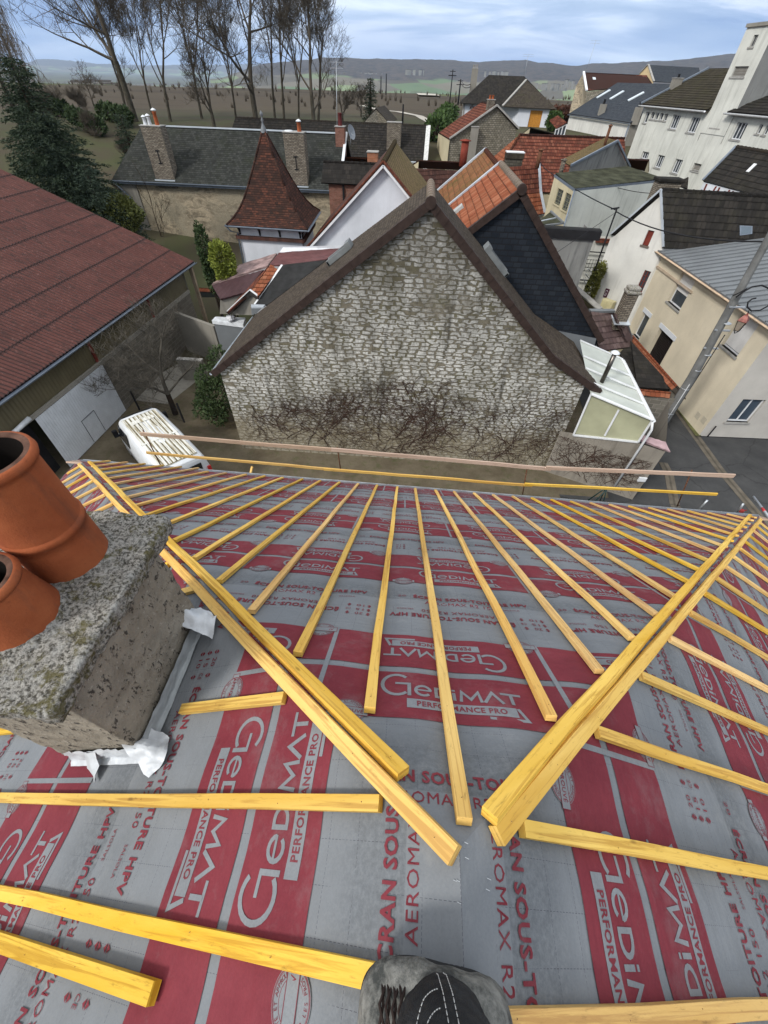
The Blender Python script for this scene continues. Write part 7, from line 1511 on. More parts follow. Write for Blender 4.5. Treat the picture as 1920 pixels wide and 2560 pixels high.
# keep both corners at believable distance: use a straight front facing the viewer
f11=Frame((pE0.x,pE0.y),-4); g11=lambda p,y=0:f11.aty(p,y); E1=g11(A(1290,430)); R0_=g11(A(640,108),5.5); R1_=g11(A(990,122),5.5); G1=g11(A(1215,620)); print(E1,R0_,R1_,G1); gzh=G1.z; Wb=E1.x; zr4=(R0_.z+R1_.z)/2
hb_=empty('hipped_bungalow','white house with a broad dark hipped roof and an orange garage door','house',fr=f11)
zee=(pE0.z+E1.z)/2
roof(hb_,[(-.3,-.3,pE0.z),(Wb,-.3,E1.z),(R1_.x,5.5,zr4),(R0_.x,5.5,zr4)],'flat',M_TBLK,coarse=2); roof(hb_,[(-.3,-.3,pE0.z),(R0_.x,5.5,zr4),(-.3,11,pE0.z)],'flat',M_TBLK,coarse=2); roof(hb_,[(Wb,-.3,E1.z),(R1_.x,5.5,zr4),(Wb,11,E1.z)],'flat',M_TBLK,coarse=2); roof(hb_,[(-.3,11,pE0.z),(Wb,11,E1.z),(R1_.x,5.5,zr4),(R0_.x,5.5,zr4)],'flat',M_TBLK,coarse=2)
xl=g11(A(770,400)).x; xt=g11(A(1015,158),2.5)
roof(hb_,[(xl,-2.2,zee-.1),(Wb+.1,-2.2,zee-.15),(xt.x,3.4,xt.z)],'flat',M_TGB,coarse=2); roof(hb_,[(xl,-2.2,zee-.1),(xt.x,3.4,xt.z),(xl,3.4,zee)],'flat',M_TBLK,coarse=2)
m=MB(); m.bar((xl,-2.2,zee-.02),(xt.x,3.4,xt.z+.05),.3,.12); m.build('valley_flashing',M_SILL,hb_)
gx0,gx1=g11(A(1040,470)).x,g11(A(1160,470)).x; gzt=g11(A(1100,458),-1.6).z
m=MB(); wallpanel(m,(0,.4,0),(1,0,0),[(.3,gzh-2),(xl+.6,gzh-2),(xl+.6,zee),(.3,zee)]); wallpanel(m,(0,-1.7,0),(1,0,0),[(xl+2.6,gzh-2),(Wb-.8,gzh-2),(Wb-.8,zee-.15),(xl+2.6,zee-.15)],[(gx0,gzh-1,gx1,gzt,.2)]); m.poly([(.3,.4,gzh-2),(.3,10,gzh-2),(.3,10,zee),(.3,.4,zee)]); m.poly([(Wb-.8,-1.7,gzh-2),(Wb-.8,10,gzh-2),(Wb-.8,10,zee),(Wb-.8,-1.7,zee-.15)]); m.poly([(xl+.6,.4,gzh-2),(xl+2.6,-1.7,gzh-2),(xl+2.6,-1.7,zee-.15),(xl+.6,.4,zee-.1)]); m.build('wall',M_PILW,hb_)
m=MB(); m.box(gx0,-1.55,gzh-1,gx1,-1.5,gzt); m.build('garage_door',M_ORW,hb_)
for x0_,x1_,zt_2,zb_2 in (((830,860,440,510)),((870,910,440,515)),((455,495,420,440))):
    a_=g11(A(x0_,zt_2),.0);b__=g11(A(x1_,zb_2),.0); window(hb_,(0,.38,0),(1,0,0),a_.x,b__.z,max(b__.x,a_.x+.7),a_.z,.02,M_REDBROWN,M_PANE,0)
q=g11(A(480,250),6.5); t=g11(A(500,48),6.5); chim(hb_,q.x,6.5,1.0,1.0,q.z-1,t.z,M_CON,[(-.3,0,.12,.4,M_SILL,None),(0,0,.12,.4,M_SILL,None),(.3,0,.12,.4,M_SILL,None)],label='tall grey chimney at the left hip')
for x_,z_ in ((.35,0),(1.6,0)): m=MB(); m.box(x_,.30,gzh-2,x_+.25,.38,zee-.05); m.build('wall_pier',M_SILL,hb_)
aerial(f11.M@V((R1_.x,5.5,zr4)),f11.M@V((R1_.x,5.5,zr4+2.3)),'small television aerial on the ridge of the hipped bungalow',w_=.8)
# houses farther up: brown roof with stone gable, dark roof with yellow gable
def simple(label,D,pe,pw,depth,mats,wmat,name='house_up_the_street',skylights=()):
    P_=[at_d(p,D) for p in pe]; e=empty(name,label,'house',loc=P_[0]); Q=[p-P_[0] for p in P_]
    return e,Q
D3=96.; ra_=at_d(T2(862,312),D3); rb_=at_d(T2(1135,325),D3+4); e=empty('brown_roof_house','house with a rust-brown roof and a leaning looking pale stone gable','house',loc=ra_); rb2=rb_-ra_
eL=at_d(T2(875,392),D3-6)-ra_; eR=at_d(T2(1160,362),D3-3)-ra_; roof(e,[eL,eR,rb2,V((0,0,0))],'mech',M_TRB,coarse=2)
m=MB(); gl=at_d(T2(800,490),D3-3)-ra_; gr_=at_d(T2(862,500),D3-7)-ra_; el_=at_d(T2(830,370),D3+1)-ra_; m.poly([gl,gr_,eL-V((0,0,.1)),V((0,0,-.1)),el_]); m.build('wall',M_OLDW,e)
m=MB(); g_r=at_d(T2(1100,520),D3-7)-ra_; m.poly([gr_,g_r,eR-V((0,0,.1)),eL-V((0,0,.1))]); m.build('wall',M_STN,e); m=MB(); m.bar(V((0,0,.05)),eL+V((0,0,.05)),.3,.15); m.build('verge_board',M_WHITEP,e)
for t_ in (.16,.52): c_=(eL*.45)+rb2*t_; nq=(rb2.cross(-eL)).normalized(); nq=nq if nq.z>0 else -nq; m=MB(); m.bar(c_+nq*.1,c_+eL*-.12+nq*.1,.8,.08,up=nq); m.build('skylight',MATS['skylight_pale'],e)
aerial(ra_+V((.3,0,0)),ra_+V((.6,0,3.2)),'leaning television aerial on the rust-brown roof',w_=.7)
D4=112.; ra_=at_d(T2(1142,280),D4); rb2=at_d(T2(1360,292),D4+3)-ra_; eL=at_d(T2(1165,352),D4-5)-ra_; eR=at_d(T2(1300,358),D4-3)-ra_
e=empty('yellow_gable_house','farthest house, dark slate roof with a small pale yellow gable','house',loc=ra_); roof(e,[eL,eR+(rb2*.35),rb2,V((0,0,0))],'slate',M_SLN,coarse=2); m=MB(); gl=at_d(T2(1105,320),D4+2)-ra_; m.poly([gl-V((0,0,3)),eL-V((0,0,3)),eL-V((0,0,.1)),V((0,0,-.1)),gl]); m.build('wall',m_flat('gable_yellow',(.55,.42,.24),.8,.2,var=.15),e); m=MB(); m.bar(V((0,0,.05)),eL+V((0,0,.05)),.3,.1); m.bar(V((0,0,.05)),gl+V((0,0,.05)),.3,.1); m.build('verge_board',M_SILL,e)
# small pale gable far left
gA2=at_d(T1(324,480),95); e=empty('small_pale_gable_house','small pale gabled house with a dark roof in the garden far left behind the cedar','house',loc=gA2); gl=at_d(T1(300,562),95)-gA2; gr_=at_d(T1(440,605),92)-gA2
m=MB(); m.poly([gl-V((0,0,1.5)),gr_-V((0,0,2.2)),gr_,V((0,0,0)),gl]); m.build('wall',M_OLDW,e); bk3=at_d(T1(255,475),104)-gA2; roof(e,[V((0,0,0)),gl,gl+bk3,bk3],'slate',M_TBLK,coarse=2); roof(e,[V((0,0,0)),gr_+V((.2,0,.1)),gr_+V((.4,2,.1)),V((.2,2,0))],'slate',M_TBLK,coarse=2)
P1_=at_d(T4(1215,55),72); e=empty('small_brown_gable_house','small house with a dark brown gabled roof right of the small conifer','house',loc=P1_); gl=at_d(T4(1130,155),70)-P1_; gr_=at_d(T4(1310,160),70)-P1_; m=MB(); m.poly([gl*.92-V((0,0,3)),gr_*.92-V((0,0,3)),gr_*.92,V((0,0,-.15)),gl*.92]); m.build('wall',M_STN,e); bk3=V((.5,8,0)); roof(e,[V((0,0,0)),gl,gl+bk3,bk3],'flat',M_TGB,coarse=2); roof(e,[V((0,0,0)),gr_,gr_+bk3,bk3],'flat',M_TGB,coarse=2)
P1_=at_d(A(1360,600),70); e=empty('timber_porch','small porch with dark tiled roof and white framed glazed gable behind the slate-roofed white house','porch',loc=P1_); gl=at_d(A(1300,650),70)-P1_; gr_=at_d(A(1410,595),69)-P1_; m=MB(); m.poly([gl-V((0,0,1.5)),gr_-V((0,0,2)),gr_,gl]); m.build('glazed_gable',M_PANE,e); m=MB()
for t_ in (0,.33,.66,1): c_=gl.lerp(gr_,t_); m.bar(c_-V((0,.05,1.5)),c_-V((0,.05,0)),.09,.09)
m.bar(gl,gr_,.12,.12); m.bar(gl-V((0,.05,.9)),gr_-V((0,.05,.9)),.09,.09); m.build('white_frame',M_WHITEP,e); roof(e,[gl-V((0,.2,-.1)),gr_-V((0,.2,-.1)),gr_+V((-.6,3,.6)),gl+V((-.3,3,.6))],'flat',M_TRB)
# ================================================================== foliage kit
class Rnd(random.Random): pass
def leafcloud(name,mat,parent,centres,n,size,seed=1,flat=.0,aspect=1.8,droop=0):
    """many small leaf faces through a volume given as ellipsoids (c,rx,ry,rz)"""
    r=random.Random(seed); v=[];f=[]; vol=[c[1]*c[2]*c[3] for c in centres]; tot=sum(vol)
    for (c,rx,ry,rz),vv in zip(centres,vol):
        for _ in range(max(6,int(n*vv/tot))):
            while True:
                a=V((r.uniform(-1,1),r.uniform(-1,1),r.uniform(-1,1)))
                if .25<a.length<1: break
            k=.55+.45*r.random()**.5; a=a.normalized()*k*(1+.22*mnoise.noise(V((a.x*2.3,a.y*2.3,a.z*2.3+seed))))
            p=V(c)+V((a.x*rx,a.y*ry,a.z*rz))
            d=(a+V((r.uniform(-.7,.7),r.uniform(-.7,.7),r.uniform(-.5,.7)-droop))).normalized(); u=d.cross(V((r.uniform(-1,1),r.uniform(-1,1),r.uniform(-1,1)))).normalized(); s_=size*r.uniform(.6,1.3)
            b=len(v); v+=[tuple(p-u*s_*.5),tuple(p+d*s_*aspect*.5-u*s_*.1),tuple(p+u*s_*.5),tuple(p-d*s_*aspect*.5)]; f.append((b,b+1,b+2,b+3))
    m=MB(); m.add(v,f); return m.build(name,mat,parent)
def bare_tree(name,label,base,height,seed,spread=.5,lean=(0,0),trunk_r=.3,group=None,mat=None,levels=7,cat='tree',twigmat=None,thin=1.0,clear=.28,up=.10,twig=.05,**kw):
    """trunk that divides again and again into leaders, with fine side twigs"""
    r=random.Random(seed); e=empty(name,label,cat,group,loc=base); mt=MB(); mc=MB()
    def seg(p,d,L,r0,r1,m,sides,bend):
        n=max(2,int(L/(height*.045))+1); pts=[V(p)]; dd=V(d)
        for i in range(n): dd=(dd+V((r.gauss(0,bend),r.gauss(0,bend),up*.35))).normalized(); pts.append(pts[-1]+dd*(L/n))
        m.tube(pts,[r0+(r1-r0)*i/n for i in range(n+1)],sides,cap=False); return pts,dd
    def side_twigs(pts,lv,L):
        for q in pts[1:]:
            for _ in range(1):
                if r.random()<.2: continue
                a=r.uniform(0,2*PI); d=V((math.cos(a),math.sin(a),r.uniform(.2,1.1))).normalized(); l=height*twig*r.uniform(.4,1.3); p2=[V(q)]
                for k in range(3): d=(d+V((r.gauss(0,.18),r.gauss(0,.18),.10))).normalized(); p2.append(p2[-1]+d*l/3)
                w_=.0085*thin; mc.tube(p2,[w_,w_*.85,w_*.7,w_*.5],3,cap=False)
                if r.random()<.7: q2=p2[1]; d2=(d+V((r.gauss(0,.5),r.gauss(0,.5),.1))).normalized(); mc.tube([q2,q2+d2*l*.5],[w_*.75,w_*.5],3,cap=False)
    def grow(p,d,L,rad,lv):
        rad=max(rad,.011*thin); re=rad*.78
        pts,dd=seg(p,d,L,rad,re,mt if lv==0 else mc,(9,7,6,5,4,4,3,3,3)[min(lv,8)],.035+.012*lv)
        if lv>=2: side_twigs(pts,lv,L)
        if lv>=levels: return
        k=3 if r.random()<.22+.04*lv else 2; az0=r.uniform(0,2*PI)
        for j in range(k):
            if j==0: a=r.uniform(.06,.24); f=r.uniform(.74,.95); rr=re*.86
            else: a=r.uniform(.35,.80)*spread*1.9; f=r.uniform(.58,.82); rr=re*r.uniform(.50,.70)
            az=az0+j*2*PI/k+r.uniform(-.5,.5); ax=dd.orthogonal().normalized(); ax=Matrix.Rotation(az,3,dd)@ax; nd=(Matrix.Rotation(a,3,ax)@dd).normalized(); nd.z+=up*(1 if j else .4); nd.normalize(); grow(pts[-1],nd,L*f,rr,lv+1)
        # lower boughs leaving the stem part-way
        if lv<3:
            for _ in range(2 if lv else 1):
                q=pts[r.randint(max(1,len(pts)//2),len(pts)-1)]; a=r.uniform(.6,1.1); ax=Matrix.Rotation(r.uniform(0,2*PI),3,dd)@dd.orthogonal().normalized(); nd=(Matrix.Rotation(a*spread*1.7,3,ax)@dd).normalized(); nd.z+=up; nd.normalize(); grow(q,nd,L*r.uniform(.45,.65),rad*.38,max(lv+2,levels-4))
    grow(V((0,0,-.3)),V((lean[0],lean[1],1)).normalized(),height*clear,trunk_r,0)
    mat=mat or M_BARK; mt.build('trunk',mat,e); mc.build('crown',twigmat or mat,e); return e
M_BARK=m_flat('bark',(.075,.066,.050),.95,.1,var=.5,vs=3); M_BARKD=m_flat('bark_dark',(.035,.026,.020),.95,.1,var=.4,vs=4); M_TWIG=m_flat('twigs_brown',(.095,.08,.062),.95,.1,var=.4,vs=1); M_BIRCH=m_flat('twigs_birch',(.17,.145,.12),.95,.1,var=.3,vs=1)
def tpos(px,Y): q=py(px,Y); return V((q.x,q.y,gz(q.x,q.y)))
TREES=[ # px of trunk (tile T1), distance, height, seed, spread, lean, trunk radius, label, levels, clear
 ((578,500),70,25,1,.74,(.05,0),.40,'largest bare tree with a forking trunk, just above the left brick chimney pots',8,.22),
 ((1102,500),68,24,2,.80,(.07,0),.36,'bare tree with a single thick straight trunk just behind the turret spire',8,.20),
 ((560,505),74,14,3,.50,(-.12,0),.18,'bare tree leaning strongly left beside the largest trunk',7,.24),
 ((735,520),72,18,4,.52,(.10,0),.20,'slender bare tree midway between the left brick chimney and the turret',7,.22),
 ((920,515),69,13,5,.66,(.04,0),.22,'low spreading bare tree just left of the turret spire',7,.16),
 ((870,500),78,20,6,.52,(.0,0),.18,'slim upright bare tree behind the low spreading one',7,.24),
 ((1185,500),74,22,7,.30,(.05,0),.16,'thin upright bare tree first to the right of the turret spire',7,.26),
 ((1225,500),77,23,8,.32,(.03,0),.17,'thin upright bare tree second to the right of the turret spire',7,.26),
 ((1350,500),68,22,10,.66,(.08,0),.26,'bare tree with dense fine crown right of the right brick chimney',8,.20),
 ((1365,505),72,16,11,.50,(.25,0),.18,'bare tree leaning right over the satellite dish',7,.22),
 ((660,505),82,17,13,.42,(.05,0),.16,'thin bare tree standing farthest back behind the left chimney pots',7,.22),
 ((1020,510),84,15,14,.44,(.05,0),.16,'thin bare tree farthest back behind the turret spire',7,.22),
 ((1290,505),88,18,15,.38,(.05,0),.16,'thin bare tree farthest back behind the right brick chimney',7,.22),
 ((420,500),92,9,16,.7,(.05,0),.14,'low bushy bare tree at the left of the bare tree row',6,.14),
 ((1480,500),80,9,17,.7,(.05,0),.14,'low bushy bare tree just left of the television aerial',6,.14),
 ((1560,500),95,8,18,.7,(.05,0),.12,'low bushy bare tree at the right end of the bare tree row',6,.14),
]
for p,Y,h,sd_,sp,ln,tr,lb,lv_,cl_ in TREES:
    ps=tpos(T1(*p),Y); bare_tree('bare_tree',lb,ps,h,sd_*7+3,sp,ln,tr,'tall bare trees behind the long stone house',levels=lv_,thin=1.35,twigmat=M_TWIG,clear=cl_)
def gp0(px,Y): q=py(px,Y); return V((q.x,q.y,gz(q.x,q.y)))
# birch with drooping fine twigs, far left
def birch(px,Y,h,seed,label):
    ps=tpos(px,Y); r=random.Random(seed); e=empty('birch_tree',label,'tree',loc=ps); m=MB(); m.tube([(0,0,0),(.3,0,h*.5),(.1,0,h)],[.28,.16,.03],7); m.build('trunk',M_BARK,e); m=MB()
    for i in range(34):
        z=h*r.uniform(.3,.98); a=r.uniform(0,2*PI); L=h*.28*(1.15-z/h)+1.2; d=V((math.cos(a),math.sin(a),.7)).normalized(); p=V((.2,0,z)); pts=[V(p)]
        for k in range(5): d.z-=.22; p=p+d*L/5; pts.append(V(p))
        m.tube(pts,[.05,.04,.03,.025,.02,.015],4,cap=False)
        for q in pts[1:]:
            for _ in range(5):
                w_=[V(q)]; dd=V((r.uniform(-.5,.5),r.uniform(-.5,.5),-.6))
                for k in range(3): dd.z-=.5; w_.append(w_[-1]+dd.normalized()*r.uniform(.4,.9))
                m.tube(w_,[.015,.013,.012,.010],3,cap=False)
    m.build('crown',M_BIRCH,e)
birch(T1(60,480),58,13,3,'birch with drooping reddish twigs at the far left edge'); birch(T1(150,500),66,11,5,'paler birch with drooping twigs right of the left edge conifer')
# conifers on the left
M_CON1=m_leaf('conifer_green',(.010,.019,.010),(.038,.055,.028)); M_CON2=m_leaf('conifer_blue',(.013,.024,.015),(.050,.070,.046))
def conifer(base,h,w_,seed,label,mat,n=26000,dens=60):
    r=random.Random(seed); e=empty('conifer',label,'tree',loc=base); m=MB(); m.tube([(0,0,0),(0,0,h*.95)],[.3,.04],7); m.build('trunk',M_BARKD,e); v=[];f=[]
    for i in range(dens):
        t=i/dens; z=h*(.04+.94*t); L=w_*(1-t)**.75*r.uniform(.75,1.1)+.3; 
        for k in range(6):
            a=r.uniform(0,2*PI); d=V((math.cos(a),math.sin(a),r.uniform(-.25,.12)))
            nn=int(44*L)
            for j in range(nn):
                s_=(j+r.random())/nn; q=V((0,0,z))+d*L*s_+V((0,0,-.10*L*s_*s_)); off=V((r.gauss(0,.15),r.gauss(0,.15),r.gauss(0,.05)))*(1.4-s_*.6)
                u=V((r.uniform(-1,1),r.uniform(-1,1),r.uniform(-.5,.3))).normalized(); dd=(d*.8+V((r.uniform(-1,1),r.uniform(-1,1),r.uniform(-.6,.4)))*.7).normalized(); sz=r.uniform(.05,.11); b=len(v); q=q+off
                sd2=dd.cross(u).normalized()*sz*.35; v+=[tuple(q-sd2),tuple(q+dd*sz*2.2),tuple(q+sd2)]; f.append((b,b+1,b+2))
    m=MB(); m.add(v,f); m.build('crown',mat,e)
def conif(base_px,top_px,Y,w_,seed,label,mat,dens): q=py(base_px,Y); zb_=gz(q.x,q.y); zt_c=pat(top_px,(q.x,q.y)).z; conifer(V((q.x,q.y,zb_)),zt_c-zb_,w_,seed,label,mat,dens=dens)
conif(T1(235,700),T1(20,205),33,5.0,1,'tallest dark conifer at the left edge above the barn roof',M_CON1,64)
conif(T1(310,790),T1(160,470),33,4.6,2,'broad dark green cedar spreading above the barn roof',M_CON2,56)
conif(T1(180,640),T1(80,400),39,4.6,6,'dark conifer behind the left edge conifer and the broad cedar',M_CON1,44)
conif(T1(415,850),T1(300,690),32,2.6,3,'lower blue-green cedar at the right, dipping behind the barn roof',M_CON2,36)
for i,(x,y,Y,hh_) in enumerate(((470,640,46,4.5),(520,560,55,5),(400,560,60,5.5),(250,470,75,7),(330,430,84,7),(170,450,66,7))):
    q=gp0(T1(x,y),Y); bare_tree('bare_bush',('twiggy brown shrub by the left corner of the long stone house','twiggy shrub behind the yew at the long slate roof','brown shrub thicket beyond the cedar','bare hazel clump left of the small pale gable','bare hazel clump behind the small pale gable','bare thicket under the birch twigs')[i],q,hh_,60+i,.95,(0,0),.10,levels=6,clear=.10,thin=1.5,twig=.13,cat='bush',group=None,twigmat=M_TWIG)
q=tpos(T1(1600,490),75); conifer(q,5,1.1,4,'small dark conifer right of the television aerial',M_CON1,dens=18)
q=tpos(T1(560,620),52); conifer(q,4.5,1.6,8,'small dark yew at the left end of the long slate roof',M_CON1,dens=16)
# courtyard tree, shrubs
q=pz(T3(1140,1650),0); bare_tree('courtyard_tree','leafless courtyard tree with a dark trunk beside the white van',V((q.x,q.y,0)),4.6,21,.72,(-.10,.10),.15,mat=M_BARKD,levels=7,clear=.30,thin=.75,twig=.11,up=.05,twigmat=m_flat('twigs_grey',(.10,.09,.075),.95,.1,var=.4,vs=3))
def shrub(label,base,blobs,mat,n,size,seed,name='shrub',cat='shrub'):
    e=empty(name,label,cat,loc=base); m=MB()
    for i in range(5): a=i*1.3+seed; m.tube([(0,0,0),(math.cos(a)*blobs[0][1]*.4,math.sin(a)*blobs[0][2]*.4,blobs[0][0][2])],[.04,.012],5)
    m.build('stem',M_BARKD,e); leafcloud('foliage',mat,e,blobs,n,size,seed); return e
M_LF1=m_leaf('leaf_dark',(.020,.035,.014),(.065,.095,.035)); M_LF2=m_leaf('leaf_yellow_green',(.10,.13,.018),(.26,.29,.055)); M_LF3=m_leaf('leaf_green',(.02,.045,.012),(.07,.11,.03))
q=pz(T3(1440,1640),0); print('shrub',q); shrub('dark evergreen shrub against the left end of the stone gable',V((q.x+.2,q.y-.6,0)),[((0,0,1.3),.9,.9,1.0),((-.2,.3,2.1),.6,.6,.7),((.3,.8,2.8),.5,.6,.7),((-.6,-.1,.8),.6,.6,.6),((.2,-.7,.9),.6,.5,.7)],M_LF1,3800,.085,3)
q=py(T3(1430,600),23.2); shrub('rounded yellow-green bush at the foot of the turret',V((q.x,q.y,0)),[((0,0,q.z-.35),.66,.66,.95),((.05,0,q.z-1.15),.55,.6,.7)],M_LF2,5200,.085,5)
q=py(T3(1320,560),23.6); shrub('narrow dark green bush left of the yellow-green one',V((q.x,q.y,0)),[((0,0,q.z-.2),.38,.4,1.3),((0,0,q.z-1.3),.4,.4,1.0)],M_LF1,3000,.08,7)
q=py(T3(730,260),33); shrub('russet and green garden shrub left of the stone house corner',V((q.x,q.y,0)),[((0,0,q.z-.8),1.6,1.5,1.2)],m_leaf('leaf_olive',(.06,.07,.018),(.14,.15,.045)),4000,.12,9)
q=pv(E(720,700),Pw,Qw); shrub('yellow-green climber growing up beside the white street wall',V((q.x-.5,q.y-.3,0)),[((0,0,q.z-.6),.45,.45,1.1),((.1,0,q.z+.5),.40,.4,.6)],m_leaf('leaf_climber',(.08,.075,.02),(.20,.21,.05)),2500,.09,11)
q=py(A(1280,600),80); shrub('small clipped green bush beside the orange garage door',V((q.x,q.y,gz(q.x,q.y))),[((0,0,1.1),1.2,1.2,1.1)],M_LF3,2000,.16,13)
q=py(A(200,480),95); bare_tree('bare_bush','bare brown bush beside the field path','dummy' and V((q.x,q.y,gz(q.x,q.y))),3.4,33,.9,(0,0),.10,levels=6,clear=.12,thin=1.8,twig=.12,cat='bush',twigmat=M_TWIG)
q=pz(T1(650,1040),0); 
P0_=fl_.aty(T1(710,1060),-.3); bare_tree('bare_sapling','thin bare sapling against the long worn stone wall',fl_.M@V((P0_.x,-.4,0)),5.6,41,.35,(.06,0),.05,levels=3,clear=.4,thin=.8,cat='tree',twigmat=M_BARKD)
rd3=random.Random(9)
# ground cover: grass lawn patch and yard grass
def grass(label,poly,n,h,mat,seed):
    r=random.Random(seed); v=[];f=[]; 
    for _ in range(n):
        a,b=r.random(),r.random()
        p=(poly[0]*(1-a)+poly[1]*a)*(1-b)+(poly[3]*(1-a)+poly[2]*a)*b; k=r.uniform(.5,1.2)*h; t=r.uniform(0,2*PI); u=V((math.cos(t),math.sin(t),0))*.012; q=len(v); v+=[tuple(p-u),tuple(p+u),tuple(p+V((r.gauss(0,.03),r.gauss(0,.03),k)))]; f.append((q,q+1,q+2))
    m=MB(); m.add(v,f); o=m.build('grass',mat); tag(o,label,'grass',kind='stuff')
PG=[pz(T3(1265,845),.12),pz(T3(1410,845),.12),pz(T3(1480,700),.12),pz(T3(1280,700),.12)]
grass('bright green lawn grass beside the tiled boundary wall',PG,9000,.12,m_leaf('grass_green',(.035,.09,.010),(.07,.16,.025)),3)
# far hedges
def hedge(label,a,b,w_,h_,mat,seed,n=3000,size=.3,name='hedge'):
    e=empty(name,label,'hedge',loc=a); d=b-a; k=max(2,int(d.length/(w_*1.2))); m=MB(); m.bar(V((0,0,h_*.3)),d+V((0,0,h_*.3)),w_*.5,h_*.5); m.build('hedge_core',M_BARKD,e)
    leafcloud('foliage',mat,e,[(d*(i/(k-1))+V((0,0,h_*.55)),w_,w_*.7,h_*.55) for i in range(k)],n,size,seed); return e
def gp_(px,Y): q=py(px,Y); return V((q.x,q.y,gz(q.x,q.y)))
hedge('dark russet hedge behind the orange garage door house',gp_(A(1235,560),92),gp_(A(1440,520),100),1.3,2.0,m_leaf('leaf_russet',(.05,.02,.015),(.11,.05,.03)),4)
hedge('clipped green hedge beside the field path near the grey stone gable',gp_(A(95,760),70),gp_(A(230,640),88),1.5,2.2,M_LF3,5)
for i,(x,y,Y) in enumerate(((480,700,60),(560,560,66),(340,640,70))): hedge(('low dark hedge rows in the garden beyond the cedar','dark hedge beside the small pale gable','thin dark hedge behind the birch')[i],gp_(T1(x,y),Y),gp_(T1(x-90,y-20),Y+3),1.0,1.6,M_LF1,20+i,1800,.22)
# ================================================================== utility pole, lamp, wires
pb_=pz(T6(955,1215),.0); 
ptop=pat(T6(1640,10),(pb_.x,pb_.y)); pm=pat(T6(1080,955),(pb_.x,pb_.y)); print('pole',pb_,ptop,pm)
# foot found from the visible shaft: keep x,y from a point low on the shaft
pole=empty('utility_pole','weathered grey concrete utility pole rising from the street corner in front of the beige house','utility pole',loc=(pb_.x,pb_.y,0))
M_POLE=m_flat('pole_grey',(.15,.15,.145),.9,.15,var=.4,vs=2,bump=.4,bs=30)
m=MB(); hx_=.17; top_z=ptop.z+.8
tp_=V((ptop.x-pb_.x,ptop.y-pb_.y,0))
m.tube([(0,0,-.1),(0,0,3.2),(tp_.x,tp_.y,top_z)],[.21,.185,.12],8,smooth=False); m.build('pole_shaft',M_POLE,pole)
for z in (1.4,2.7,3.6,4.3,5.6): m=MB(); m.tube([(0,0,z),(0,0,z+.035)],.215-.009*z,12); m.build('steel_band',M_GALV,pole)
for z in (4.55,5.3,6.2):
    m=MB(); m.box(-.30,-.04,z,.30,.04,z+.06); m.build('crossbar_bracket',M_GALV,pole,bevel=.008)
m=MB(); m.tube([(.17,-.10,.0),(.155,-.10,3.5),(.14,-.1,5.2)],.022,6); m.build('cable_duct',M_DARKP,pole)
m=MB(); m.tube([(-.05,-.205,.2),(-.05,-.18,3.0)],.012,6); m.build('earth_cable',M_WHITEP,pole)
# ornate bracket lamp
lp=py(T6(1490,520),pb_.y-.2); lt_=py(T6(1535,455),pb_.y-.2); lb_=py(T6(1475,580),pb_.y-.2)
lam=empty('street_lamp','old fashioned copper-red lantern hanging from a black scrolled bracket on the pole','street lamp',loc=lt_)
hL=lt_.z-lb_.z; print('lamp',lt_,lb_,hL)
M_COP=m_flat('copper_red',(.22,.065,.050),.5,.4,.2,.4,9); M_LG=m_flat('lamp_glass',(.24,.20,.16),.15,.6,var=.3,vs=6)
def frust(m,r0,z0,r1,z1,n=4,rot=PI/4): m.lathe([(r0,z0),(r1,z1)],(0,0,0),n,smooth=False)
s=hL/.75
m=MB(); m.lathe([(.001,.02*s),(.05*s,.0),(.04*s,-.05*s),(.10*s,-.08*s),(.17*s,-.17*s),(.215*s,-.26*s),(.215*s,-.28*s),(.001,-.28*s)],(0,0,0),4,smooth=False); m.build('lantern_roof',M_COP,lam)
m=MB(); m.lathe([(.185*s,-.285*s),(.11*s,-.62*s),(.001,-.62*s)],(0,0,0),4,smooth=False); m.build('lantern_glass',M_LG,lam)
m=MB()
for k in range(4):
    a=k*PI/2; m.bar((.19*s*math.cos(a),.19*s*math.sin(a),-.28*s),(.112*s*math.cos(a),.112*s*math.sin(a),-.63*s),.018,.018); b=a+PI/2
    m.bar((.112*s*math.cos(a),.112*s*math.sin(a),-.63*s),(.112*s*math.cos(b),.112*s*math.sin(b),-.63*s),.018,.018); m.bar((.112*s*math.cos(a),.112*s*math.sin(a),-.63*s),(0,0,-.75*s),.015,.015)
m.build('lantern_frame',M_DARKP,lam)
yb=pb_.y-.2
def pl(L): return [py(T6(*p),yb)-lt_ for p in L]
m=MB(); m.tube(pl([(1460,355),(1500,325),(1560,290),(1620,280),(1665,300),(1690,350),(1665,405),(1610,435),(1555,438),(1530,415),(1535,385),(1560,365),(1585,360)]),.028,8); m.tube(pl([(1440,345),(1475,330),(1530,300)]),.022,6); m.tube(pl([(1540,437),(1533,460)]),.02,6); m.build('scroll_bracket',M_DARKP,lam)
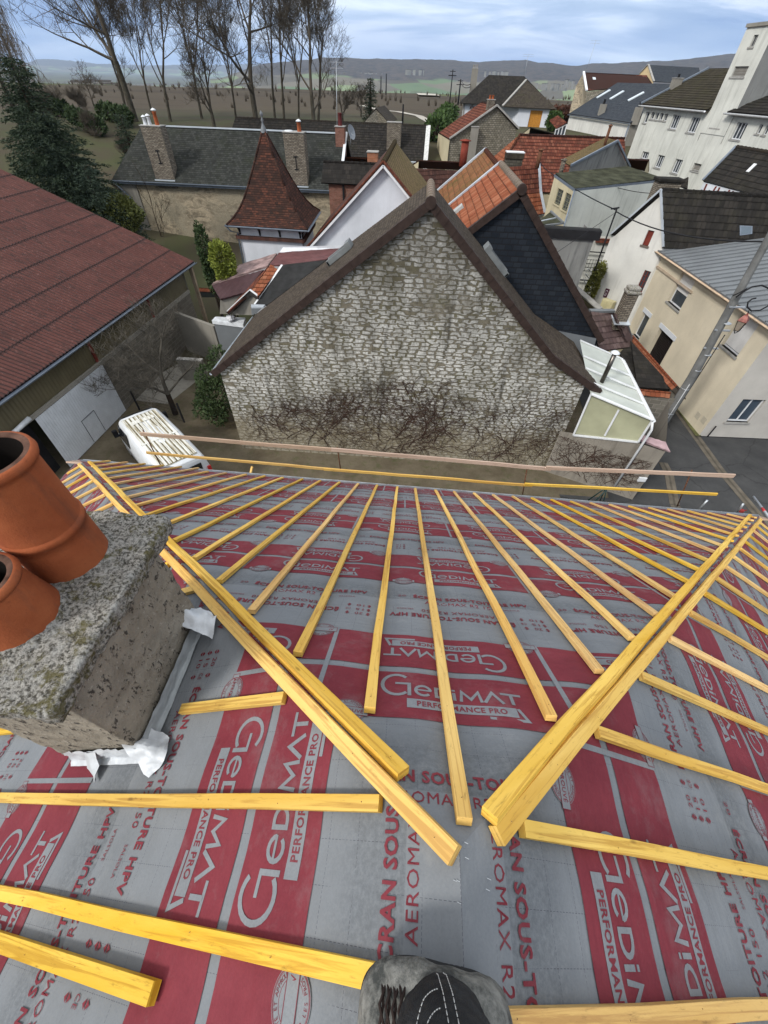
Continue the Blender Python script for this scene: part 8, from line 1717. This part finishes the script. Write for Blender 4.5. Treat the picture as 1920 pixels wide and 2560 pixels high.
# wires
def cable(label,pts,r=.022,sagz=0.0):
    o=pts[0]; m=MB(); P_=[]
    for i in range(len(pts)-1):
        a,b=pts[i],pts[i+1]
        for k in range(12):
            t=k/12; q=a.lerp(b,t); q=q-V((0,0,sagz*4*t*(1-t))); P_.append(q-o)
    P_.append(pts[-1]-o); m.tube(P_,r,5); e=m.build('overhead_cable',M_DARKP); e.location=o; tag(e,label,'cable','overhead cables'); return e
mA=py(T5(940,515),27); mB=py(T5(845,778),26.6); mast=empty('roof_mast','thin black wall mast carrying the overhead cables in front of the annex','mast',loc=mB); m=MB(); m.tube([(0,0,-.4),mA-mB],.045,8); m.build('mast_tube',M_DARKP,mast); m=MB(); m.bar(mA-mB-V((.3,0,.05)),mA-mB+V((.1,0,.02)),.06,.06); m.build('insulator_arm',M_DARKP,mast)
cable('thick overhead cable from the wall mast to the utility pole',[mA-V((0,0,.15)),pat(T6(1640,10),(pb_.x,pb_.y))],.028,.35)
cable('overhead cable from the annex corner to the wall mast',[pz(C(1175,240),7.6),pz(C(1300,370),7.2),mA-V((0,0,.1))],.028,.1)
cable('thin overhead cable stretching right from the mossy annex over its front wall',[pz(T5(890,400),7.3),py(T5(1105,445),38)],.02,.1)
cable('thin stay wire from the mast down to the streaked annex wall',[mA-V((0,0,.2)),py(T5(640,735),24)],.012,.0)
# pylons on the field
def fpole(label,px_lo,px_hi,D,r=.16,arm=True):
    r0=ray(px_lo); k=D/math.hypot(r0.x,r0.y); x,y=r0.x*k,r0.y*k; z0=gz(x,y); zt=pat(px_hi,(x,y)).z; e=empty('power_pole',label,'power pole','power poles on the fields',loc=(x,y,z0)); m=MB(); m.tube([(0,0,0),(0,0,zt-z0)],[r,r*.7],6); m.build('pole_shaft',M_DARKP,e)
    if arm: m=MB(); m.bar((-1,0,zt-z0-1),(1,0,zt-z0-1),.14,.14); m.bar((-.7,0,zt-z0-.3),(.7,0,zt-z0-.3),.12,.12); m.build('crossarm',M_DARKP,e)
fpole('tall power pole nearest the hipped bungalow, left of its chimney',A(255,365),A(280,55),150); fpole('shorter double power pole between the tall one and the bungalow',A(345,315),A(360,150),160,.22)
fpole('first of two distant power poles beside the right-hand bare trees',T2(8,440),T2(8,318),230,.25,False); fpole('second of two distant power poles beside the right-hand bare trees',T1(1645,420),T1(1647,330),240,.25,False)
fpole('grey leaning wooden post on the path edge behind the dark roofs',T2(80,530),T2(83,450),78,.14,False)
cable('distant wire from the double power pole toward the bungalow roof',[at_d(A(365,160),160),at_d(A(460,200),95)],.05,.4); cable('second distant wire from the double power pole toward the bungalow roof',[at_d(A(365,190),160),at_d(A(455,225),95)],.05,.4)
e=empty('chain_fence','dark wire mesh fence panel beside the courtyard tree','fence',loc=pz(T3(905,1620),0)); b_=e.location; fa=pz(T3(905,1620),0)-b_; fb2=pz(T3(1195,1700),0)-b_; m=MB()
for t_ in (0,1): c_=fa.lerp(fb2,t_); m.bar(c_,c_+V((0,0,1.1)),.06,.06)
m.build('fence_post',M_DARKP,e); m=MB()
for k in range(30): c_=fa.lerp(fb2,k/29); m.bar(c_+V((0,0,.05)),c_+V((0,0,1.0)),.008,.008)
for k in range(6): m.bar(fa+V((0,0,.05+k*.19)),fb2+V((0,0,.05+k*.19)),.008,.008)
m.build('wire_mesh',M_DARKP,e)
# folded dark green plastic chair frame at the wall foot
p0=pz(S3(235,200),1.0); e=empty('green_trestle','dark green metal trestle leaning by the white post at the lean-to foot','trestle',loc=p0); m=MB()
for a_,b__ in (((-.3,0,-.9),(.0,0,.3)),((.3,0,-.9),(.0,0,.3)),((-.3,.4,-.9),(.0,.1,.3)),((.3,.4,-.9),(.0,.1,.3)),((-.2,0,-.4),(.2,0,-.4)),((-.3,.4,-.8),(-.3,0,-.8))): m.tube([a_,b__],.025,6)
m.build('trestle_frame',m_flat('dark_green',(.008,.03,.028),.5,.4),e)
p0=pz(S3(1600,215),0); e=empty('manhole_cover','round brown manhole cover set in a pale concrete square','manhole cover',loc=(p0.x,p0.y,.012)); m=MB(); m.box(-.75,-.55,-.01,.6,.5,.0); m.build('concrete_surround',M_SILL,e); m=MB(); m.lathe([(.001,.006),(.30,.006),(.33,.001)],(.05,0,0),32); m.build('cover_plate',m_flat('cast_iron',(.09,.05,.035),.8,.3,var=.3,vs=20,bump=.6,bs=60),e)
p0=pz(F(830,1325),0); e=empty('drain_cover','square drain cover in the asphalt in front of the beige house','drain cover',loc=(p0.x,p0.y,.012)); m=MB(); m.box(-.3,-.35,-.006,.3,.35,.004); m.build('cover_plate',m_flat('drain_iron',(.05,.048,.045),.8,.3,var=.3,vs=15,bump=.5,bs=50),e)
# ================================================================== ground, roads, fields, hills
def m_ground():
    t=NT('ground_mix',.97,.1); p=t.pos(); s=t.sep(p); r=t.n('ShaderNodeVectorMath',{0:p},operation='LENGTH').outputs['Value']
    yard=t.mix(t.ramp(t.noise(p,.7,7,.7),[(.35,0),(.7,1)]),(.085,.068,.045),(.155,.13,.09)); yard=t.mix(t.math('MULTIPLY',t.ramp(t.noise(p,2.2,6,.75),[(.52,0),(.66,1)]),.5),yard,(.05,.065,.02))
    gard=t.mix(t.ramp(t.noise(p,.25,7,.7),[(.38,0),(.62,1)]),(.060,.050,.034),(.058,.062,.030))
    # far parcels: voronoi fields, some green, most brown vines with row lines
    v=t.n('ShaderNodeTexVoronoi',{'Vector':t.map(p,(.010,.0045,0),(0,0,0),(0,0,.35)),'Scale':1.0,'Randomness':.8}); vc=t.sep(v.outputs['Color'])
    vines=t.mix(vc[0],(.045,.032,.022),(.115,.095,.062)); green=t.mix(vc[1],(.09,.11,.045),(.13,.17,.06))
    far=t.mix(t.ramp(vc[2],[(.50,0),(.52,1)]),vines,green)
    rows=t.n('ShaderNodeTexWave',{'Vector':t.map(p,(1,1,0),(0,0,0),(0,0,.5)),'Scale':.05,'Distortion':2.5},wave_type='BANDS').outputs['Fac']; far=t.mix(t.math('MULTIPLY',t.ramp(rows,[(.45,0),(.6,1)]),.4),far,(.065,.06,.038)); strip=t.noise(t.map(p,(.0015,.03,1)),1.0,4,.6); far=t.mix(t.math('MULTIPLY',t.ramp(strip,[(.5,0),(.56,1)]),.6),far,(.03,.024,.018)); far=t.mix(t.math('MULTIPLY',t.ramp(t.noise(p,.02,8,.65),[(.4,0),(.65,1)]),.5),far,(.05,.038,.028))
    k1=t.n('ShaderNodeMapRange',{0:t.math('ADD',r,t.math('MULTIPLY',t.math('SUBTRACT',t.noise(p,.12,4),.5),12.0)),1:22.0,2:26.0}).outputs[0]; k2=t.n('ShaderNodeMapRange',{0:r,1:88.0,2:110.0}).outputs[0]
    c=t.mix(k1,yard,gard); c=t.mix(k2,c,far); t.col(c); t.bump(t.noise(p,9,5,.7),.4,.03); return t.m
v_,f_=[],[]
n=144; rs=[0,3,6,9,12,15,18,22,26,30,35,40,46,52,60,70,80,92,106,125,150,180,220,270,330,400,500,650,850,1100,1500,2000,2700,3600,5000,8000,14000,24000]
for r in rs:
    for k in range(n): a=2*PI*k/n; x,y=r*math.cos(a),r*math.sin(a); v_.append((x,y,gz(x,y)+(.6*mnoise.noise(V((x*.02,y*.02,0))) if r>100 else 0)))
for i in range(len(rs)-1):
    for k in range(n): f_.append((i*n+k,(i+1)*n+k,(i+1)*n+(k+1)%n,i*n+(k+1)%n))
gb=MB(); gb.add(v_,f_,smooth=True); go=gb.build('ground',m_ground()); tag(go,kind='structure')
def m_asph():
    t=NT('asphalt',.93,.25); p=t.pos(); f=t.noise(p,.6,7,.65); g=t.noise(p,70,3,.8)
    c=t.mix(t.ramp(f,[(.35,0),(.68,1)]),(.030,.031,.032),(.056,.056,.056)); c=t.mix(t.math('MULTIPLY',t.ramp(g,[(.5,0),(.7,1)]),.4),c,(.085,.083,.08)); 
    cr_=t.n('ShaderNodeTexVoronoi',{'Vector':t.n('ShaderNodeVectorMath',{0:p,1:t.n('ShaderNodeVectorMath',{0:t.noisec(p,1.5,4),'Scale':.5},operation='SCALE').outputs[0]},operation='ADD').outputs[0],'Scale':.32},feature='DISTANCE_TO_EDGE').outputs['Distance']; c=t.mix(t.math('MULTIPLY',t.ramp(cr_,[(.0,1),(.009,0)]),.6),c,(.012,.012,.012)); t.col(c); t.bump(g,.5,.01); return t.m
def sheet(name,pts,z,mat,zf=None):
    m=MB(); m.poly([V((p[0],p[1],z)) for p in pts]); o=m.build(name,mat); tag(o,kind='structure'); return o
m=MB(); 
def qgrid(P,nx,ny,z=.02):
    P=[V((*p,0)) for p in P]
    for i in range(nx):
        for j in range(ny):
            f=lambda u,v:(P[0].lerp(P[1],u)).lerp(P[3].lerp(P[2],u),v)
            q=[f(i/nx,j/ny),f((i+1)/nx,j/ny),f((i+1)/nx,(j+1)/ny),f(i/nx,(j+1)/ny)]
            m.face([V((p.x,p.y,gz(p.x,p.y)+z)) for p in q],[(p.x,p.y) for p in q])
qgrid([(6.9,-14),(40,-14),(40,12.78),(6.9,12.78)],16,14); qgrid([(9.0,12.78),(40,12.78),(40,18.3),(9.6,18.3)],14,3); qgrid([(9.6,18.3),(15.6,18.3),(15.2,34),(10.6,34)],5,14)
o=m.build('street',m_asph()); tag(o,kind='structure')
def ribbon(name,pts,w_,z,mat):
    m=MB()
    for i in range(len(pts)-1):
        a=V((*pts[i],0));b=V((*pts[i+1],0)); d_=(b-a).normalized(); s=V((-d_.y,d_.x,0))*w_/2; k=max(1,int((b-a).length/2))
        for j in range(k): p=a.lerp(b,j/k);q=a.lerp(b,(j+1)/k); zz=lambda v_:V((v_.x,v_.y,gz(v_.x,v_.y)+z)); m.face([zz(p+s),zz(p-s),zz(q-s),zz(q+s)][::-1],[(0,0),(w_,0),(w_,1),(0,1)])
    o=m.build(name,mat); tag(o,kind='structure'); return o
M_KERB=m_flat('gutter_concrete',(.125,.108,.085),.9,.2,var=.35,vs=2,bump=.3); M_KERB2=m_flat('gutter_dark',(.085,.075,.06),.9,.2,var=.35,vs=2,bump=.3)
x1_=pz(F(850,1180),0);x2_=pz(F(1180,1640),0);x3_=pz(S3(1540,340),0)
ribbon('gutter_channel',[(x1_.x,x1_.y+3),(x1_.x,x1_.y),(x2_.x,x2_.y),(x3_.x,x3_.y),(x3_.x+.1,x3_.y-6)],.42,.034,M_KERB); ribbon('gutter_channel',[(x1_.x,x1_.y+3),(x1_.x,x1_.y),(x2_.x,x2_.y),(x3_.x,x3_.y),(x3_.x+.1,x3_.y-6)],.10,.040,M_KERB2)
y1_=pz(S3(800,20),0);y2_=pz(S3(850,290),0); z1_=pz(F(620,1570),0); ribbon('gutter_channel',[(z1_.x,z1_.y),(y1_.x,y1_.y),(y2_.x,y2_.y),(y2_.x,y2_.y-6)],.40,.034,M_KERB); ribbon('gutter_channel',[(z1_.x,z1_.y),(y1_.x,y1_.y),(y2_.x,y2_.y),(y2_.x,y2_.y-6)],.08,.040,M_KERB2)
q1_=pz(F(790,1040),0); q2_=pz(F(985,1320),0); ribbon('house_kerb',[(q1_.x-.1,q1_.y+2),(q1_.x-.12,q1_.y),(q2_.x-.12,q2_.y)],.3,.10,m_flat('kerb_mossy',(.13,.13,.06),.95,.1,var=.5,vs=3))
# concrete strips in the yard by the barn doors
c1_=pz(T3(1080,1500),0);c2_=pz(T3(1250,1400),0); sheet('yard_slab',[(c1_.x-2.3,c1_.y-1),(c1_.x+.6,c1_.y-1.2),(c2_.x+.8,c2_.y+1),(c2_.x-1.5,c2_.y+1.2)],.012,M_CON)
# path across the fields
def path_pts(L,D): return [(lambda r,k:(r.x*k,r.y*k))(ray(p),d_/math.hypot(ray(p).x,ray(p).y)) for p,d_ in zip(L,D)]
M_PATH=m_flat('pale_track',(.42,.39,.34),.95,.1,var=.2,vs=.3)
def groundhit(p):
    r=ray(p); h_=math.hypot(r.x,r.y); lo=5; 
    for k in range(4000):
        d_=5*1.0035**k*1.0+0; x,y=r.x/h_*d_,r.y/h_*d_; z=CAMH+r.z/h_*d_
        if d_>60 and z<gz(x,y)+.05: return (x,y)
        if d_>9000: break
    return (x,y)
L=[groundhit(p) for p in (A(95,600),A(75,585),A(40,560),A(10,545),T2(150,500),T2(60,482),T1(1640,475),T1(1560,455))]; ribbon('field_path',L,1.5,.05,M_PATH)
L=[groundhit(p) for p in (T2(196,415),T2(182,408),T2(186,400),T2(215,392),T2(245,385))]; ribbon('field_path',L,9,.3,M_PATH)
def m_hill():
    t=NT('wooded_hill',.98,.05); p=t.pos(); s=t.sep(p); z=s[2]
    f=t.noise(p,.02,8,.75); fo=t.mix(t.ramp(f,[(.35,0),(.68,1)]),(.020,.018,.016),(.085,.065,.048))
    v=t.n('ShaderNodeTexVoronoi',{'Vector':t.map(p,(.004,.004,.01)),'Scale':1.0}); vc=t.sep(v.outputs['Color']); fi=t.mix(t.ramp(vc[1],[(.5,0),(.55,1)]),t.mix(vc[0],(.06,.05,.03),(.14,.12,.08)),t.mix(vc[2],(.08,.12,.05),(.18,.22,.10)))
    edge=t.math('ADD',z,t.math('MULTIPLY',t.math('SUBTRACT',t.noise(p,.0016,5,.6),.5),120.0)); k=t.n('ShaderNodeMapRange',{0:edge,1:10.0,2:18.0}).outputs[0]; t.col(t.mix(k,fi,fo)); return t.m
def hillband(name,D,depth,prof,z0,seed,mat,bump=8):
    """ridge running across azimuths; prof = [(azimuth deg, crest height)]"""
    m=MB(); n=260; a0,a1=prof[0][0],prof[-1][0]; rows=16; vs_=[];fs_=[]
    def hh(a):
        for (p,q) in zip(prof,prof[1:]):
            if p[0]<=a<=q[0]: t=(a-p[0])/(q[0]-p[0]); t=t*t*(3-2*t); return p[1]*(1-t)+q[1]*t
        return prof[-1][1]
    for i in range(n+1):
        a=a0+(a1-a0)*i/n; ar=math.radians(a); H_=hh(a)
        for j in range(rows+1):
            t=j/rows; d_=D+depth*t; x,y=math.sin(ar)*d_,math.cos(ar)*d_; z=z0+(H_-z0)*sstep(0,1,t)**.9 if t<1 else H_; z+=bump*mnoise.fractal(V((x*.004,y*.004,seed)),.8,2,5)*min(1,t*2); vs_.append((x,y,z))
    k=rows+1
    for i in range(n):
        for j in range(rows): fs_.append((i*k+j,(i+1)*k+j,(i+1)*k+j+1,i*k+j+1))
    m.add(vs_,fs_,smooth=True); o=m.build(name,mat); tag(o,kind='structure'); return o
def elev(p,D): r=ray(p); return CAMH+r.z/math.hypot(r.x,r.y)*D, math.degrees(math.atan2(r.x,r.y))
MH=m_hill(); D5=5200
pr=[]
for p in (T1(1180,270),T1(1300,262),T1(1420,250),T1(1500,252),T2(0,255),T2(150,260),T2(300,262),T2(420,268),T2(520,265),T2(620,262),T2(700,272),T2(820,285),T2(900,280),T2(1000,272),T2(1100,268),T2(1200,262),T2(1300,255),T2(1400,247),T2(1510,236),T2(1659,225),T2(1900,215)):
    z,a=elev(p,D5); pr.append((a,z))
pr=[(pr[0][0]-6,-30)]+pr+[(pr[-1][0]+12,pr[-1][1]+10)]; print('hill',pr)
hillband('hills',D5-1800,1800,pr,-70,3,MH,9)
pr=[]
for p in (T1(0,292),T1(60,285),T1(120,270),T1(170,256),T1(220,255),T1(300,262),T1(420,275),T1(600,282),T1(900,280),T1(1100,276),T1(1300,270)):
    z,a=elev(p,16000); pr.append((a,z))
hillband('distant_hills',13000,3000,[(pr[0][0]-20,-60)]+pr,-80,9,MH,15)
# bright village and chateau specks on the hillside, greenhouse-like sheds on the plain
def speck(name,label,p,D,w_,h_,n,seed,spread,cat='village',mat=None):
    r_=ray(p); hq=math.hypot(r_.x,r_.y); b=V((r_.x/hq*D,r_.y/hq*D,CAMH+r_.z/hq*D)); e=empty(name,label,cat,loc=b); rr=random.Random(seed); m=MB(); mr=MB()
    for i in range(n):
        x=rr.uniform(-spread,spread); y=rr.uniform(-20,20); w2=w_*rr.uniform(.6,1.3); h2=h_*rr.uniform(.6,1.2); m.box(x,y,-20,x+w2,y+10,h2); mr.slab([V((x-.5,y-.5,h2)),V((x+w2+.5,y-.5,h2)),V((x+w2+.5,y+5,h2+h_*.4)),V((x-.5,y+5,h2+h_*.4))],.3)
    o=m.build('house_walls',mat or M_CON,e); tag(o,kind='stuff'); o=mr.build('house_roofs',M_TGB,e); tag(o,kind='stuff')
speck('hillside_village','pale village houses scattered on the hillside left of the hipped bungalow',T2(130,306),3900,9.6,4.95,11,1,60)
speck('hillside_manor','white manor and outbuildings on the hillside above the hipped bungalow roof',T2(480,315),3900,12,6.6,14,2,75)
speck('valley_village','white village houses at the foot of the hill right of the hipped bungalow',T2(720,368),3300,7.8,4.4,19,3,90)
speck('church_village','village with a pale church at the foot of the hill near the rust-brown roof',T2(800,358),3250,9.6,8.8,6,4,28)
speck('distant_sheds','long pale farm sheds far out on the plain at left',T1(330,372),1250,45,6,4,5,50,'farm buildings')
speck('distant_village','white specks of a far village on the horizon right of the bare trees',T1(1560,318),4300,12,5.5,19,6,160)
def thicket(label,pts,D0,D1,n,hh,seed):
    r=random.Random(seed); m=MB(); base=None
    for i in range(n):
        t=r.random(); px=pts[0][0]+(pts[1][0]-pts[0][0])*t; rr_=ray((px,pts[0][1])); D_=r.uniform(D0,D1); k=D_/math.hypot(rr_.x,rr_.y); x,y=rr_.x*k,rr_.y*k; z=gz(x,y); h_=hh*r.uniform(.5,1.2)
        for j in range(26):
            a=r.uniform(0,2*PI); e_=r.uniform(.1,1.0); p=V((x+math.cos(a)*h_*.3*e_,y+math.sin(a)*h_*.3*e_,z+h_*r.uniform(.25,1))); q=V((x+math.cos(a)*.2,y,z+h_*.1)); m.face([q,q+V((.12,0,.1)),p])
    o=m.build('distant_thicket',M_TWIG); tag(o,label,'thicket',kind='stuff')
thicket('bare brown hedgerows and orchard rows across the nearer fields behind the village',((0,300),(1920,300)),110,300,300,1.8,3)
thicket('bare tree belts far out on the plain',((0,300),(1500,300)),420,1200,140,3.5,4)
# ------------------------------------------------------------------ haze
def haze():
    m=MB(); x=9000; m.box(-x,-300,-95,x,17500,320); o=m.build('haze',[]); mat=bpy.data.materials.new('haze'); mat.use_nodes=True; t=mat.node_tree; t.nodes.clear(); ou=t.nodes.new('ShaderNodeOutputMaterial'); pv_=t.nodes.new('ShaderNodeVolumePrincipled'); pv_.inputs['Density'].default_value=HZ; pv_.inputs['Color'].default_value=(.62,.78,1,1); pv_.inputs['Anisotropy'].default_value=0.0; t.links.new(pv_.outputs[0],ou.inputs['Volume']); o.data.materials.append(mat); tag(o,kind='stuff'); o['label']='thin blue haze in the air over the valley'; return o
HZ=.00005
haze()
